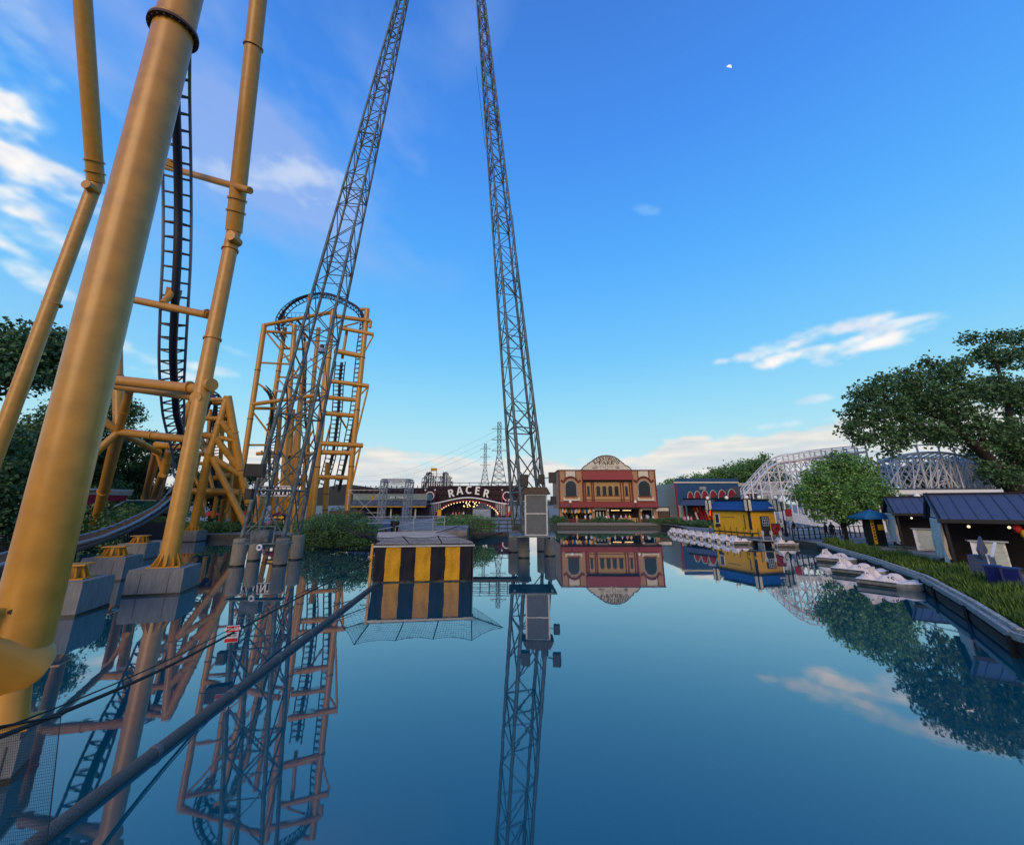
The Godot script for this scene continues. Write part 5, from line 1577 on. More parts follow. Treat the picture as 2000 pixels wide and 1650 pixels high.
func make_boathouse() -> void:
	# nearest corner at its own origin; long side runs back along -z, short side along +x
	var t := thing("boathouse", "small yellow boarded boathouse with blue mansard roof and globe lamps", "boathouse", Vector3(29.7, 0.55, -55.0), "", 0.30)
	var L := 6.2
	var W := 4.0
	var H := 3.3
	blk(t, "core", Vector3(W * 0.5, H * 0.5, -L * 0.5), Vector3(W - 0.1, H, L - 0.1), M["boat_yellow"])
	for k in 15:
		var y := 0.62 + k * 0.18
		blk(t, "side_board", Vector3(-0.02 + 0.006 * (k % 2), y, -L * 0.5), Vector3(0.07, 0.17, L), M["boat_yellow"])
		blk(t, "end_board", Vector3(W * 0.5, y, 0.02 - 0.006 * (k % 2)), Vector3(W, 0.17, 0.07), M["boat_yellow"])
	blk(t, "dark_band", Vector3(-0.04, 0.5, -L * 0.5), Vector3(0.12, 0.14, L + 0.1), M["black"])
	blk(t, "dark_band", Vector3(W * 0.5, 0.5, 0.04), Vector3(W + 0.1, 0.14, 0.12), M["black"])
	blk(t, "plinth", Vector3(W * 0.5, 0.2, -L * 0.5), Vector3(W + 0.06, 0.5, L + 0.06), M["boat_yellow"])
	blk(t, "corner_post", Vector3(-0.06, H * 0.5, 0.06), Vector3(0.22, H, 0.22), M["black"])
	# roof: mansard skirt with a flat dark cornice
	var s := Shape.new()
	var e := 0.35
	var i := 0.35
	var y0 := H - 0.05
	var y1 := H + 1.15
	var lo := [Vector3(-e, y0, e), Vector3(W + e, y0, e), Vector3(W + e, y0, -L - e), Vector3(-e, y0, -L - e)]
	var hi := [Vector3(i, y1, -i), Vector3(W - i, y1, -i), Vector3(W - i, y1, -L + i), Vector3(i, y1, -L + i)]
	for k in 4:
		var q := (k + 1) % 4
		s.quad(lo[k], lo[q], hi[q], hi[k])
	s.quad(hi[0], hi[1], hi[2], hi[3])
	put(t, "roof", s.mesh(), M["blue_roof"])
	blk(t, "cornice", Vector3(W * 0.5, y1 + 0.08, -L * 0.5), Vector3(W - 0.4, 0.2, L - 0.4), M["black"])
	blk(t, "eave", Vector3(W * 0.5, y0 - 0.08, -L * 0.5), Vector3(W + 0.75, 0.16, L + 0.75), M["black"])
	# lamp piers against the roof
	for p in [Vector3(-0.38, 0, 0.38), Vector3(-0.38, 0, -L - 0.2), Vector3(W + 0.3, 0, 0.38)]:
		var rp := blk(t, "roof_pier", p + Vector3(0, H + 0.55, 0), Vector3(0.62, 1.45, 0.62), M["black"])
		blk(rp, "pier_panel", p + Vector3(-0.32, H + 0.55, 0), Vector3(0.03, 1.3, 0.4), M["cream"])
		blk(rp, "pier_panel", p + Vector3(0, H + 0.55, 0.32), Vector3(0.4, 1.3, 0.03), M["cream"])
	var gl := sphere_shape(0.24).mesh()
	for p in [Vector3(-0.38, 0, 0.38), Vector3(-0.38, 0, -L - 0.2), Vector3(W + 0.3, 0, 0.38), Vector3(-0.2, 0, -L * 0.5), Vector3(W * 0.42, 0, 0.3)]:
		put(t, "globe_lamp", gl, M["globe_glass"], Transform3D(Basis(), p + Vector3(0, H + 1.5, 0)))
	# door, window, sign
	var d := blk(t, "door", Vector3(W * 0.56, 1.25, 0.09), Vector3(1.35, 2.5, 0.1), M["interior"])
	for k in 3:
		for j in 3:
			blk(d, "pane", Vector3(W * 0.56 - 0.3 + k * 0.3, 1.55 + j * 0.32, 0.15), Vector3(0.24, 0.27, 0.02), M["glass_dark"])
	for k in 4:
		blk(d, "glazing_bar", Vector3(W * 0.56 - 0.45 + k * 0.3, 1.87, 0.16), Vector3(0.04, 1.0, 0.03), M["white_paint"])
		blk(d, "glazing_bar", Vector3(W * 0.56, 1.39 + k * 0.32, 0.165), Vector3(0.95, 0.04, 0.03), M["white_paint"])
	var wn := blk(t, "window", Vector3(-0.08, 2.0, -L + 0.85), Vector3(0.06, 1.5, 0.7), M["glass_dark"])
	for q in [-0.36, 0.36]:
		blk(wn, "window_frame", Vector3(-0.11, 2.1, -L + 0.85 + q), Vector3(0.06, 1.2, 0.09), M["white_paint"])
	for q in [1.5, 2.7]:
		blk(wn, "window_frame", Vector3(-0.11, q, -L + 0.85), Vector3(0.06, 0.09, 0.8), M["white_paint"])
	blk(t, "window_sill", Vector3(-0.1, 1.15, -L + 0.85), Vector3(0.14, 0.3, 0.8), M["black"])
	blk(t, "conduit", Vector3(-0.08, 2.35, -L * 0.55), Vector3(0.05, 0.05, 2.2), M["timber"])
	blk(t, "downpipe", Vector3(-0.1, 1.6, -0.75), Vector3(0.08, 2.2, 0.08), M["timber"])
	for k in 2:
		blk(t, "flood_lamp", Vector3(W * 0.75 + k * 0.4, H + 0.25, 0.45), Vector3(0.24, 0.16, 0.12), M["white_paint"])
	var lr := thing("life_ring_board", "red board with a round red life ring beside the boathouse door", "life ring", Vector3(30.99, 0.7, -52))
	blk(lr, "board", Vector3(0, 1.0, 0), Vector3(1.0, 1.3, 0.08), M["red_trim"])
	var rs := Shape.new()
	var rp2 := PackedVector3Array()
	for k in 17:
		rp2.append(Vector3(cos(TAU * k / 16) * 0.33, 1.0 + sin(TAU * k / 16) * 0.33, 0.1))
	rs.sweep(rp2, 0.08, 8)
	put(lr, "ring", rs.mesh(), M["sign_red"])
	blk(lr, "post", Vector3(0, 0.3, -0.08), Vector3(0.12, 0.7, 0.08), M["timber"])


func stall(label: String, at: Vector3, axis: Vector3, length: float, depth: float, eave: float, ridge: float, lamps: int, seedn: int) -> Node3D:
	# gabled market stall; its own +x runs along the ridge, +z is the open front; at: front left corner on the ground
	var t := thing("market_stall", label, "stall", at, "gabled stalls on the bank", atan2(-axis.z, axis.x))
	var zb := -depth
	var zm := -depth * 0.5
	var o := 0.35
	var n := int(length / 0.55)
	for k in n:
		var x0 := -o + (length + o * 2.0) * k / n
		var x1 := -o + (length + o * 2.0) * (k + 1) / n - 0.025
		for sd in [1.0, -1.0]:
			var s := Shape.new()
			var ze: float = o if sd > 0 else zb - o
			var pe := Vector3(x0, eave - 0.15, ze)
			var qe := Vector3(x1, eave - 0.15, ze)
			var pr := Vector3(x0, ridge, zm)
			var qr := Vector3(x1, ridge, zm)
			var th := Vector3(0, -0.05, 0)
			if sd > 0:
				s.quad(pe, qe, qr, pr)
				s.quad(pe + th, qe + th, qe, pe)
			else:
				s.quad(qe, pe, pr, qr)
			s.quad(qe + th, pe + th, pr + th, qr + th)
			s.quad(pe + th, pe, pr, pr + th)
			s.beam(qe + Vector3(0, 0.03, 0), qr + Vector3(0, 0.03, 0), 0.04, 0.05)
			put(t, "roof_sheet", s.mesh(), M["slate_roof"])
	bar(t, "ridge_cap", Vector3(-o, ridge + 0.03, zm), Vector3(length + o, ridge + 0.03, zm), 0.3, 0.06, M["black"])
	bar(t, "fascia", Vector3(-o, eave - 0.24, o), Vector3(length + o, eave - 0.24, o), 0.05, 0.22, M["black"])
	for x in [0.0, length]:
		var g := Shape.new()
		g.prism(PackedVector2Array([Vector2(zb, eave - 0.1), Vector2(0, eave - 0.1), Vector2(zm, ridge - 0.12)]), -0.03, 0.03)
		put(t, "gable", g.mesh(), M["hull_grey"], Transform3D(Basis(Vector3.UP, -PI * 0.5), Vector3(x, 0, 0)))
		bar(t, "barge_board", Vector3(x - 0.2, eave - 0.1, 0.3), Vector3(x - 0.2, ridge, zm), 0.06, 0.2, M["black"])
		bar(t, "barge_board", Vector3(x - 0.2, eave - 0.1, zb - 0.3), Vector3(x - 0.2, ridge, zm), 0.06, 0.2, M["black"])
		for z in [0.0, zb]:
			bar(t, "post", Vector3(x, 0, z), Vector3(x, eave, z), 0.12, 0.12, M["black"])
	# back wall, counters and a hung sheet at the near gable
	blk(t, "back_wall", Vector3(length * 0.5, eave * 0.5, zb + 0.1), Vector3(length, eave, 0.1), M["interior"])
	var k := 0
	var x := 1.5
	while x < length - 1.0:
		var c := blk(t, "counter_front", Vector3(x, 0.85, 0.02), Vector3(1.35, 1.7, 0.1), M["hull_grey"])
		for j in 6:
			blk(c, "counter_board", Vector3(x + 0.1, 0.25 + j * 0.26, 0.085), Vector3(1.0, 0.23, 0.03), M["pale_wall"])
		blk(t, "counter_post", Vector3(x - 0.62, 0.85, 0.1), Vector3(0.16, 1.7, 0.08), M["white_paint"])
		blk(t, "counter_top", Vector3(x, 1.74, -0.1), Vector3(1.6, 0.07, 0.7), M["galvanised"])
		x += 3.4
		k += 1
	var cur := Shape.new()
	var gr := []
	for j in 9:
		var row := []
		for i in 13:
			var f := i / 12.0
			var v := j / 8.0
			row.append(Vector3(-0.16 - 0.16 * sin(f * 19.0 + v * 3.0) * (0.3 + v), lerpf(eave - 0.15, 0.35 + 0.3 * sin(f * 3.0), v), lerpf(zb + 0.6, -0.1, f) + 0.12 * sin(v * 4.0 + f * 9.0)))
		gr.append(row)
	for j in 8:
		for i in 12:
			cur.quad(gr[j + 1][i], gr[j + 1][i + 1], gr[j][i + 1], gr[j][i])
	put(t, "hung_sheet", cur.mesh(), M["cloud_cloth"])
	var bm := sphere_shape(0.07, 8).mesh()
	for j in lamps:
		put(t, "light_bulb", bm, M["bulb_glow"], Transform3D(Basis(), Vector3(1.0 + j * 1.6, eave - 0.55, -0.3)))
	return t


func make_right_bank() -> void:
	# timber edging boards along the water
	var e := [Vector3(13.9, 0, -8), Vector3(15.5, 0, -14.6), Vector3(18.3, 0, -18.6), Vector3(22.3, 0, -24.8), Vector3(26.2, 0, -33.2), Vector3(27.9, 0, -37.6), Vector3(31.2, 0, -45.6)]
	var t := thing("timber_edging", "weathered double timber edging along the grassy bank", "edging", e[2])
	for k in e.size() - 1:
		var a: Vector3 = e[k] - t.position
		var b: Vector3 = e[k + 1] - t.position
		var n := maxi(2, int((b - a).length() / 2.4))
		for j in n:
			var p := a.lerp(b, float(j) / n)
			var q := a.lerp(b, (j + 0.985) / n)
			bar(t, "edge_board", p + Vector3(-0.05, 0.62, 0), q + Vector3(-0.05, 0.62, 0), 0.14, 0.2, M["old_plank_grey"])
			bar(t, "edge_board", p + Vector3(0.28, 0.72, 0), q + Vector3(0.28, 0.72, 0), 0.16, 0.14, M["old_plank"])
			bar(t, "gap_shade_board", p + Vector3(-0.04, 0.25, 0), q + Vector3(-0.04, 0.25, 0), 0.1, 0.3, M["black"])  # black colour stands in for the shaded gap under the top boards
			if j % 2 == 0:
				bar(t, "stake", p + Vector3(-0.14, -0.6, 0), p + Vector3(-0.14, 0.6, 0), 0.12, 0.12, M["black"])  # black as well, to sink into the painted gap shade
	# grass bank: soil strip and blades
	var soil := Shape.new()
	for k in range(0, e.size() - 1):
		var a: Vector3 = e[k] + Vector3(0.4, 0.72, 0)
		var b: Vector3 = e[k + 1] + Vector3(0.4, 0.72, 0)
		var w := 2.6 if k < 4 else 1.6
		soil.quad(a, a + Vector3(w, 0.25, -0.8), b + Vector3(w, 0.25, -0.8), b)
	struct("grass_bank", soil.mesh(), M["soil"])
	var r := RandomNumberGenerator.new()
	r.seed = 5
	var s := Shape.new()
	for k in 34000:
		var f := r.randf() * (e.size() - 1.001)
		if r.randf() < 0.3:
			f = r.randf_range(0.8, 3.2)
		var i := int(f)
		var base: Vector3 = e[i].lerp(e[i + 1], f - i)
		var w := 2.7 if i < 4 else 1.7
		var u := r.randf()
		var p := base + Vector3(0.45 + u * w, 0.74 + u * 0.22, -u * 0.8)
		var tuft := 0.5 + 0.5 * sin(f * 13.0 + u * 2.0)
		var h := r.randf_range(0.22, 0.55) * (0.6 + 0.7 * tuft) * (0.6 if u < 0.18 else 1.0)
		var lean := Vector3(r.randfn() * 0.22 - 0.1, 1.0, r.randfn() * 0.22 + 0.05).normalized() * h
		var sd := Vector3(r.randfn(), 0, r.randfn()).normalized() * 0.018
		var tn := r.randf_range(0.6, 1.45)
		s.col = Color(0.145 * tn, 0.26 * tn, 0.04 * tn)
		s.tri(p - sd, p + sd, p + lean + Vector3(-0.1, -0.06, 0.05) * h, Vector3(0, 0.8, 0.6))
	var g := put(self, "grass", s.mesh(), M["leaf"])
	g.set_meta("label", "tall tufted green grass along the timber edging")
	g.set_meta("category", "grass")
	g.set_meta("kind", "stuff")
	# stalls
	stall("near slate roofed stall with draped sheet and bulbs over its counters", Vector3(25.76, 0.75, -26.26), Vector3(0.80, 0, 0.60), 13.0, 4.6, 3.05, 4.4, 5, 3)
	stall("farther slate roofed stall next to the blue kiosk umbrella", Vector3(34.03, 0.75, -38.86), Vector3(0.84, 0, 0.54), 6.8, 4.2, 3.15, 4.4, 2, 9)
	# prizes hung in the near stall
	var ax := Vector3(0.80, 0, 0.60)
	var p0: Vector3 = Vector3(25.76, 0.75, -26.26)
	var cols := [M["red_cloth"], M["gold_cloth"], M["crimson"], M["red_cloth"], M["tan_brick"], M["blue_roof"], M["gelcoat"]]
	var says := ["red", "gold", "crimson", "red", "tan", "blue", "white"]
	var toy := sphere_shape(0.2, 8).mesh()
	for k in 22:
		var f := 3.0 + k * 0.13
		var h := thing("hanging_prize", says[k % 7] + " plush prize hanging under the eave of the near stall", "plush toy", p0 + ax * f + Vector3(0, 2.45 - 0.28 * (k % 3), -0.2 + 0.1 * (k % 2)), "prizes under the near stall roof")
		put(h, "plush", toy, cols[k % 7], Transform3D(Basis().scaled(Vector3(1, 1.25, 0.8)), Vector3.ZERO))
	# wooden stall things by the grass: coin game, bins
	for q in [[Vector3(21.82, 0.95, -20.6), "blue wheeled bin in the grass beside the near stall counter"], [Vector3(21.75, 0.95, -19.8), "blue wheeled bin at the end of the near stall counter"]]:
		var b := thing("wheeled_bin", q[1], "bin", q[0], "blue wheeled bins", 0.6)
		var bs := Shape.new()
		b.scale = Vector3.ONE * 0.85
		bs.prism(PackedVector2Array([Vector2(-0.24, 0.06), Vector2(0.22, 0.06), Vector2(0.32, 0.98), Vector2(-0.32, 0.98)]), -0.28, 0.28)
		put(b, "body", bs.mesh(), M["bin_blue"])
		var ld := Shape.new()
		ld.prism(PackedVector2Array([Vector2(-0.36, 0.98), Vector2(0.38, 0.98), Vector2(0.36, 1.04), Vector2(0.0, 1.1), Vector2(-0.36, 1.06)]), -0.33, 0.33)
		put(b, "lid", ld.mesh(), M["bin_blue"])
		for s2 in [-0.25, 0.25]:
			rod(b, "wheel", b.position + Vector3(s2 - 0.05, 0.12, -0.25), b.position + Vector3(s2 + 0.05, 0.12, -0.25), 0.12, M["rubber"], 10)
	var cg := thing("coin_game", "slate blue coin game cabinet with a tilted white edged hood before the near stall", "game cabinet", Vector3(23.09, 0.9, -22.2), "", 0.4)
	blk(cg, "cabinet", Vector3(0, 0.6, 0), Vector3(0.8, 1.2, 0.7), M["slate_roof"])
	bar(cg, "hood", Vector3(-0.5, 1.15, 0.2), Vector3(0.35, 1.75, 0.1), 0.08, 0.8, M["slate_roof"])
	bar(cg, "hood_edge", Vector3(-0.55, 1.2, 0.6), Vector3(0.3, 1.8, 0.55), 0.09, 0.07, M["white_paint"])
	bar(cg, "post", Vector3(-0.35, 0.3, 0.36), Vector3(-0.35, 1.3, 0.36), 0.07, 0.05, M["white_paint"])
	# kiosk with umbrella
	var k := thing("kiosk_umbrella", "blue square umbrella over a dark kiosk post with yellow sign boards", "umbrella", Vector3(34.74, 0.7, -42.69))
	bar(k, "pole", Vector3.ZERO, Vector3(0, 3.0, 0), 0.09, 0.09, M["dark_steel"])
	var um := Shape.new()
	var tip := Vector3(0.1, 3.35, 0)
	var rim := [Vector3(-1.4, 2.65, 1.1), Vector3(1.5, 2.65, 1.1), Vector3(1.5, 2.65, -1.1), Vector3(-1.4, 2.65, -1.1)]
	for q in 4:
		um.tri(rim[q], rim[(q + 1) % 4], tip)
		um.quad(rim[q] + Vector3(0, -0.2, 0), rim[(q + 1) % 4] + Vector3(0, -0.2, 0), rim[(q + 1) % 4], rim[q])
	put(k, "canopy", um.mesh(), M["blue_cloth"])
	blk(k, "kiosk_body", Vector3(0.3, 1.25, -0.2), Vector3(1.3, 2.5, 0.9), M["black"])
	blk(k, "sign_board", Vector3(-0.15, 1.35, 0.28), Vector3(0.3, 2.3, 0.05), M["boat_yellow"])
	blk(k, "side_sign", Vector3(0.6, 1.7, 0.28), Vector3(0.55, 0.5, 0.05), M["boat_yellow"])
	for q in 7:
		blk(k, "sign_mark", Vector3(-0.15, 0.6 + q * 0.26, 0.31), Vector3(0.16, 0.13, 0.02), M["letter_black"])
	# path fence behind the boats
	var fe := thing("path_fence", "dark post and rail fence along the path behind the moored boats", "fence", Vector3(36.71, 0.7, -50))
	for q in 16:
		bar(fe, "picket_post", Vector3(-5.5 + q * 0.85, 0, 0.6 - q * 0.35), Vector3(-5.5 + q * 0.85, 1.35, 0.6 - q * 0.35), 0.09, 0.09, M["dark_steel"])
	for h in [0.5, 1.25]:
		bar(fe, "fence_rail", Vector3(-5.5, h, 0.6), Vector3(7.3, h, -4.7), 0.06, 0.08, M["dark_steel"])
	var bx := thing("storage_box", "white storage box standing on the path by the boathouse", "box", Vector3(35.87, 0.7, -54), "", 0.2)
	blk(bx, "chest", Vector3(0, 0.4, 0), Vector3(2.2, 0.8, 1.1), M["white_paint"])
	blk(bx, "lid", Vector3(0, 0.84, 0), Vector3(2.3, 0.08, 1.2), M["old_white"])
	street_lamp(Vector3(33.95, 0.7, -55), 4.6, "black globe lamp between the boathouse and the white coaster")
	street_lamp(Vector3(42.93, 0.7, -46), 4.9, "black globe lamp between the two slate roofed stalls")
	var rs := thing("ride_sign", "small red and cream board on a post under the white coaster", "sign", Vector3(35.93, 0.7, -57))
	blk(rs, "red_board", Vector3(0, 2.75, 0), Vector3(0.8, 0.9, 0.1), M["sign_red"])
	blk(rs, "cream_board", Vector3(0, 2.0, 0), Vector3(0.8, 0.55, 0.1), M["cream"])
	blk(rs, "post", Vector3(0, 1.2, -0.1), Vector3(0.12, 2.4, 0.1), M["old_white"])


func make_white_coaster() -> void:
	# timber trestle: a curved rising lead and a fan-shaped turn, with a long white deck below
	var w: Material = M["old_white"]
	var wp: Material = M["white_paint"]
	var t := thing("wooden_coaster", "white painted timber trestle of a curving wooden coaster", "wooden coaster", Vector3(49.9, 0.7, -72))
	var o := t.position
	# track line by station: pixel-free metres along the front
	var line := [Vector3(38.55, 7.04, -72), Vector3(39.98, 8.82, -71), Vector3(41.19, 10.4, -70), Vector3(42.32, 11.63, -69), Vector3(43.46, 12.18, -68), Vector3(45.14, 12.34, -68), Vector3(47.01, 12.67, -68), Vector3(49.55, 13, -68), Vector3(52.93, 13.33, -68), Vector3(57.16, 13.74, -68)]
	var pts := curve_points(line, 4)
	var base: float = 6.33
	var depth := Vector3(1.2, 0, -3.2)
	for side in 2:
		var off := depth * side
		var rail := PackedVector3Array()
		var hand := PackedVector3Array()
		var mid := PackedVector3Array()
		for p in pts:
			rail.append(p + off - o + Vector3(0, -1.1, 0))
			hand.append(p + off - o)
			mid.append(p + off - o + Vector3(0, -0.5, 0))
		for q in [[rail, 0.2, "track_stringer"], [hand, 0.085, "hand_rail"], [mid, 0.05, "mid_rail"]]:
			var s := Shape.new()
			s.sweep(q[0], q[1], 5)
			put(t, q[2], s.mesh(), wp if side == 0 else w)
		for k in range(0, pts.size(), 3):
			var p := pts[k] + off - o
			bar(t, "post", Vector3(p.x, base - o.y - 6.0, p.z), p, 0.17, 0.17, wp if side == 0 else w)
			if k + 6 < pts.size():
				var n := pts[k + 6] + off - o
				if p.y - 1.2 > base - o.y:
					bar(t, "diagonal", Vector3(p.x, base - o.y, p.z), Vector3(n.x, n.y - 1.3, n.z), 0.12, 0.12, w)
					bar(t, "diagonal", Vector3(p.x, p.y - 1.3, p.z), Vector3(n.x, base - o.y, n.z), 0.12, 0.12, w)
	for h in [0.0, 1.6, 3.2, 4.8]:
		var ys: float = base - o.y + h
		var xs := []
		for p in pts:
			if p.y - 0.9 - o.y > ys:
				xs.append(p - o)
		if xs.size() > 1:
			bar(t, "ledger", Vector3(xs[0].x, ys, xs[0].z + 0.12), Vector3(xs[-1].x, ys + 0.3, xs[-1].z + 0.12), 0.12, 0.2, wp)
	for k in range(0, pts.size(), 2):
		bar(t, "cross_tie", pts[k] - o + Vector3(0, -0.95, 0), pts[k] - o + depth + Vector3(0, -0.95, 0), 0.16, 0.14, w)
	# fan-shaped turn farther right
	var f := thing("coaster_turn", "white timber banked turn bristling with struts above the stalls", "wooden coaster", Vector3(67.55, 0.7, -74))
	o = f.position
	var topl := [Vector3(65.55, 13.26, -76), Vector3(65.61, 13.62, -73), Vector3(66.7, 13.89, -71), Vector3(68.64, 14.01, -70), Vector3(71.6, 13.93, -70), Vector3(75.24, 13.54, -71), Vector3(79.02, 13.09, -73), Vector3(82.58, 12.25, -75)]
	var tp := curve_points(topl, 3)
	var fb: float = 6.96
	var r := RandomNumberGenerator.new()
	r.seed = 21
	var hs := Shape.new()
	var hr := PackedVector3Array()
	var ts := Shape.new()
	var tr := PackedVector3Array()
	var ti := PackedVector3Array()
	for p in tp:
		hr.append(p - o)
		tr.append(p - o + Vector3(0, -1.3, 0.4))
		ti.append(p - o + Vector3(0, -1.9, -2.2))
	hs.sweep(hr, 0.1, 5)
	put(f, "hand_rail", hs.mesh(), wp)
	ts.sweep(tr, 0.22, 5)
	ts.sweep(ti, 0.22, 5)
	put(f, "track_stringer", ts.mesh(), wp)
	for k in tp.size():
		var p := tp[k] - o
		if k % 3 == 0:
			bar(f, "post", Vector3(p.x, fb - o.y, p.z), p, 0.2, 0.2, wp)
		bar(f, "strut", Vector3(p.x - r.randf_range(0.5, 4.0), fb - o.y, p.z + r.randf_range(-1, 2.4)), p + Vector3(0, -1.4 - r.randf(), 0.4), 0.13, 0.13, w)
		bar(f, "strut", Vector3(p.x + r.randf_range(0.5, 4.5), fb - o.y, p.z + r.randf_range(-2, 2)), p + Vector3(0, -1.4 - r.randf(), 0.2), 0.13, 0.13, wp if k % 2 == 0 else w)
		bar(f, "strut", Vector3(p.x - 3.0 + r.randf_range(-1, 2), fb - o.y + r.randf_range(0, 1.5), p.z + 1.0), Vector3(p.x + 2.0, fb - o.y + r.randf_range(0.5, 2.6), p.z - r.randf() * 3.0), 0.1, 0.1, w)
		bar(f, "cross_tie", tr[k], ti[k], 0.26, 0.2, w)
		bar(f, "post", Vector3(p.x + 0.4, fb - o.y, p.z - 3.0), Vector3(p.x + 0.2, p.y - 1.9, p.z - 2.4), 0.16, 0.16, w)
		if k + 3 < tp.size():
			var q := tp[k + 3] - o
			bar(f, "diagonal", Vector3(p.x, fb - o.y + 0.3, p.z), Vector3(q.x, q.y - 1.8, q.z), 0.13, 0.13, w)
			bar(f, "diagonal", Vector3(q.x, fb - o.y + 0.2, q.z - 1.5), Vector3(p.x, p.y - 2.0, p.z - 1.5), 0.13, 0.13, wp)
	for h in [0.35, 0.58, 0.78]:
		bar(f, "ledger", tp[0] - o + Vector3(-0.6, -(1.0 - h) * 4.0 - 0.6, 0.6), tp[tp.size() - 2] - o + Vector3(0, -(1.0 - h) * 4.0 - 0.2, 0.6), 0.12, 0.22, wp)
	# lower figure-of-eight trestle beams at the left of the turn
	for k in 9:
		var a: Vector3 = Vector3(64.14, 11.99, -76).lerp(Vector3(64.9, 7.53, -76), k / 8.0) - o
		bar(f, "low_strut", a, a + Vector3(2.6 + 0.2 * k, -0.8 + 0.25 * (k % 4), 0.4), 0.12, 0.12, w)
	var ring := Shape.new()
	var rp := PackedVector3Array()
	var rc: Vector3 = Vector3(61.89, 10.65, -73) - o
	for k in 15:
		var an := -1.9 + 3.6 * k / 14.0
		rp.append(rc + Vector3(cos(an) * 0.9, sin(an) * 1.2, 0))
	ring.sweep(rp, 0.09, 6)
	put(f, "old_sign_hoop", ring.mesh(), M["gold_cloth"])
	# white eaves of the station that runs under both
	var st := thing("coaster_station", "long low station building with a white double eave under the wooden coaster", "building", Vector3(63.2, 0.7, -72))
	o = st.position
	bar(st, "eave", Vector3(40.99, 6.34, -72) - o, Vector3(48.2, 6.28, -68) - o, 0.5, 0.65, wp)
	bar(st, "eave", Vector3(48.2, 6.28, -68) - o, Vector3(72.48, 6.32, -64) - o, 0.5, 0.62, wp)
	bar(st, "gutter", Vector3(40.65, 5.96, -71.5) - o, Vector3(71.78, 5.87, -63.5) - o, 0.3, 0.14, w)
	var rf := Shape.new()
	var e0: Vector3 = Vector3(48.23, 6.43, -68) - o
	var e1: Vector3 = Vector3(72.86, 6.54, -64) - o
	rf.quad(e0, e1, e1 + Vector3(1, 0.5, -4), e0 + Vector3(1, 0.5, -4))
	put(st, "roof", rf.mesh(), M["grey_roof"])
	bar(st, "ceiling_beam", Vector3(48.4, 5.51, -68.5) - o, Vector3(73.38, 5.6, -65) - o, 0.4, 0.3, M["slate_roof"])
	for k in 9:
		var a: Vector3 = e0.lerp(e1, k / 8.0)
		bar(st, "pillar", Vector3(a.x, 0, a.z - 0.8), Vector3(a.x, a.y - 0.3, a.z - 0.8), 0.28, 0.28, w)
		bar(st, "knee_brace", Vector3(a.x, a.y - 2.2, a.z - 0.8), Vector3(a.x + 1.4, a.y - 0.4, a.z - 1.6), 0.14, 0.14, w)
	var bw := Shape.new()
	var b0 := e0 + Vector3(1, 0, -6)
	var b1 := e1 + Vector3(1, 0, -6)
	b0.y = 0
	b1.y = 0
	bw.quad(b0, b1, b1 + Vector3(0, 3.6, 0), b0 + Vector3(0, 3.6, 0))
	put(st, "back_wall", bw.mesh(), M["timber"])
	# stairs and ramp up to the platform
	var ra := thing("queue_ramp", "white boarded queue ramp and stairs rising to the wooden coaster station", "ramp", Vector3(42.15, 0.7, -62))
	var rs := Shape.new()
	rs.prism(PackedVector2Array([Vector2(-4.5, 2.9), Vector2(-3.6, 2.9), Vector2(6.5, 1.0), Vector2(6.5, 0.0), Vector2(-3.0, 1.4), Vector2(-4.5, 1.9)]), -0.1, 0.1)
	put(ra, "side_board", rs.mesh(), w)
	blk(ra, "wall", Vector3(5.0, 0.75, -1.5), Vector3(13.0, 1.5, 0.2), M["old_white"])
	for k in 12:
		bar(ra, "post", Vector3(-5.5 + k * 1.1, 0, -0.4), Vector3(-5.5 + k * 1.1, 3.6 - 0.12 * k, -0.4), 0.14, 0.14, w)
	for k in 8:
		blk(ra, "stair_tread", Vector3(-6.2, 0.3 + k * 0.3, -1.0 - k * 0.15), Vector3(1.6, 0.1, 0.4), w)
	# big hut roof behind the leaning tree
	var hut := thing("maintenance_shed", "grey pitched shed roof behind the leaning tree trunk", "shed", Vector3(84.68, 0.7, -80))
	blk(hut, "wall", Vector3(0, 2.6, -3), Vector3(14, 5.2, 6), M["timber"])
	var hr2 := Shape.new()
	hr2.prism(PackedVector2Array([Vector2(-7.5, 5.2), Vector2(7.5, 4.2), Vector2(7.5, 4.6), Vector2(-3.5, 8.4), Vector2(-7.5, 5.6)]), -6.5, 0.6)
	put(hut, "roof", hr2.mesh(), M["timber"])


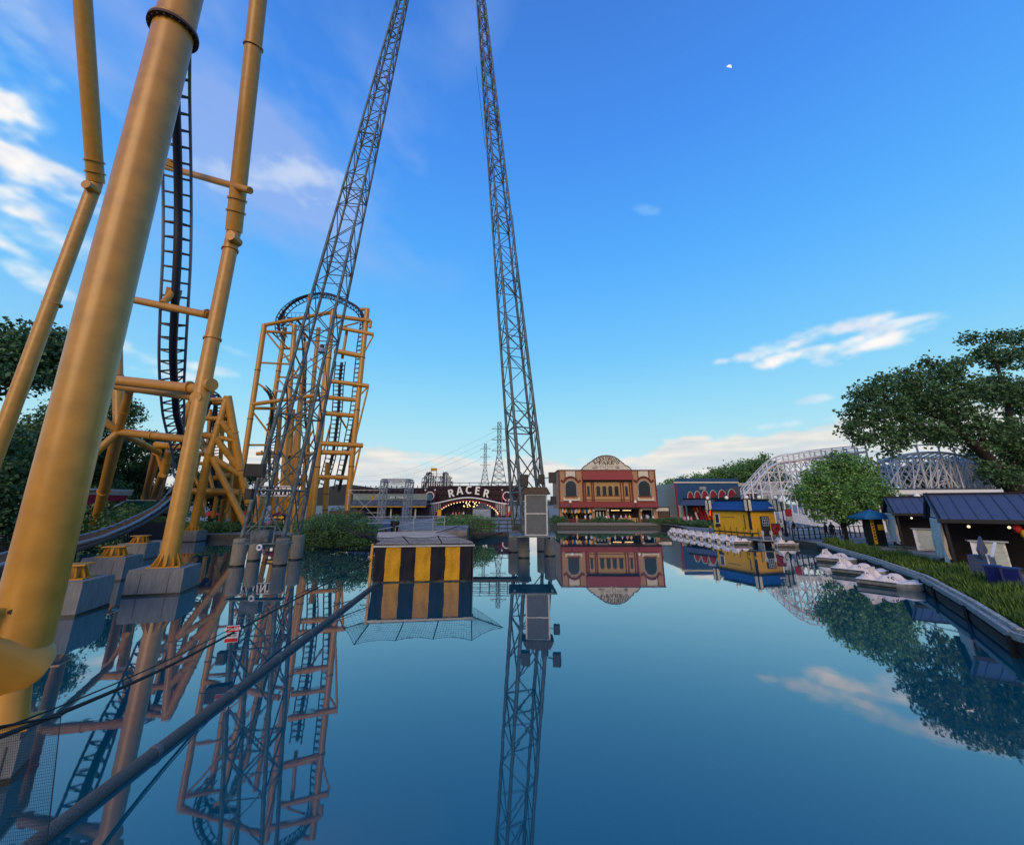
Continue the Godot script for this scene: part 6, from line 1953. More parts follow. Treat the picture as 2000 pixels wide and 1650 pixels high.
func make_trees() -> void:
	var dark := Color(0.030, 0.065, 0.026)
	var mid := Color(0.045, 0.095, 0.028)
	# the great leaning tree over the stalls
	var foot: Vector3 = Vector3(81.61, 0.7, -68)
	var t := thing("tree", "great dark leaning tree spreading over the stalls from the frame edge", "tree", foot)
	var k0: Vector3 = Vector3(78.07, 6.56, -67)
	var k1: Vector3 = Vector3(73.9, 11.38, -65.8)
	var k2: Vector3 = Vector3(68.47, 15, -63.5)
	limb(t, "trunk", [foot, foot.lerp(k0, 0.5) + Vector3(0.3, 0, 0), k0, k1, k2], 1.58, 0.44)
	limb(t, "limb", [k2, Vector3(60.29, 15.59, -61.1), Vector3(54.52, 17.79, -59.9), Vector3(50.2, 19.05, -58.8)], 0.42, 0.10)
	limb(t, "limb", [k1, Vector3(71.26, 18.59, -63.5), Vector3(67.42, 23.19, -62.3)], 0.50, 0.12)
	limb(t, "limb", [k0, Vector3(79.59, 19.1, -65.8), Vector3(78.68, 25.6, -64.6), Vector3(76.93, 30.49, -63.5)], 0.63, 0.12)
	limb(t, "limb", [k2, Vector3(62.36, 19.12, -62.3), Vector3(58.91, 22.02, -61.1)], 0.34, 0.08)
	limb(t, "limb", [Vector3(78.07, 6.56, -67), Vector3(85.28, 15.35, -68.2), Vector3(92.03, 24.96, -68.2)], 0.73, 0.16)
	var bl := []
	for q in [[Vector3(49.27, 17.54, -58.8), 1.86], [Vector3(48.01, 15.17, -58.8), 1.43], [Vector3(51.9, 20.05, -59.7), 2.18], [Vector3(55.1, 21.6, -60.2), 2.20], [Vector3(51.78, 16.51, -59.2), 2.31], [Vector3(56.49, 18.72, -60.6), 2.66], [Vector3(59.89, 22.83, -61.1), 2.38], [Vector3(62.09, 20.55, -61.6), 3.16], [Vector3(66.42, 23.51, -62), 2.57], [Vector3(66.08, 19.16, -62.5), 3.20], [Vector3(70.09, 21.73, -63), 2.92], [Vector3(69.99, 16.98, -63.5), 3.10], [Vector3(52.7, 14, -59.7), 1.89], [Vector3(57.97, 15.36, -61.1), 2.53], [Vector3(62.43, 14.75, -62), 2.42], [Vector3(49.94, 13.34, -59.2), 1.44], [Vector3(69.43, 25.34, -62.5), 1.83], [Vector3(74.43, 30.49, -63.5), 1.24], [Vector3(76.01, 27.99, -63.9), 2.03], [Vector3(79.7, 30.86, -64.4), 1.57], [Vector3(80.44, 27.46, -64.9), 2.53], [Vector3(84.24, 31.23, -65.3), 1.75], [Vector3(76.53, 22.12, -64.4), 3.14], [Vector3(81.66, 21.64, -65.8), 3.85], [Vector3(75.51, 15.7, -65.3), 2.87], [Vector3(81.36, 15.12, -66.7), 3.58], [Vector3(73.35, 13.03, -66.3), 2.10], [Vector3(80.73, 10.41, -68.2), 2.99], [Vector3(87.75, 21.13, -67.2), 4.92], [Vector3(91.42, 29.2, -67.2), 4.10], [Vector3(88.26, 12.91, -68.6), 4.68], [Vector3(65.15, 25.36, -61.8), 1.36], [Vector3(63.64, 18.83, -64.6), 3.15], [Vector3(68.57, 14.97, -65.8), 2.89], [Vector3(75.64, 8.67, -66), 2.41], [Vector3(72.13, 9.75, -65), 1.43], [Vector3(79.3, 12.59, -66), 3.22], [Vector3(56.61, 13.31, -61), 1.34], [Vector3(54.07, 11.88, -60.2), 1.17], [Vector3(48.3, 13.86, -58.8), 1.00]]:
		var c: Vector3 = q[0]
		var rr: float = q[1] * 0.92
		bl.append([c - t.position, Vector3(rr, rr * 0.8, rr * 1.1)])
	clumps(t, "crown", bl, 78, 0.46, 31, dark, 1.4)
	# round maple in front of the white coaster
	var mf: Vector3 = Vector3(34.5, 0.7, -46)
	var m := thing("tree", "round bright green tree standing before the white coaster", "tree", mf)
	limb(m, "trunk", [mf, mf + Vector3(0.1, 1.6, 0), mf + Vector3(-0.1, 4.2, 0)], 0.22, 0.08)
	bl = []
	for q in [[Vector3(30.32, 5.78, -45), 1.21], [Vector3(32.18, 7.08, -45), 1.65], [Vector3(35.05, 8.71, -45.5), 1.44], [Vector3(37.53, 8.21, -46), 1.68], [Vector3(32.58, 5.26, -44.6), 1.85], [Vector3(35.38, 5.78, -45), 2.20], [Vector3(38.4, 6.07, -46), 1.80], [Vector3(39.57, 5.28, -46), 1.23], [Vector3(31, 4.5, -44.8), 1.09], [Vector3(33.52, 4, -44.8), 1.42], [Vector3(36.68, 4.24, -45.4), 1.33], [Vector3(36.36, 7.44, -46.5), 2.27], [Vector3(33.61, 8.49, -46), 1.01], [Vector3(31.79, 7.11, -45.6), 0.89], [Vector3(31.31, 3.24, -45), 0.66], [Vector3(34.55, 3.24, -45), 0.77]]:
		var c: Vector3 = q[0]
		var rr: float = q[1] * 1.0
		bl.append([c - mf, Vector3(rr, rr * 0.85, rr)])
		if rr > 1.2:
			limb(m, "limb", [mf + Vector3(0, 1.6, 0), mf.lerp(c, 0.5) + Vector3(0, 0.4, 0), c], 0.09, 0.02)
	clumps(m, "crown", bl, 62, 0.24, 32, Color(0.055, 0.12, 0.03), 1.2)
	# wood behind the blue hall, tree by tree
	var wood := [[Vector3(44.61, 12.46, -128), 2.72], [Vector3(50.43, 13.31, -134), 2.72], [Vector3(57.31, 14.65, -140), 3.4], [Vector3(56.49, 14.67, -128), 3.74], [Vector3(63.36, 16.7, -134), 4.42], [Vector3(70.57, 18.4, -140), 4.76], [Vector3(69.11, 19.01, -128), 5.44], [Vector3(75.87, 17.32, -134), 4.76], [Vector3(82.55, 15.26, -140), 4.42], [Vector3(50.32, 11.57, -128), 2.72], [Vector3(64.97, 14.3, -134), 5.1]]
	for i in wood.size():
		var q: Array = wood[i]
		var topp: Vector3 = q[0]
		simple_tree("dense green tree in the wood behind the blue games hall", Vector3(topp.x, 0.7, topp.z), topp.y - 0.7, Vector3(q[1] * 1.7, (topp.y - 0.7) * 0.44, q[1] * 1.5), 0.55, 100 + i, mid, "trees behind the blue hall", 13, 0.2)
	# trees behind the wooden coaster
	for q in [[Vector3(73.78, 13.07, -82), "dark tree filling the gap behind the wooden coaster turn"], [Vector3(69.33, 13.39, -96), "dark tree behind the rising lead of the wooden coaster"], [Vector3(85.64, 14.79, -84), "dark tree behind the top rail of the coaster turn"], [Vector3(90.88, 14.06, -78), "dark tree behind the shed roof"], [Vector3(74.75, 12.83, -90), "dark tree between the lead and the turn of the wooden coaster"]]:
		var topp: Vector3 = q[0]
		simple_tree(q[1], Vector3(topp.x, 0.7, topp.z), topp.y - 0.7, Vector3(6, 5, 5), 0.6, 140 + int(topp.x), dark, "", 12, 0.2)
	# hedge that closes the bank behind the thick column
	var hd := thing("hedge", "dense dark hedge closing the bank behind the thick near column", "hedge", Vector3(-49.32, 0.7, -44))
	var hb := []
	for q in 9:
		hb.append([Vector3(-9 + q * 2.3, 1.6 + 0.5 * sin(q * 2.1), -0.5 * sin(q * 1.3)), Vector3(2.0, 2.2, 1.5)])
	clumps(hd, "foliage", hb, 45, 0.3, 77, dark, 0.6)
	# trees by the coaster on the left
	for q in [[Vector3(-52.13, 22.01, -40), 7.5, "large dark tree beyond the thick near column"], [Vector3(-69.99, 22.28, -70), 8.0, "tall dark tree behind the low braced frame"], [Vector3(-69.44, 17.4, -78), 8.0, "leafy tree behind the green roofed stand"], [Vector3(-69.6, 17.88, -66), 7.0, "leafy tree behind the red fascia stand"], [Vector3(-69.93, 15.04, -86), 7.0, "leafy tree behind the rise of the curving track"], [Vector3(-65.87, 13.39, -96), 6.0, "distant tree seen through the peaked yellow frame"], [Vector3(-64.88, 12.9, -104), 6.0, "distant tree beside the wide black speaker"]]:
		var topp: Vector3 = q[0]
		var h := topp.y - 0.7
		simple_tree(q[2], Vector3(topp.x, 0.7, topp.z), h, Vector3(q[1], h * 0.4, q[1]), 0.42, 300 + int(topp.x), dark, "", 30 if topp.z > -50.0 else 18, 0.16)



func make_racer() -> void:
	# dark timber coaster front with an arched, bulb-lit gateway
	var z := -136.0
	var t := thing("coaster_gateway", "dark timber coaster front with an arched gateway and white word", "building", Vector3(-15.82, 0.7, -136))
	var tp := t.position
	var a: Vector2 = Vector2(-50.05, 10.40)
	var b: Vector2 = Vector2(4.85, 10.87)
	face(t, "back_wall", Vector2(a.x, a.y - 0.8), Vector2(-26.45, 7.74), z - 3.0, 0.3, M["racer_dark"])
	face(t, "back_wall", Vector2(-26.56, 10.09), Vector2(b.x, 5.58), z - 2.0, 0.3, M["racer_dark"])
	# lattice timbers of the structure behind
	for k in 34:
		var x := lerpf(a.x, b.x, k / 33.0)
		bar(t, "timber_post", Vector3(x, 0, z - 1.6) - tp * Vector3(1, 0, 1), Vector3(x, 10.24 - 0.7, z - 1.6) - tp * Vector3(1, 0, 1), 0.22, 0.22, M["racer_timber"])
	for k in 33:
		var x0 := lerpf(a.x, b.x, k / 33.0) - tp.x
		var x1 := lerpf(a.x, b.x, (k + 1) / 33.0) - tp.x
		bar(t, "timber_brace", Vector3(x0, 5.0, z - 1.45 - tp.z), Vector3(x1, 8.6, z - 1.45 - tp.z), 0.14, 0.14, M["timber"])
		if k % 2 == 0:
			bar(t, "timber_brace", Vector3(x1, 5.0, z - 1.4 - tp.z), Vector3(x0, 8.6, z - 1.4 - tp.z), 0.14, 0.14, M["racer_timber"])
	for h in [5.2, 6.8, 8.5, 9.4, 10.4]:
		var lx := (a.x if h < 9.0 else -19.68) - tp.x
		bar(t, "timber_ledger", Vector3(lx, h, z - 1.3 - tp.z), Vector3(b.x - tp.x, h + (0.0 if h < 9.0 else 0.1), z - 1.3 - tp.z), 0.12, 0.18, M["racer_timber"])
	for k in 9:
		var x := lerpf(-19.68, b.x, k / 8.0) - tp.x
		bar(t, "rail_post", Vector3(x, 8.5, z - 1.3 - tp.z), Vector3(x, 10.5, z - 1.3 - tp.z), 0.16, 0.16, M["racer_timber"])
	# arched front board: solid above, open below
	var up := PackedVector2Array()
	var lo := PackedVector2Array()
	var crown: Vector2 = Vector2(-13.61, 6.50)
	var foot: Vector2 = Vector2(-26.16, 4.65)
	var half := crown.x - foot.x
	for k in 25:
		var f := k / 24.0 * 2.0 - 1.0
		var wave := 0.5 + 0.5 * cos(f * PI)
		up.append(Vector2(crown.x + f * half - tp.x, lerpf(foot.y, crown.y, pow(wave, 0.9)) - tp.y))
	var s := Shape.new()
	for k in 24:
		var f0 := k / 24.0 * 2.0 - 1.0
		var f1 := (k + 1) / 24.0 * 2.0 - 1.0
		var y0 := -0.1 + 5.0 * sqrt(maxf(0.0, 1.0 - pow(f0 / 0.80, 2.0)))
		var y1 := -0.1 + 5.0 * sqrt(maxf(0.0, 1.0 - pow(f1 / 0.80, 2.0)))
		if absf(f0) > 0.8:
			y0 = 0.0
		if absf(f1) > 0.8:
			y1 = 0.0
		s.quad(Vector3(up[k].x, y0, 0.4), Vector3(up[k + 1].x, y1, 0.4), Vector3(up[k + 1].x, up[k + 1].y, 0.4), Vector3(up[k].x, up[k].y, 0.4))
	put(t, "arch_front", s.mesh(), M["racer_dark"])
	var e := Shape.new()
	var ep := PackedVector3Array()
	var ip := PackedVector3Array()
	for p in up:
		ep.append(Vector3(p.x, p.y, 0.55))
	e.sweep(ep, 0.22, 6, true)
	put(t, "arch_band", e.mesh(), M["letter_white"])
	for k in 21:
		var an := PI * k / 20.0
		ip.append(Vector3(crown.x - tp.x + cos(an) * half * 0.8, sin(an) * 5.0 - 0.1, 0.55))
	var ie := Shape.new()
	ie.sweep(ip, 0.25, 6, true)
	put(t, "arch_trim", ie.mesh(), M["crimson"])
	blk(t, "inner_wall", Vector3(crown.x - tp.x, 2.5, -6.0), Vector3(half * 1.8, 6.0, 0.2), M["interior"])
	# white lattice beside the arch
	for sd in [-1.0, 1.0]:
		var cx: float = crown.x - tp.x + sd * half * 0.80
		for k in 6:
			bar(t, "lattice_slat", Vector3(cx + sd * (k - 2.5) * 0.55, 0.3 + absf(k - 1.0) * 0.1, 0.6), Vector3(cx + sd * (k - 2.5) * 0.55, 3.9, 0.6), 0.1, 0.05, M["letter_white"])
			bar(t, "lattice_slat", Vector3(cx - 1.4, 0.6 + k * 0.62, 0.62), Vector3(cx + 1.4, 0.6 + k * 0.62, 0.62), 0.1, 0.05, M["letter_white"])
		bar(t, "gate_post", Vector3(cx + sd * 2.1, 0, 0.5), Vector3(cx + sd * 2.1, 5.3, 0.5), 0.5, 0.5, M["crimson"])
		var cy: float = 6.97 - tp.y
		var rx: float = cx + sd * 2.0
		var rg := Shape.new()
		var rp := PackedVector3Array()
		for k in 25:
			rp.append(Vector3(rx + cos(TAU * k / 24) * 1.25, cy + sin(TAU * k / 24) * 1.25, 0.5))
		rg.sweep(rp, 0.15, 6)
		put(t, "white_ring", rg.mesh(), M["letter_white"])
		var dk := Shape.new()
		var dp := PackedVector2Array()
		for k in 20:
			dp.append(Vector2(rx + cos(TAU * k / 20) * 1.2, cy + sin(TAU * k / 20) * 1.2))
		dk.prism(dp, 0.2, 0.4)
		put(t, "ring_disc", dk.mesh(), M["racer_dark"])
		for q in [-1.5, 1.5]:
			bar(t, "ring_post", Vector3(rx + q, cy - 1.8, 0.4), Vector3(rx + q, cy + 1.5, 0.4), 0.4, 0.4, M["crimson"])
			put(t, "ball_finial", sphere_shape(0.28, 8).mesh(), M["letter_white"], Transform3D(Basis(), Vector3(rx + q, cy + 1.85, 0.4)))
		blk(t, "side_booth", Vector3(rx + sd * 1.2, 1.6, 0.2), Vector3(3.0, 3.2, 0.6), M["sage"])
		blk(t, "booth_door", Vector3(rx + sd * 1.2, 1.2, 0.55), Vector3(1.7, 2.4, 0.12), M["interior"])
	# word, letter by letter along the curve
	var word := "RACER"
	for i in 5:
		var tm := TextMesh.new()
		var fo := SystemFont.new()
		fo.font_names = PackedStringArray(["Droid Sans"])
		fo.font_weight = 700
		tm.font = fo
		tm.text = word[i]
		tm.font_size = 64
		tm.pixel_size = 2.35 / 46.0
		tm.depth = 0.15
		var f := (i - 2.0)
		put(t, "lettering", tm, M["letter_white"], Transform3D(Basis(Vector3.BACK, -f * 0.11), Vector3(crown.x - tp.x + f * 2.75, 8.83 - tp.y - f * f * 0.26, 0.6)))
	# bulbs
	var bm := sphere_shape(0.15, 6).mesh()
	var r := RandomNumberGenerator.new()
	r.seed = 12
	for k in 26:
		var an := PI * (0.08 + 0.84 * k / 25.0)
		put(t, "light_bulb", bm, M["bulb_glow"], Transform3D(Basis(), Vector3(crown.x - tp.x + cos(an) * half * 0.76, sin(an) * 4.7 - 0.1, 0.75)))
	for k in 18:
		put(t, "light_bulb", bm, M["bulb_glow"], Transform3D(Basis(), Vector3(crown.x - tp.x + r.randf_range(-1.5, 3.2), r.randf_range(3.0, 4.4), -0.6)))
	# tented booth in the gateway
	var bo := thing("tented_booth", "grey tented booth with a draped front inside the arched gateway", "booth", Vector3(-8.99, 0.7, -131))
	blk(bo, "body", Vector3(0, 1.3, 0), Vector3(5.2, 2.6, 3.0), M["tarp"])
	var rf := Shape.new()
	rf.prism(PackedVector2Array([Vector2(-3.1, 2.5), Vector2(3.3, 2.5), Vector2(0.2, 4.3)]), -1.6, 1.7)
	put(bo, "roof", rf.mesh(), M["grey_roof"])
	for k in 3:
		var sw := Shape.new()
		var p := PackedVector3Array()
		for i in 13:
			var f := i / 12.0
			p.append(Vector3(lerpf(-2.5, 2.5, f), 2.3 - k * 0.45 - 0.7 * sin(f * PI), 1.56))
		sw.sweep(p, 0.13, 5)
		put(bo, "swag", sw.mesh(), M["tarp"])
	var ys := thing("yellow_panel", "tall plain yellow panel standing beside the arched gateway", "panel", Vector3(-21.21, 0.7, -128))
	blk(ys, "panel", Vector3(0, 1.15, 0), Vector3(1.1, 2.3, 0.2), M["boat_yellow"])
	blk(ys, "foot", Vector3(0, 0.04, 0), Vector3(1.3, 0.08, 0.7), M["black"])
	var fl := thing("red_white_flag", "red and white cloth hanging beside the gateway door", "flag", Vector3(-0.76, 1, -130))
	bar(fl, "staff", Vector3(-0.4, -0.3, 0), Vector3(-0.4, 3.2, 0), 0.06, 0.06, M["galvanised"])
	var fs := Shape.new()
	fs.quad(Vector3(-0.4, 0.2, 0.05), Vector3(0.2, 0.6, 0.1), Vector3(0.6, 2.2, 0.05), Vector3(-0.3, 3.0, 0.0))
	put(fl, "red_half", fs.mesh(), M["sign_red"])
	var fw := Shape.new()
	fw.quad(Vector3(-0.36, 1.2, 0.09), Vector3(0.0, 1.6, 0.12), Vector3(0.0, 2.6, 0.1), Vector3(-0.3, 3.0, 0.07))
	put(fl, "white_half", fw.mesh(), M["white_paint"])
	# humps of the wooden coaster behind
	for q in [[834.0, "left"], [868.0, "right"]]:
		var hc: Vector3 = Vector3(-30.55, 0.7, -158) if q[1] == "left" else Vector3(-24.66, 0.7, -158)
		var hp := thing("coaster_hill", "dark timber coaster hill with curved track, " + ("the one nearer the truss stage" if q[1] == "left" else "the one nearer the white word"), "wooden coaster", hc, "paired hills of the dark wooden coaster")
		var hh: float = 16.14 - 0.7
		var bx := -2.6 if q[1] == "left" else 2.6
		for k in 7:
			var f := k / 6.0 * 2.0 - 1.0
			var top := hh * (1.0 - 0.22 * f * f)
			bar(hp, "post", Vector3(f * 2.8, 0, 0), Vector3(f * 2.5, top, 0), 0.22, 0.22, M["racer_timber"])
			bar(hp, "post", Vector3(f * 2.8, 0, -3), Vector3(f * 2.5, top, -3), 0.22, 0.22, M["racer_timber"])
			if k < 6:
				for h in 5:
					var y := 6.5 + h * 1.4
					bar(hp, "brace", Vector3(f * 2.7, y, 0.05), Vector3((f + 0.333) * 2.7, y + 1.4, 0.05), 0.13, 0.13, M["racer_timber"])
		for h in 6:
			bar(hp, "ledger", Vector3(-2.7, 6.5 + h * 1.3, 0.1), Vector3(2.7, 6.5 + h * 1.3, 0.1), 0.14, 0.2, M["racer_timber"])
		for sd in [-0.6, 0.0, 0.6]:
			var ts := Shape.new()
			var tpth := PackedVector3Array()
			for k in 9:
				var f := k / 8.0
				tpth.append(Vector3(sd + bx * 0.3 * f, hh - 0.2 - pow(f, 1.6) * 8.0, 0.3 + f * 5.0))
			ts.sweep(tpth, 0.16, 5)
			put(hp, "track_rail", ts.mesh(), M["grey_roof"])
		for k in 12:
			var f := k / 11.0
			blk(hp, "tie", Vector3(bx * 0.3 * f, hh - 0.35 - pow(f, 1.6) * 8.0, 0.3 + f * 5.0), Vector3(1.6, 0.14, 0.2), M["racer_timber"])
	var ls := thing("ride_board", "small yellow board on a frame between the two dark coaster hills", "sign", Vector3(-28.52, 0.7, -156))
	var lh: float = 16.73 - 0.7
	for q in [-1.0, 1.0]:
		bar(ls, "post", Vector3(q, 0, 0), Vector3(q, lh + 0.5, 0), 0.16, 0.16, M["racer_timber"])
	blk(ls, "board", Vector3(0, lh, 0.15), Vector3(2.3, 1.05, 0.12), M["gold_cloth"])
	bar(ls, "walk_rail", Vector3(-1.6, lh - 1.4, 0.1), Vector3(4.2, lh - 1.6, 0.1), 0.12, 0.12, M["racer_timber"])
	bar(ls, "walk_deck", Vector3(-1.6, lh - 2.4, 0.1), Vector3(4.2, lh - 2.6, 0.1), 0.12, 0.3, M["racer_timber"])
	# long low restaurant with a sage front and sign
	var rs := thing("long_hall", "long low hall with sage upper wall, grey roof skirt and yellow eave line", "building", Vector3(-33.69, 0.7, -126))
	var rp0 := rs.position
	var zz := -126.0
	face(rs, "upper_wall", Vector2(-46.11, 7.43), Vector2(-24.59, 5.64), zz - 8, 8.0, M["sage"])
	put(rs, "roof_skirt", slope_slab(Vector2(-45.94, 5.78), Vector2(-24.50, 3.93), zz, 2.2, 0.1), M["grey_roof"], Transform3D(Basis(), -rp0))
	face(rs, "yellow_eave", Vector2(-47.82, 3.99), Vector2(-24.49, 3.76), zz + 1.6, 0.7, M["boat_yellow"])
	face(rs, "front_wall", Vector2(-47.80, 3.79), Vector2(-24.33, 0.7), zz - 3.5, 0.3, M["racer_timber"])
	for q in [748.0, 764.5, 812.0]:
		var x := lerpf(-37.02, -27.62, (q - 748.0) / 64.0)
		face(rs, "pillar", Vector2(x - 0.2, 3.4), Vector2(x + 0.2, 0.75), zz + 0.5, 0.3, M["cream"])
	face(rs, "sign_board", Vector2(-35.20, 6.79), Vector2(-30.69, 6.07), zz, 0.15, M["green_cloth"])
	letters(rs, "BIG THUMB", Vector3(-32.94, 6.43, zz + 0.2) - rp0, 0.62, M["letter_white"], 0.05)
	face(rs, "vent_panel", Vector2(-40.87, 7.07), Vector2(-40.16, 5.78), zz, 0.12, M["gold_cloth"])
	var cap := Shape.new()
	for k in 5:
		var p := PackedVector3Array()
		for i in 12:
			var an := 2.5 - i * 0.12
			p.append(Vector3(-35.33 + cos(an) * (6.0 + k * 1.1), 4.6 + sin(an) * (4.2 + k * 0.45), -131.0 - k * 0.4))
		cap.sweep(p, 0.1, 5)
	tag(put(self, "curved_rails", cap.mesh(), M["grey_roof"]), "thin curved dark rails rising behind the sage fronted hall", "coaster rails")


func truss(t: Node3D, called: String, a: Vector3, b: Vector3, w: float, m: Material) -> void:
	# a square box truss as one part
	var s := Shape.new()
	var d := (b - a).normalized()
	var u := d.cross(Vector3.BACK if absf(d.z) < 0.9 else Vector3.UP).normalized()
	var v := d.cross(u)
	var c := [u + v, v - u, -u - v, u - v]
	for k in 4:
		s.tube(a + c[k] * w * 0.5, b + c[k] * w * 0.5, w * 0.09, w * 0.09, 5)
	var n := int((b - a).length() / (w * 1.1))
	for i in n:
		var p := a.lerp(b, float(i) / n)
		var q := a.lerp(b, float(i + 1) / n)
		for k in 4:
			var j := (k + 1) % 4
			s.tube(p + c[k] * w * 0.5, (q if i % 2 == 0 else p) + c[j] * w * 0.5, w * 0.05, w * 0.05, 4)
			s.tube((p if i % 2 == 0 else q) + c[k] * w * 0.5, (q if i % 2 == 1 else p) + c[j] * w * 0.5, w * 0.05, w * 0.05, 4)
			s.tube(q + c[k] * w * 0.5, p + c[j] * w * 0.5, w * 0.05, w * 0.05, 4)
	put(t, called, s.mesh(), m)


func make_stage_truss() -> void:
	var t := thing("lighting_truss", "silver box truss gantry standing on a blue show stage", "truss", Vector3(-17.51, 0.7, -66))
	var o := t.position
	var g: Material = M["galvanised"]
	var fa: Vector3 = Vector3(-19.4, 0.7, -64) - o
	var fb: Vector3 = Vector3(-15.72, 0.7, -64) - o
	var ba: Vector3 = Vector3(-19.71, 0.7, -67) - o
	var bb: Vector3 = Vector3(-15.69, 0.7, -67) - o
	var h: float = 7.94 - 0.7
	for p in [fa, fb, ba, bb]:
		truss(t, "truss_leg", p, p + Vector3(0.15, h, 0), 0.48, g)
		blk(t, "base_plate", p + Vector3(0, 0.04, 0), Vector3(0.9, 0.08, 0.9), g)
	for q in [[fa, fb], [ba, bb], [fa, ba], [fb, bb]]:
		truss(t, "truss_beam", q[0] + Vector3(0.15, h, 0), q[1] + Vector3(0.15, h, 0), 0.42, g)
	blk(t, "blue_panel", bb + Vector3(-0.75, 1.9, 0.1), Vector3(0.8, 3.8, 0.1), M["stage_blue"])
	var s := thing("show_stage", "low blue show stage under the silver truss", "stage", Vector3(-15.81, 0.7, -61))
	blk(s, "deck", Vector3(-0.5, 0.6, 0), Vector3(6.4, 1.2, 2.0), M["stage_blue"])
	blk(s, "side_block", Vector3(-4.9, 0.8, 0.3), Vector3(2.2, 1.6, 1.6), M["stage_blue"])
	blk(s, "hatch", Vector3(-1.4, 0.5, 1.02), Vector3(0.5, 0.4, 0.06), M["interior"])
	# scaffold tower at its side
	var c := thing("scaffold", "thin grey scaffold with cross braces beside the show stage", "scaffold", Vector3(-23.44, 0.7, -70))
	var sh: float = 6.73 - 0.7
	for q in [-2.9, 2.6]:
		bar(c, "standard", Vector3(q, 0, 0), Vector3(q, sh, 0), 0.09, 0.09, g)
	for q in [sh, sh * 0.42]:
		bar(c, "ledger", Vector3(-3.2, q, 0), Vector3(3.0, q, 0), 0.08, 0.08, g)
	bar(c, "cross_brace", Vector3(-2.9, 1.0, 0.05), Vector3(2.6, sh, 0.05), 0.05, 0.05, g)
	bar(c, "cross_brace", Vector3(-2.9, sh, 0.05), Vector3(2.6, 1.0, 0.05), 0.05, 0.05, g)
	blk(c, "awning", Vector3(-2.5, 2.6, 1.0), Vector3(5.2, 0.5, 1.4), M["timber"])


func pylon(label: String, at: Vector3, h: float, w: float, arms: int) -> void:
	var t := thing("power_pylon", label, "pylon", at, "power pylons on the skyline")
	var m: Material = M["tower_steel"]
	var c := [Vector3(-1, 0, 1), Vector3(1, 0, 1), Vector3(1, 0, -1), Vector3(-1, 0, -1)]
	var wid := func(f: float) -> float: return w * (0.5 * pow(1.0 - minf(f / 0.62, 1.0), 1.1) + 0.085)
	for k in 4:
		var s := Shape.new()
		var p := PackedVector3Array()
		for i in 9:
			var f := i / 8.0
			p.append(c[k] * wid.call(f) + Vector3(0, h * f, 0))
		s.sweep(p, w * 0.013, 5)
		put(t, "leg", s.mesh(), m)
	var lat := Shape.new()
	var n := 14
	for i in n:
		var f0 := pow(float(i) / n, 0.8)
		var f1 := pow(float(i + 1) / n, 0.8)
		for k in 4:
			var j := (k + 1) % 4
			var a: Vector3 = c[k] * wid.call(f0) + Vector3(0, h * f0, 0)
			var b: Vector3 = c[j] * wid.call(f0) + Vector3(0, h * f0, 0)
			var d: Vector3 = c[k] * wid.call(f1) + Vector3(0, h * f1, 0)
			var e: Vector3 = c[j] * wid.call(f1) + Vector3(0, h * f1, 0)
			lat.tube(a, e, w * 0.008, w * 0.008, 4)
			lat.tube(b, d, w * 0.008, w * 0.008, 4)
			lat.tube(d, e, w * 0.008, w * 0.008, 4)
	put(t, "lattice", lat.mesh(), m)
	for k in arms:
		var y := h * (0.66 + 0.13 * k)
		bar(t, "cross_arm", Vector3(-w * 0.36, y, 0), Vector3(w * 0.36, y, 0), w * 0.02, w * 0.03, m)
		bar(t, "cross_arm_tie", Vector3(-w * 0.36, y, 0), Vector3(0, y + h * 0.05, 0), w * 0.01, w * 0.01, m)
		bar(t, "cross_arm_tie", Vector3(w * 0.36, y, 0), Vector3(0, y + h * 0.05, 0), w * 0.01, w * 0.01, m)


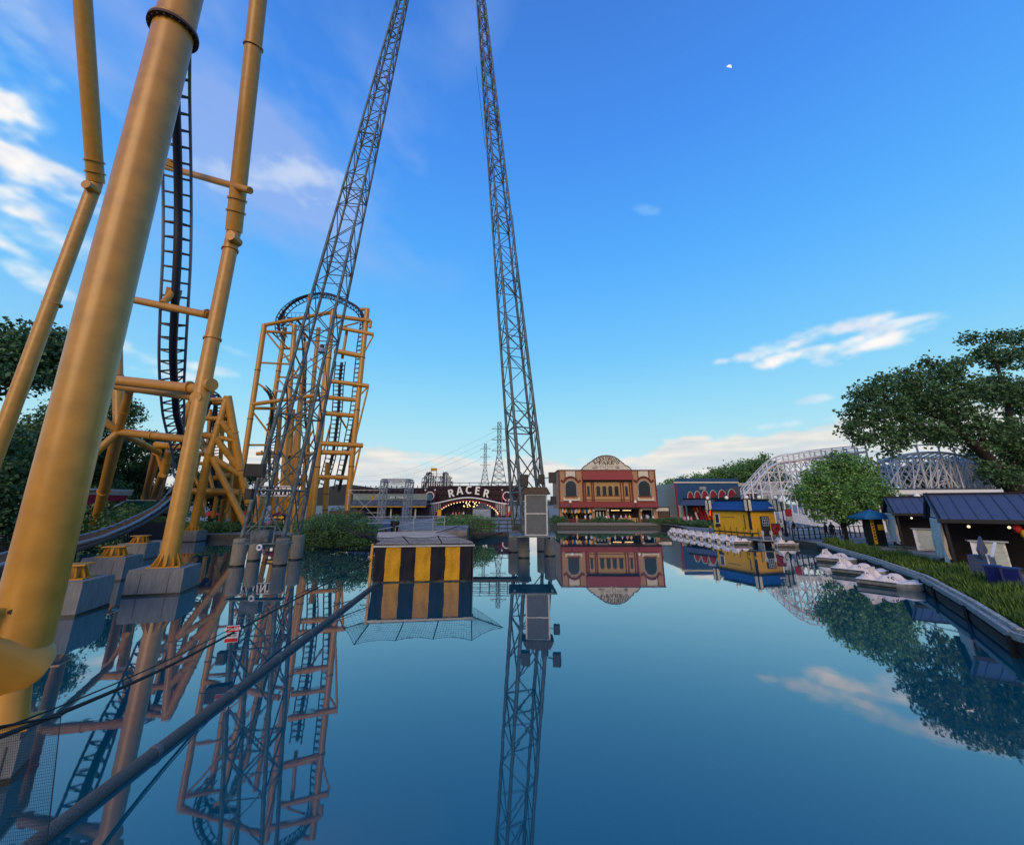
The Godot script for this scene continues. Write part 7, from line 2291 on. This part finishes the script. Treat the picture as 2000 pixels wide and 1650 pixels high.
func make_far() -> void:
	pylon("shorter power pylon rising behind the dark coaster rail", Vector3(-26.53, 0.7, -420), 62.0, 14.0, 3)
	pylon("taller power pylon rising beside the cabinet tower", Vector3(-12.16, 0.7, -400), 80.0, 20.0, 3)
	for q in [[Vector3(-12.31, 74.1, -400), Vector3(-286.52, 55.01, -800)], [Vector3(-11.77, 68.16, -400), Vector3(-285.58, 45.69, -800)], [Vector3(-12.21, 62.27, -400), Vector3(-294.14, 36.43, -800)], [Vector3(-27.41, 49.4, -420), Vector3(-293.19, 27.24, -800)]]:
		var c := thing("power_line", "thin power line sagging from the pylons across the pale sky", "power line", q[0], "power lines from the pylons")
		var s := Shape.new()
		var p := PackedVector3Array()
		for i in 15:
			var f := i / 14.0
			p.append(q[0].lerp(q[1], f) - q[0] - Vector3(0, sin(f * PI) * 14.0, 0))
		s.sweep(p, 0.09, 4)
		put(c, "wire", s.mesh(), M["tower_steel"])
	# a low blue hill on the skyline
	var hill := Shape.new()
	var prof := [[-1100, 0], [-800, 55], [-620, 78], [-500, 62], [-380, 38], [-200, 20], [0, 16], [300, 18], [600, 14], [900, 0]]
	for k in prof.size() - 1:
		var a := Vector3(prof[k][0], 0, -1500)
		var b := Vector3(prof[k + 1][0], 0, -1500)
		var u := Vector3(0, prof[k][1], -120)
		var v := Vector3(0, prof[k + 1][1], -120)
		hill.quad(a, b, b + v, a + u)
		hill.quad(a + u, b + v, b + Vector3(0, 0, -400), a + Vector3(0, 0, -400))
	struct("hills", hill.mesh(), M["soil"])
	# gibbous moon
	var mo := Shape.new()
	var mp := PackedVector2Array()
	for k in 13:
		var an := PI * k / 12.0
		mp.append(Vector2(cos(an), sin(an)))
	for k in range(1, 12):
		var an := PI - PI * k / 12.0
		mp.append(Vector2(cos(an), -0.05 + 0.12 * sin(an)))
	mo.prism(mp, -0.3, 0.3)
	var at: Vector3 = Vector3(2056.05, 3982.06, -3000)
	var d := (Vector3(0, 4.5, 0) - at).normalized()
	var bs := Basis.looking_at(-d, Vector3.UP) * Basis(Vector3.BACK, -0.62)
	var o := put(self, "moon", mo.mesh(), M["moon_face"], Transform3D(bs.scaled_local(Vector3(24, 24, 24)), at))
	o.set_meta("kind", "structure")


func umbrella(at: Vector3, m: Material, label: String) -> void:
	var t := thing("patio_umbrella", label, "umbrella", at, "patio umbrellas by the coaster")
	bar(t, "pole", Vector3.ZERO, Vector3(0, 2.7, 0), 0.06, 0.06, M["timber"])
	var s := Shape.new()
	s.lathe(Vector3(0, 2.0, 0), [[1.5, -0.12], [1.5, 0.0], [0.75, 0.42], [0.08, 0.7], [0.0, 0.75]], 8)
	put(t, "canopy", s.mesh(), m)


func make_left_back() -> void:
	# stand with a red fascia and a pale upper floor
	var t := thing("food_stand", "low stand with magenta fascia and white roof edge behind the coaster", "stand", Vector3(-50.16, 0.7, -52))
	var o := t.position
	var z := -52.0
	face(t, "roof_edge", Vector2(-54.20, 6.34), Vector2(-49.84, 6.13), z - 5.0, 5.4, M["white_paint"])
	face(t, "upper_wall", Vector2(-54.15, 6.16), Vector2(-49.82, 5.62), z - 4.8, 4.8, M["pale_wall"])
	face(t, "fascia", Vector2(-53.99, 5.62), Vector2(-49.69, 4.91), z - 4.0, 4.6, M["magenta"])
	put(t, "awning", slope_slab(Vector2(-53.80, 4.97), Vector2(-49.68, 4.21), z, 1.6, 0.5), M["magenta"], Transform3D(Basis(), -o))
	face(t, "body", Vector2(-53.59, 4.27), Vector2(-48.80, 0.7), z - 4.0, 3.8, M["racer_dark"])
	face(t, "counter", Vector2(-53.40, 3.62), Vector2(-50.93, 3.45), z, 0.8, M["tan_board"])
	letters(t, "CARAMEL", Vector3(-51.61, 5.27, z + 0.64) - o, 0.5, M["racer_dark"], 0.04)
	var g := thing("green_roof_stand", "small stand with a dark green roof and white roof edge", "stand", Vector3(-50.99, 0.7, -60))
	blk(g, "roof_edge", Vector3(0.5, 4.3, 0.9), Vector3(4.2, 0.14, 0.2), M["white_paint"])
	var gr := Shape.new()
	gr.prism(PackedVector2Array([Vector2(-3.4, 2.6), Vector2(3.4, 2.6), Vector2(2.4, 4.3), Vector2(-0.6, 4.3)]), -1.5, 1.5)
	put(g, "roof", gr.mesh(), M["green_cloth"])
	bar(g, "white_verge", Vector3(-3.5, 2.75, 1.55), Vector3(-0.7, 4.4, 1.55), 0.1, 0.2, M["white_paint"])
	for q in [-2.8, 0.0, 2.8]:
		bar(g, "post", Vector3(q, 0, 1.2), Vector3(q, 2.6, 1.2), 0.14, 0.14, M["cream"])
	blk(g, "back", Vector3(0, 1.3, -1.0), Vector3(5.6, 2.6, 0.1), M["racer_dark"])
	# black screened fence along the bank
	var f := thing("screen_fence", "long black cloth screened fence along the bank behind the track", "fence", Vector3(-41.46, 0.7, -47))
	var a: Vector3 = Vector3(-45.55, 0.7, -44) - f.position
	var b: Vector3 = Vector3(-39.11, 0.7, -52) - f.position
	for k in 14:
		var p := a.lerp(b, k / 14.0)
		var q := a.lerp(b, (k + 0.97) / 14.0)
		var s := Shape.new()
		s.quad(p, q, q + Vector3(0, 1.75, 0), p + Vector3(0, 1.75, 0))
		put(f, "cloth_panel", s.mesh(), M["navy_cloth"])
		bar(f, "fence_post", p, p + Vector3(0, 1.85, 0), 0.08, 0.08, M["dark_steel"])
	bar(f, "top_rail", a + Vector3(0, 1.8, 0.05), b + Vector3(0, 1.8, 0.05), 0.05, 0.05, M["dark_steel"])
	umbrella(Vector3(-53.4, 0.7, -78), M["red_cloth"], "red patio umbrella seen under the peaked yellow frame")
	umbrella(Vector3(-53.7, 0.7, -74), M["green_cloth"], "green patio umbrella beside the red one under the peaked frame")
	umbrella(Vector3(-46.56, 0.7, -76), M["red_cloth"], "red patio umbrella beside the far foot of the peaked frame")
	umbrella(Vector3(-37.18, 0.7, -70), M["red_cloth"], "red patio umbrella seen through the legs of the lattice tower")
	# overhead sign
	var sg := thing("overhead_sign", "dark board with white capitals seen through the left lattice tower", "sign", Vector3(-32.5, 0.7, -62))
	var so := sg.position
	face(sg, "board", Vector2(-36.17, 6.90), Vector2(-31.01, 5.77), -62.0, 0.3, M["navy_cloth"])
	face(sg, "edge", Vector2(-36.19, 7.05), Vector2(-31.10, 6.90), -62.0, 0.4, M["white_paint"])
	face(sg, "edge", Vector2(-35.98, 5.77), Vector2(-30.99, 5.62), -62.0, 0.4, M["white_paint"])
	letters(sg, "COUNTRY", Vector3(-33.68, 6.30, -61.66) - so, 0.95, M["letter_white"], 0.06)
	for q in [510.0, 574.0]:
		var x := lerpf(-35.54, -30.90, (q - 510.0) / 64.0)
		bar(sg, "post", Vector3(x, 0.7, -62.2) - so, Vector3(x, 7.05, -62.2) - so, 0.3, 0.3, M["yellow_steel"])
	var ar := thing("arrow_sign", "small dark board with a yellow arrow below the overhead sign", "sign", Vector3(-31.78, 0.7, -60))
	blk(ar, "board", Vector3(0, 2.1, 0), Vector3(2.0, 0.7, 0.1), M["navy_cloth"])
	var aw := Shape.new()
	aw.prism(PackedVector2Array([Vector2(-0.7, 1.98), Vector2(0.3, 1.98), Vector2(0.3, 1.85), Vector2(0.75, 2.1), Vector2(0.3, 2.35), Vector2(0.3, 2.22), Vector2(-0.7, 2.22)]), 0.06, 0.1)
	put(ar, "arrow", aw.mesh(), M["boat_yellow"])
	for q in [-0.8, 0.8]:
		bar(ar, "post", Vector3(q, 0, -0.08), Vector3(q, 2.4, -0.08), 0.1, 0.1, M["dark_steel"])
	# planting along the far left bank
	var beds := [[Vector3(-44.22, 0.7, -60), 2.6, 1.4, 0.07], [Vector3(-43.22, 0.7, -62), 3.0, 1.5, 0.05], [Vector3(-41.39, 0.7, -63), 2.4, 1.3, 0.06], [Vector3(-46.72, 0.7, -58), 2.2, 2.2, 0.05], [Vector3(-45.03, 0.7, -50), 2.0, 3.2, 0.05], [Vector3(-45.38, 0.7, -52), 2.0, 3.6, 0.05], [Vector3(-30.45, 0.7, -66), 3.0, 1.6, 0.07], [Vector3(-29.94, 0.7, -72), 3.4, 2.4, 0.06], [Vector3(-30.72, 0.7, -80), 3.0, 3.2, 0.05], [Vector3(-26.25, 0.7, -60), 2.6, 1.3, 0.08], [Vector3(-38.06, 0.7, -66), 2.6, 1.1, 0.06], [Vector3(-34.53, 0.7, -68), 2.6, 1.2, 0.06], [Vector3(-41.49, 0.7, -66), 2.0, 1.3, 0.05]]
	var where := ["under the peaked frame, beside the green umbrella", "under the peaked frame, beside the red umbrella", "behind the middle footing of the peaked frame", "beside the green roofed stand", "tall behind the screen fence", "tallest behind the screen fence", "beside the left foot of the yellow tower", "between the feet of the yellow tower", "behind the right foot of the yellow tower", "in front of the yellow tower", "behind the tower by the coaster", "below the arrow sign", "beside the red umbrella of the peaked frame"]
	for i in beds.size():
		var q: Array = beds[i]
		var s := thing("shrub", "loose green shrub " + where[i], "shrub", q[0], "shrubs along the coaster bank")
		leaf_ball(s, "foliage", Vector3(0, q[2] * 0.5, 0), Vector3(q[1], q[2] * 0.6, q[1] * 0.7), 2200, 0.24, 400 + i, Color(q[3], q[3] * 1.9, q[3] * 0.6), 0.2)
	# pale shed and sheds on the skyline behind
	var sh := thing("pale_shed", "pale low shed roof glimpsed behind the left trees", "shed", Vector3(-73.57, 0.7, -80))
	blk(sh, "wall", Vector3(0, 2.4, 0), Vector3(9, 4.8, 6), M["pale_wall"])
	blk(sh, "roof", Vector3(0, 5.0, 0), Vector3(9.6, 0.4, 7), M["tarp"])


func big_bush(label: String, at: Vector3, blobs: Array, seedn: int, base: Color) -> void:
	var t := thing("bush", label, "bush", at, "rounded bushes by the stage")
	var bl := []
	for b in blobs:
		bl.append([b[0] - at, b[1]])
	clumps(t, "foliage", bl, 42, 0.17, seedn, base, 0.5)
	for k in 5:
		limb(t, "stem", [at + Vector3(-1.5 + k * 0.7, -0.2, 0), at + Vector3(-1.8 + k * 0.85, 1.0, 0)], 0.07, 0.02)


func make_bushes() -> void:
	big_bush("large dark rounded bush overhanging the water beside the striped stage", Vector3(-18.31, 0.7, -47), [[Vector3(-22.38, 1.67, -50), Vector3(2.6, 1.3, 2.5)], [Vector3(-19.71, 2.2, -48), Vector3(2.6, 1.5, 2.5)], [Vector3(-17.04, 2.4, -46), Vector3(2.4, 1.5, 2.6)], [Vector3(-14.96, 2.05, -45), Vector3(1.8, 1.3, 2.2)], [Vector3(-18.88, 1.02, -47), Vector3(3.4, 0.9, 2.4)], [Vector3(-15.48, 0.98, -45), Vector3(2.4, 0.8, 2.2)], [Vector3(-22.96, 0.8, -50), Vector3(2.0, 0.8, 2.0)]], 51, Color(0.035, 0.075, 0.025))
	big_bush("clipped green bush on the stage bank before the arched gateway", Vector3(-6.12, 0.7, -56), [[Vector3(-8.7, 2.19, -56), Vector3(1.6, 1.0, 1.6)], [Vector3(-6.94, 2.28, -57), Vector3(2.2, 1.1, 1.8)], [Vector3(-4.71, 2.24, -58), Vector3(2.2, 1.1, 1.8)], [Vector3(-3.07, 1.81, -59), Vector3(1.4, 1.0, 1.6)], [Vector3(-7.61, 1.39, -55), Vector3(2.4, 0.8, 1.6)], [Vector3(-4.6, 1.15, -57), Vector3(2.6, 0.8, 1.6)]], 52, Color(0.05, 0.11, 0.03))
	# hedge and bushes along the far bank
	var r := [[1086, 89.5, 1.3, 1.5], [1098, 89.5, 1.2, 1.3], [1160, 89, 0.9, 0.9], [1174, 89, 1.3, 1.35], [1191, 89, 0.9, 1.0], [1215, 89, 1.1, 0.8], [1230, 89, 0.9, 0.7], [1276, 88.5, 1.2, 1.0], [1292, 88, 1.4, 1.0], [1310, 87, 1.5, 1.2], [1326, 85.5, 1.5, 1.3], [1338, 83, 1.3, 1.0], [1350, 80, 1.2, 0.9], [1364, 78, 1.3, 1.0], [1380, 76, 1.2, 1.0], [1140, 89, 0.8, 0.7]]
	for i in r.size():
		var q: Array = r[i]
		var x: float = (q[0] - 1000.0) / 820.0 * (q[1] * 0.9616 - 1.0)
		var s := thing("hedge_bush", "small clipped dark bush in the row along the far bank", "bush", Vector3(x, 0.7, -q[1]), "clipped bushes along the far bank")
		leaf_ball(s, "foliage", Vector3(0, q[3] * 0.5, 0), Vector3(q[2], q[3] * 0.62, q[2]), 1500, 0.22, 500 + i, Color(0.035, 0.075, 0.03), 0.5)
	var w := thing("bank_kerb", "pale concrete kerb along the far bank before the brick building", "kerb", Vector3(18, 0.7, -88))
	bar(w, "coping", Vector3(-9.0, 0.06, 0.1), Vector3(11.5, 0.06, 0.5), 0.12, 0.5, M["concrete"])
	bar(w, "coping", Vector3(11.5, 0.06, 0.5), Vector3(12.6, 0.06, 5.3), 0.5, 0.12, M["concrete"])
	for k in 5:
		var bn := thing("bench", "dark slatted bench facing the water before the brick building", "bench", Vector3(9.8 + k * 4.3, 0.7, -89.6), "benches along the far bank")
		for j in 3:
			blk(bn, "seat_slat", Vector3(0, 0.45, -0.15 + j * 0.15), Vector3(1.7, 0.04, 0.12), M["timber"])
			blk(bn, "back_slat", Vector3(0, 0.6 + j * 0.13, 0.22), Vector3(1.7, 0.1, 0.04), M["timber"])
		for q in [-0.7, 0.7]:
			blk(bn, "leg", Vector3(q, 0.22, 0), Vector3(0.06, 0.44, 0.4), M["concrete"])


func make_water_lines() -> void:
	# floating boom from the stage to the near side
	var a: Vector3 = Vector3(-7.91, 0.04, -26.63)
	var b: Vector3 = Vector3(-6.65, 0.04, -8.95)
	var t := thing("floating_boom", "grey weathered floating boom lying across the water to the stage", "boom", a)
	var n := 9
	for k in n:
		var p := a.lerp(b + (b - a) * 0.25, float(k) / n)
		var q := a.lerp(b + (b - a) * 0.25, (k + 0.985) / n)
		rod(t, "boom_length", p, q, 0.11, M["boom_grey"], 10)
		if k > 0:
			rod(t, "coupling", p - (q - p).normalized() * 0.06, p + (q - p).normalized() * 0.06, 0.125, M["rope"], 10)
	# mooring cable with a warning board
	var c := thing("guard_cable", "dark sagging cable strung over the water with a thin wire", "cable", Vector3(-8.44, 1.24, -27))
	for q in [[[Vector3(-8.44, 1.24, -27), Vector3(-8.89, 0.8, -20), Vector3(-8.18, 0.89, -14), Vector3(-7.49, 1.11, -10.5), Vector3(-6.72, 1.5, -7.6), Vector3(-6.25, 1.8, -5.8)], 0.03], [[Vector3(-8.39, 1.35, -27), Vector3(-8.9, 0.93, -20), Vector3(-8.21, 1.02, -14), Vector3(-7.52, 1.23, -10.5), Vector3(-6.75, 1.59, -7.6), Vector3(-6.28, 1.88, -5.8)], 0.012]]:
		var s := Shape.new()
		var p := PackedVector3Array()
		for v in curve_points(q[0], 6):
			p.append(v - c.position)
		s.sweep(p, q[1], 6)
		put(c, "strand", s.mesh(), M["black"])
	var w := thing("warning_board", "small red and white warning board hanging on the guard cable", "sign", Vector3(-8.19, 0.86, -13.8), "", 0.35)
	blk(w, "board", Vector3.ZERO, Vector3(0.34, 0.44, 0.02), M["white_paint"])
	blk(w, "red_head", Vector3(0, 0.13, 0.014), Vector3(0.32, 0.15, 0.01), M["sign_red"])
	blk(w, "red_foot", Vector3(0, -0.16, 0.014), Vector3(0.32, 0.09, 0.01), M["sign_red"])
	letters(w, "DANGER", Vector3(0, 0.13, 0.022), 0.075, M["letter_white"], 0.006)
	for k in 2:
		blk(w, "text_line", Vector3(0, 0.01 - k * 0.06, 0.013), Vector3(0.24, 0.02, 0.006), M["rope"])
	# net at the near corner
	var nt := thing("corner_net", "fine dark mesh guard net beside the foot of the thick column", "net", Vector3(-5.31, 1.95, -5.4))
	var ws := Shape.new()
	var q0: Vector3 = Vector3(-5.87, 2.13, -5.4) - nt.position
	var q1: Vector3 = Vector3(-5.66, 1.95, -6.2) - nt.position
	var q2: Vector3 = Vector3(-4.4, 1.45, -5) - nt.position
	var q3: Vector3 = Vector3(-4.49, 1.75, -4.4) - nt.position
	for k in 41:
		var f := k / 40.0
		ws.tube(q0.lerp(q1, f), q3.lerp(q2, f), 0.0014, 0.0014, 3)
		ws.tube(q0.lerp(q3, f), q1.lerp(q2, f), 0.0014, 0.0014, 3)
	ws.tube(q0, q1, 0.015, 0.015, 5)
	ws.tube(q1, q2, 0.006, 0.006, 5)
	put(nt, "mesh", ws.mesh(), M["dark_steel"])


func person_mesh(shirt: Color, legs: Color, skin: Color, hair: Color, stride: float, arm: float) -> ArrayMesh:
	# one continuous body: tapered capsules joined by a smooth minimum, meshed as surface nets
	var hip := 0.92
	var B := [] # a, b, ra, rb, colour
	B.append([Vector3(0, 1.0, 0), Vector3(0, 1.38, 0), 0.145, 0.165, shirt])
	B.append([Vector3(-0.13, 1.40, 0), Vector3(0.13, 1.40, 0), 0.095, 0.095, shirt])
	B.append([Vector3(0, 1.45, 0), Vector3(0, 1.56, 0.01), 0.055, 0.05, skin])
	B.append([Vector3(0, 1.60, 0.02), Vector3(0, 1.67, 0.0), 0.085, 0.098, skin])
	B.append([Vector3(0, 1.70, -0.03), Vector3(0, 1.64, -0.06), 0.085, 0.075, hair])
	B.append([Vector3(0, 1.625, 0.10), Vector3(0, 1.61, 0.115), 0.02, 0.022, skin])
	for s in [-1.0, 1.0]:
		var kx: float = 0.09 * s
		var sw: float = stride * s
		B.append([Vector3(kx, hip, 0), Vector3(kx * 1.1, 0.50, sw * 0.5 + 0.03), 0.105, 0.07, legs])
		B.append([Vector3(kx * 1.1, 0.50, sw * 0.5 + 0.03), Vector3(kx * 1.15, 0.09, sw), 0.065, 0.045, legs if s > 2.0 else skin.lerp(legs, 0.6)])
		B.append([Vector3(kx * 1.15, 0.06, sw - 0.03), Vector3(kx * 1.3, 0.045, sw + 0.15), 0.05, 0.042, hair])
		var el := Vector3(0.25 * s, 1.13, -sw * 0.4)
		B.append([Vector3(0.20 * s, 1.40, 0), el, 0.062, 0.05, shirt])
		B.append([el, Vector3(0.26 * s, 0.90 + arm * (0.3 if s > 0 else 0.0), 0.08 + arm * 0.2 - sw * 0.4), 0.045, 0.034, skin])
		B.append([Vector3(0.26 * s, 0.90 + arm * (0.3 if s > 0 else 0.0), 0.08 + arm * 0.2 - sw * 0.4), Vector3(0.26 * s, 0.80 + arm * (0.36 if s > 0 else 0.0), 0.11 + arm * 0.22 - sw * 0.4), 0.04, 0.028, skin])
	var c := 0.045
	var nx := 18
	var ny := 42
	var nz := 20
	var org := Vector3(-0.4, -0.03, -0.42)
	var vals := PackedFloat32Array()
	vals.resize(nx * ny * nz)
	var own := PackedInt32Array()
	own.resize(nx * ny * nz)
	for i in nx:
		for j in ny:
			for k in nz:
				var p := org + Vector3(i, j, k) * c
				var d := 1.0
				var best := 9.0
				var who := 0
				for q in B.size():
					var b: Array = B[q]
					var ab: Vector3 = b[1] - b[0]
					var t := clampf((p - b[0]).dot(ab) / ab.length_squared(), 0, 1)
					var e: float = (p - b[0] - ab * t).length() - lerpf(b[2], b[3], t)
					if e < best:
						best = e
						who = q
					var h := clampf(0.5 + 0.5 * (d - e) / 0.04, 0, 1)
					d = lerpf(d, e, h) - 0.04 * h * (1.0 - h)
				vals[(i * ny + j) * nz + k] = d
				own[(i * ny + j) * nz + k] = who
	var cell := {}
	var pos := PackedVector3Array()
	var colr := []
	for i in nx - 1:
		for j in ny - 1:
			for k in nz - 1:
				var sum := Vector3.ZERO
				var m := 0
				for e in [[0, 0, 0, 1, 0, 0], [0, 1, 0, 1, 1, 0], [0, 0, 1, 1, 0, 1], [0, 1, 1, 1, 1, 1], [0, 0, 0, 0, 1, 0], [1, 0, 0, 1, 1, 0], [0, 0, 1, 0, 1, 1], [1, 0, 1, 1, 1, 1], [0, 0, 0, 0, 0, 1], [1, 0, 0, 1, 0, 1], [0, 1, 0, 0, 1, 1], [1, 1, 0, 1, 1, 1]]:
					var a := vals[((i + e[0]) * ny + j + e[1]) * nz + k + e[2]]
					var b := vals[((i + e[3]) * ny + j + e[4]) * nz + k + e[5]]
					if (a < 0) != (b < 0):
						var t := a / (a - b)
						sum += Vector3(i + lerpf(e[0], e[3], t), j + lerpf(e[1], e[4], t), k + lerpf(e[2], e[5], t))
						m += 1
				if m > 0:
					cell[(i * ny + j) * nz + k] = pos.size()
					pos.append(org + sum / m * c)
					colr.append(B[own[(i * ny + j) * nz + k]][4])
	var s := Shape.new()
	for i in range(1, nx - 1):
		for j in range(1, ny - 1):
			for k in range(1, nz - 1):
				var a := vals[(i * ny + j) * nz + k]
				for ax in 3:
					var o: int = [ny * nz, nz, 1][ax]
					var b := vals[(i * ny + j) * nz + k + o]
					if (a < 0) == (b < 0):
						continue
					var u: int = [nz, 1, ny * nz][ax]
					var v: int = [1, ny * nz, nz][ax]
					var id := (i * ny + j) * nz + k
					if not (cell.has(id) and cell.has(id - u) and cell.has(id - v) and cell.has(id - u - v)):
						continue
					var q := [pos[cell[id - u - v]], pos[cell[id - v]], pos[cell[id]], pos[cell[id - u]]]
					s.col = colr[cell[id]]
					if a < 0:
						s.quad(q[0], q[1], q[2], q[3])
					else:
						s.quad(q[3], q[2], q[1], q[0])
	return s.mesh()


func make_people() -> void:
	var pm := mat("person_cloth", Color(1, 1, 1), 0.9)
	pm.vertex_color_use_as_albedo = true
	var skin := Color(0.45, 0.26, 0.18)
	var skin2 := Color(0.20, 0.11, 0.07)
	var kinds := [
		["white shirt and dark trousers", person_mesh(Color(0.75, 0.75, 0.75), Color(0.03, 0.03, 0.05), skin, Color(0.05, 0.03, 0.02), 0.12, 0.0)],
		["yellow top and pale shorts", person_mesh(Color(0.75, 0.5, 0.08), Color(0.5, 0.45, 0.4), skin, Color(0.1, 0.05, 0.02), 0.2, 0.6)],
		["pale blue shirt and grey shorts", person_mesh(Color(0.4, 0.55, 0.65), Color(0.2, 0.2, 0.22), skin2, Color(0.02, 0.02, 0.02), 0.05, 0.0)],
		["pink top and dark leggings", person_mesh(Color(0.65, 0.25, 0.4), Color(0.04, 0.04, 0.06), skin, Color(0.2, 0.1, 0.04), 0.22, 0.3)],
		["red shirt and blue jeans", person_mesh(Color(0.6, 0.05, 0.05), Color(0.05, 0.08, 0.18), skin, Color(0.06, 0.04, 0.03), 0.1, 0.8)],
		["black shirt and black shorts", person_mesh(Color(0.02, 0.02, 0.025), Color(0.03, 0.03, 0.03), skin2, Color(0.02, 0.02, 0.02), 0.16, 0.0)]]
	var spots := [
		[Vector3(9.49, 0.7, -91), 0, "near the corner bush of the brick building"], [Vector3(13.39, 0.7, -91), 1, "walking before the prize booth"], [Vector3(15.27, 0.7, -91.5), 0, "standing beside the prize counter"], [Vector3(16.42, 0.7, -92), 2, "leaning at the prize counter"], [Vector3(17.81, 0.7, -91.5), 2, "before the glass doors"], [Vector3(19.51, 0.7, -91), 0, "beside the brick pier by the doors"], [Vector3(20.26, 0.7, -92), 3, "just past the glass doors"], [Vector3(21.09, 0.7, -91), 2, "walking along the wide counter"], [Vector3(22.07, 0.7, -92), 5, "at the near end of the wide counter"], [Vector3(22.69, 0.7, -91.5), 0, "in the middle of the wide counter"], [Vector3(23.88, 0.7, -92), 3, "at the wide counter with a raised hand"], [Vector3(24.36, 0.7, -91), 1, "at the far end of the wide counter"], [Vector3(26.78, 0.7, -91), 0, "in the group by the second lamp"], [Vector3(27.46, 0.7, -91.5), 5, "in the group by the second lamp"], [Vector3(28.15, 0.7, -92), 0, "behind the group by the second lamp"], [Vector3(28.15, 0.7, -91), 2, "at the edge of the lamp group"], [Vector3(29.53, 0.7, -92), 0, "beside the last brick pier"], [Vector3(33.37, 0.7, -92), 4, "before the pale blank wall"], [Vector3(32.17, 0.7, -82), 3, "before the open front of the blue hall"], [Vector3(32.43, 0.7, -81), 0, "behind the hedge of the blue hall"], [Vector3(34.23, 0.7, -84), 3, "at the prizes of the blue hall"], [Vector3(35.37, 0.7, -58), 0, "in the queue under the wooden coaster"], [Vector3(36.16, 0.7, -58.5), 5, "in the queue under the wooden coaster"], [Vector3(36.38, 0.7, -58), 2, "in the queue under the wooden coaster"], [Vector3(37.3, 0.7, -58.5), 5, "at the end of the coaster queue"], [Vector3(37.2, 0.7, -52.5), 5, "walking along the path behind the moored boats"], [Vector3(37.56, 0.7, -52), 5, "walking behind another on the path"], [Vector3(38.81, 0.7, -52), 5, "by the path fence near the round tree"], [Vector3(-17.26, 0.7, -128), 3, "in the arched gateway"], [Vector3(-16.37, 0.7, -128), 1, "in the arched gateway"], [Vector3(-15.39, 0.7, -128.5), 4, "in the arched gateway"], [Vector3(-14.25, 0.7, -129), 0, "beside the tented booth"], [Vector3(-47.2, 0.7, -49), 4, "at the magenta fronted stand"], [Vector3(-35.41, 0.7, -64), 3, "seen through the legs of the left lattice tower"], [Vector3(-34.03, 0.7, -66), 0, "below the arrow sign"]]
	for i in spots.size():
		var q: Array = spots[i]
		var o := put(self, "person", kinds[q[1]][1], pm, Transform3D(Basis(Vector3.UP, i * 1.9).scaled(Vector3.ONE * (0.94 + 0.04 * (i % 4))), q[0]))
		tag(o, "person in " + kinds[q[1]][0] + " " + q[2], "person", "people round the lagoon")


func _ready() -> void:
	rng.seed = 7
	make_stage()
	make_materials()
	make_ground()
	make_towers()
	make_coaster()
	make_brick_building()
	make_blue_building()
	make_platform()
	make_boats()
	make_boathouse()
	make_right_bank()
	make_white_coaster()
	make_trees()
	make_racer()
	make_stage_truss()
	make_far()
	make_left_back()
	make_bushes()
	make_water_lines()
	make_people()
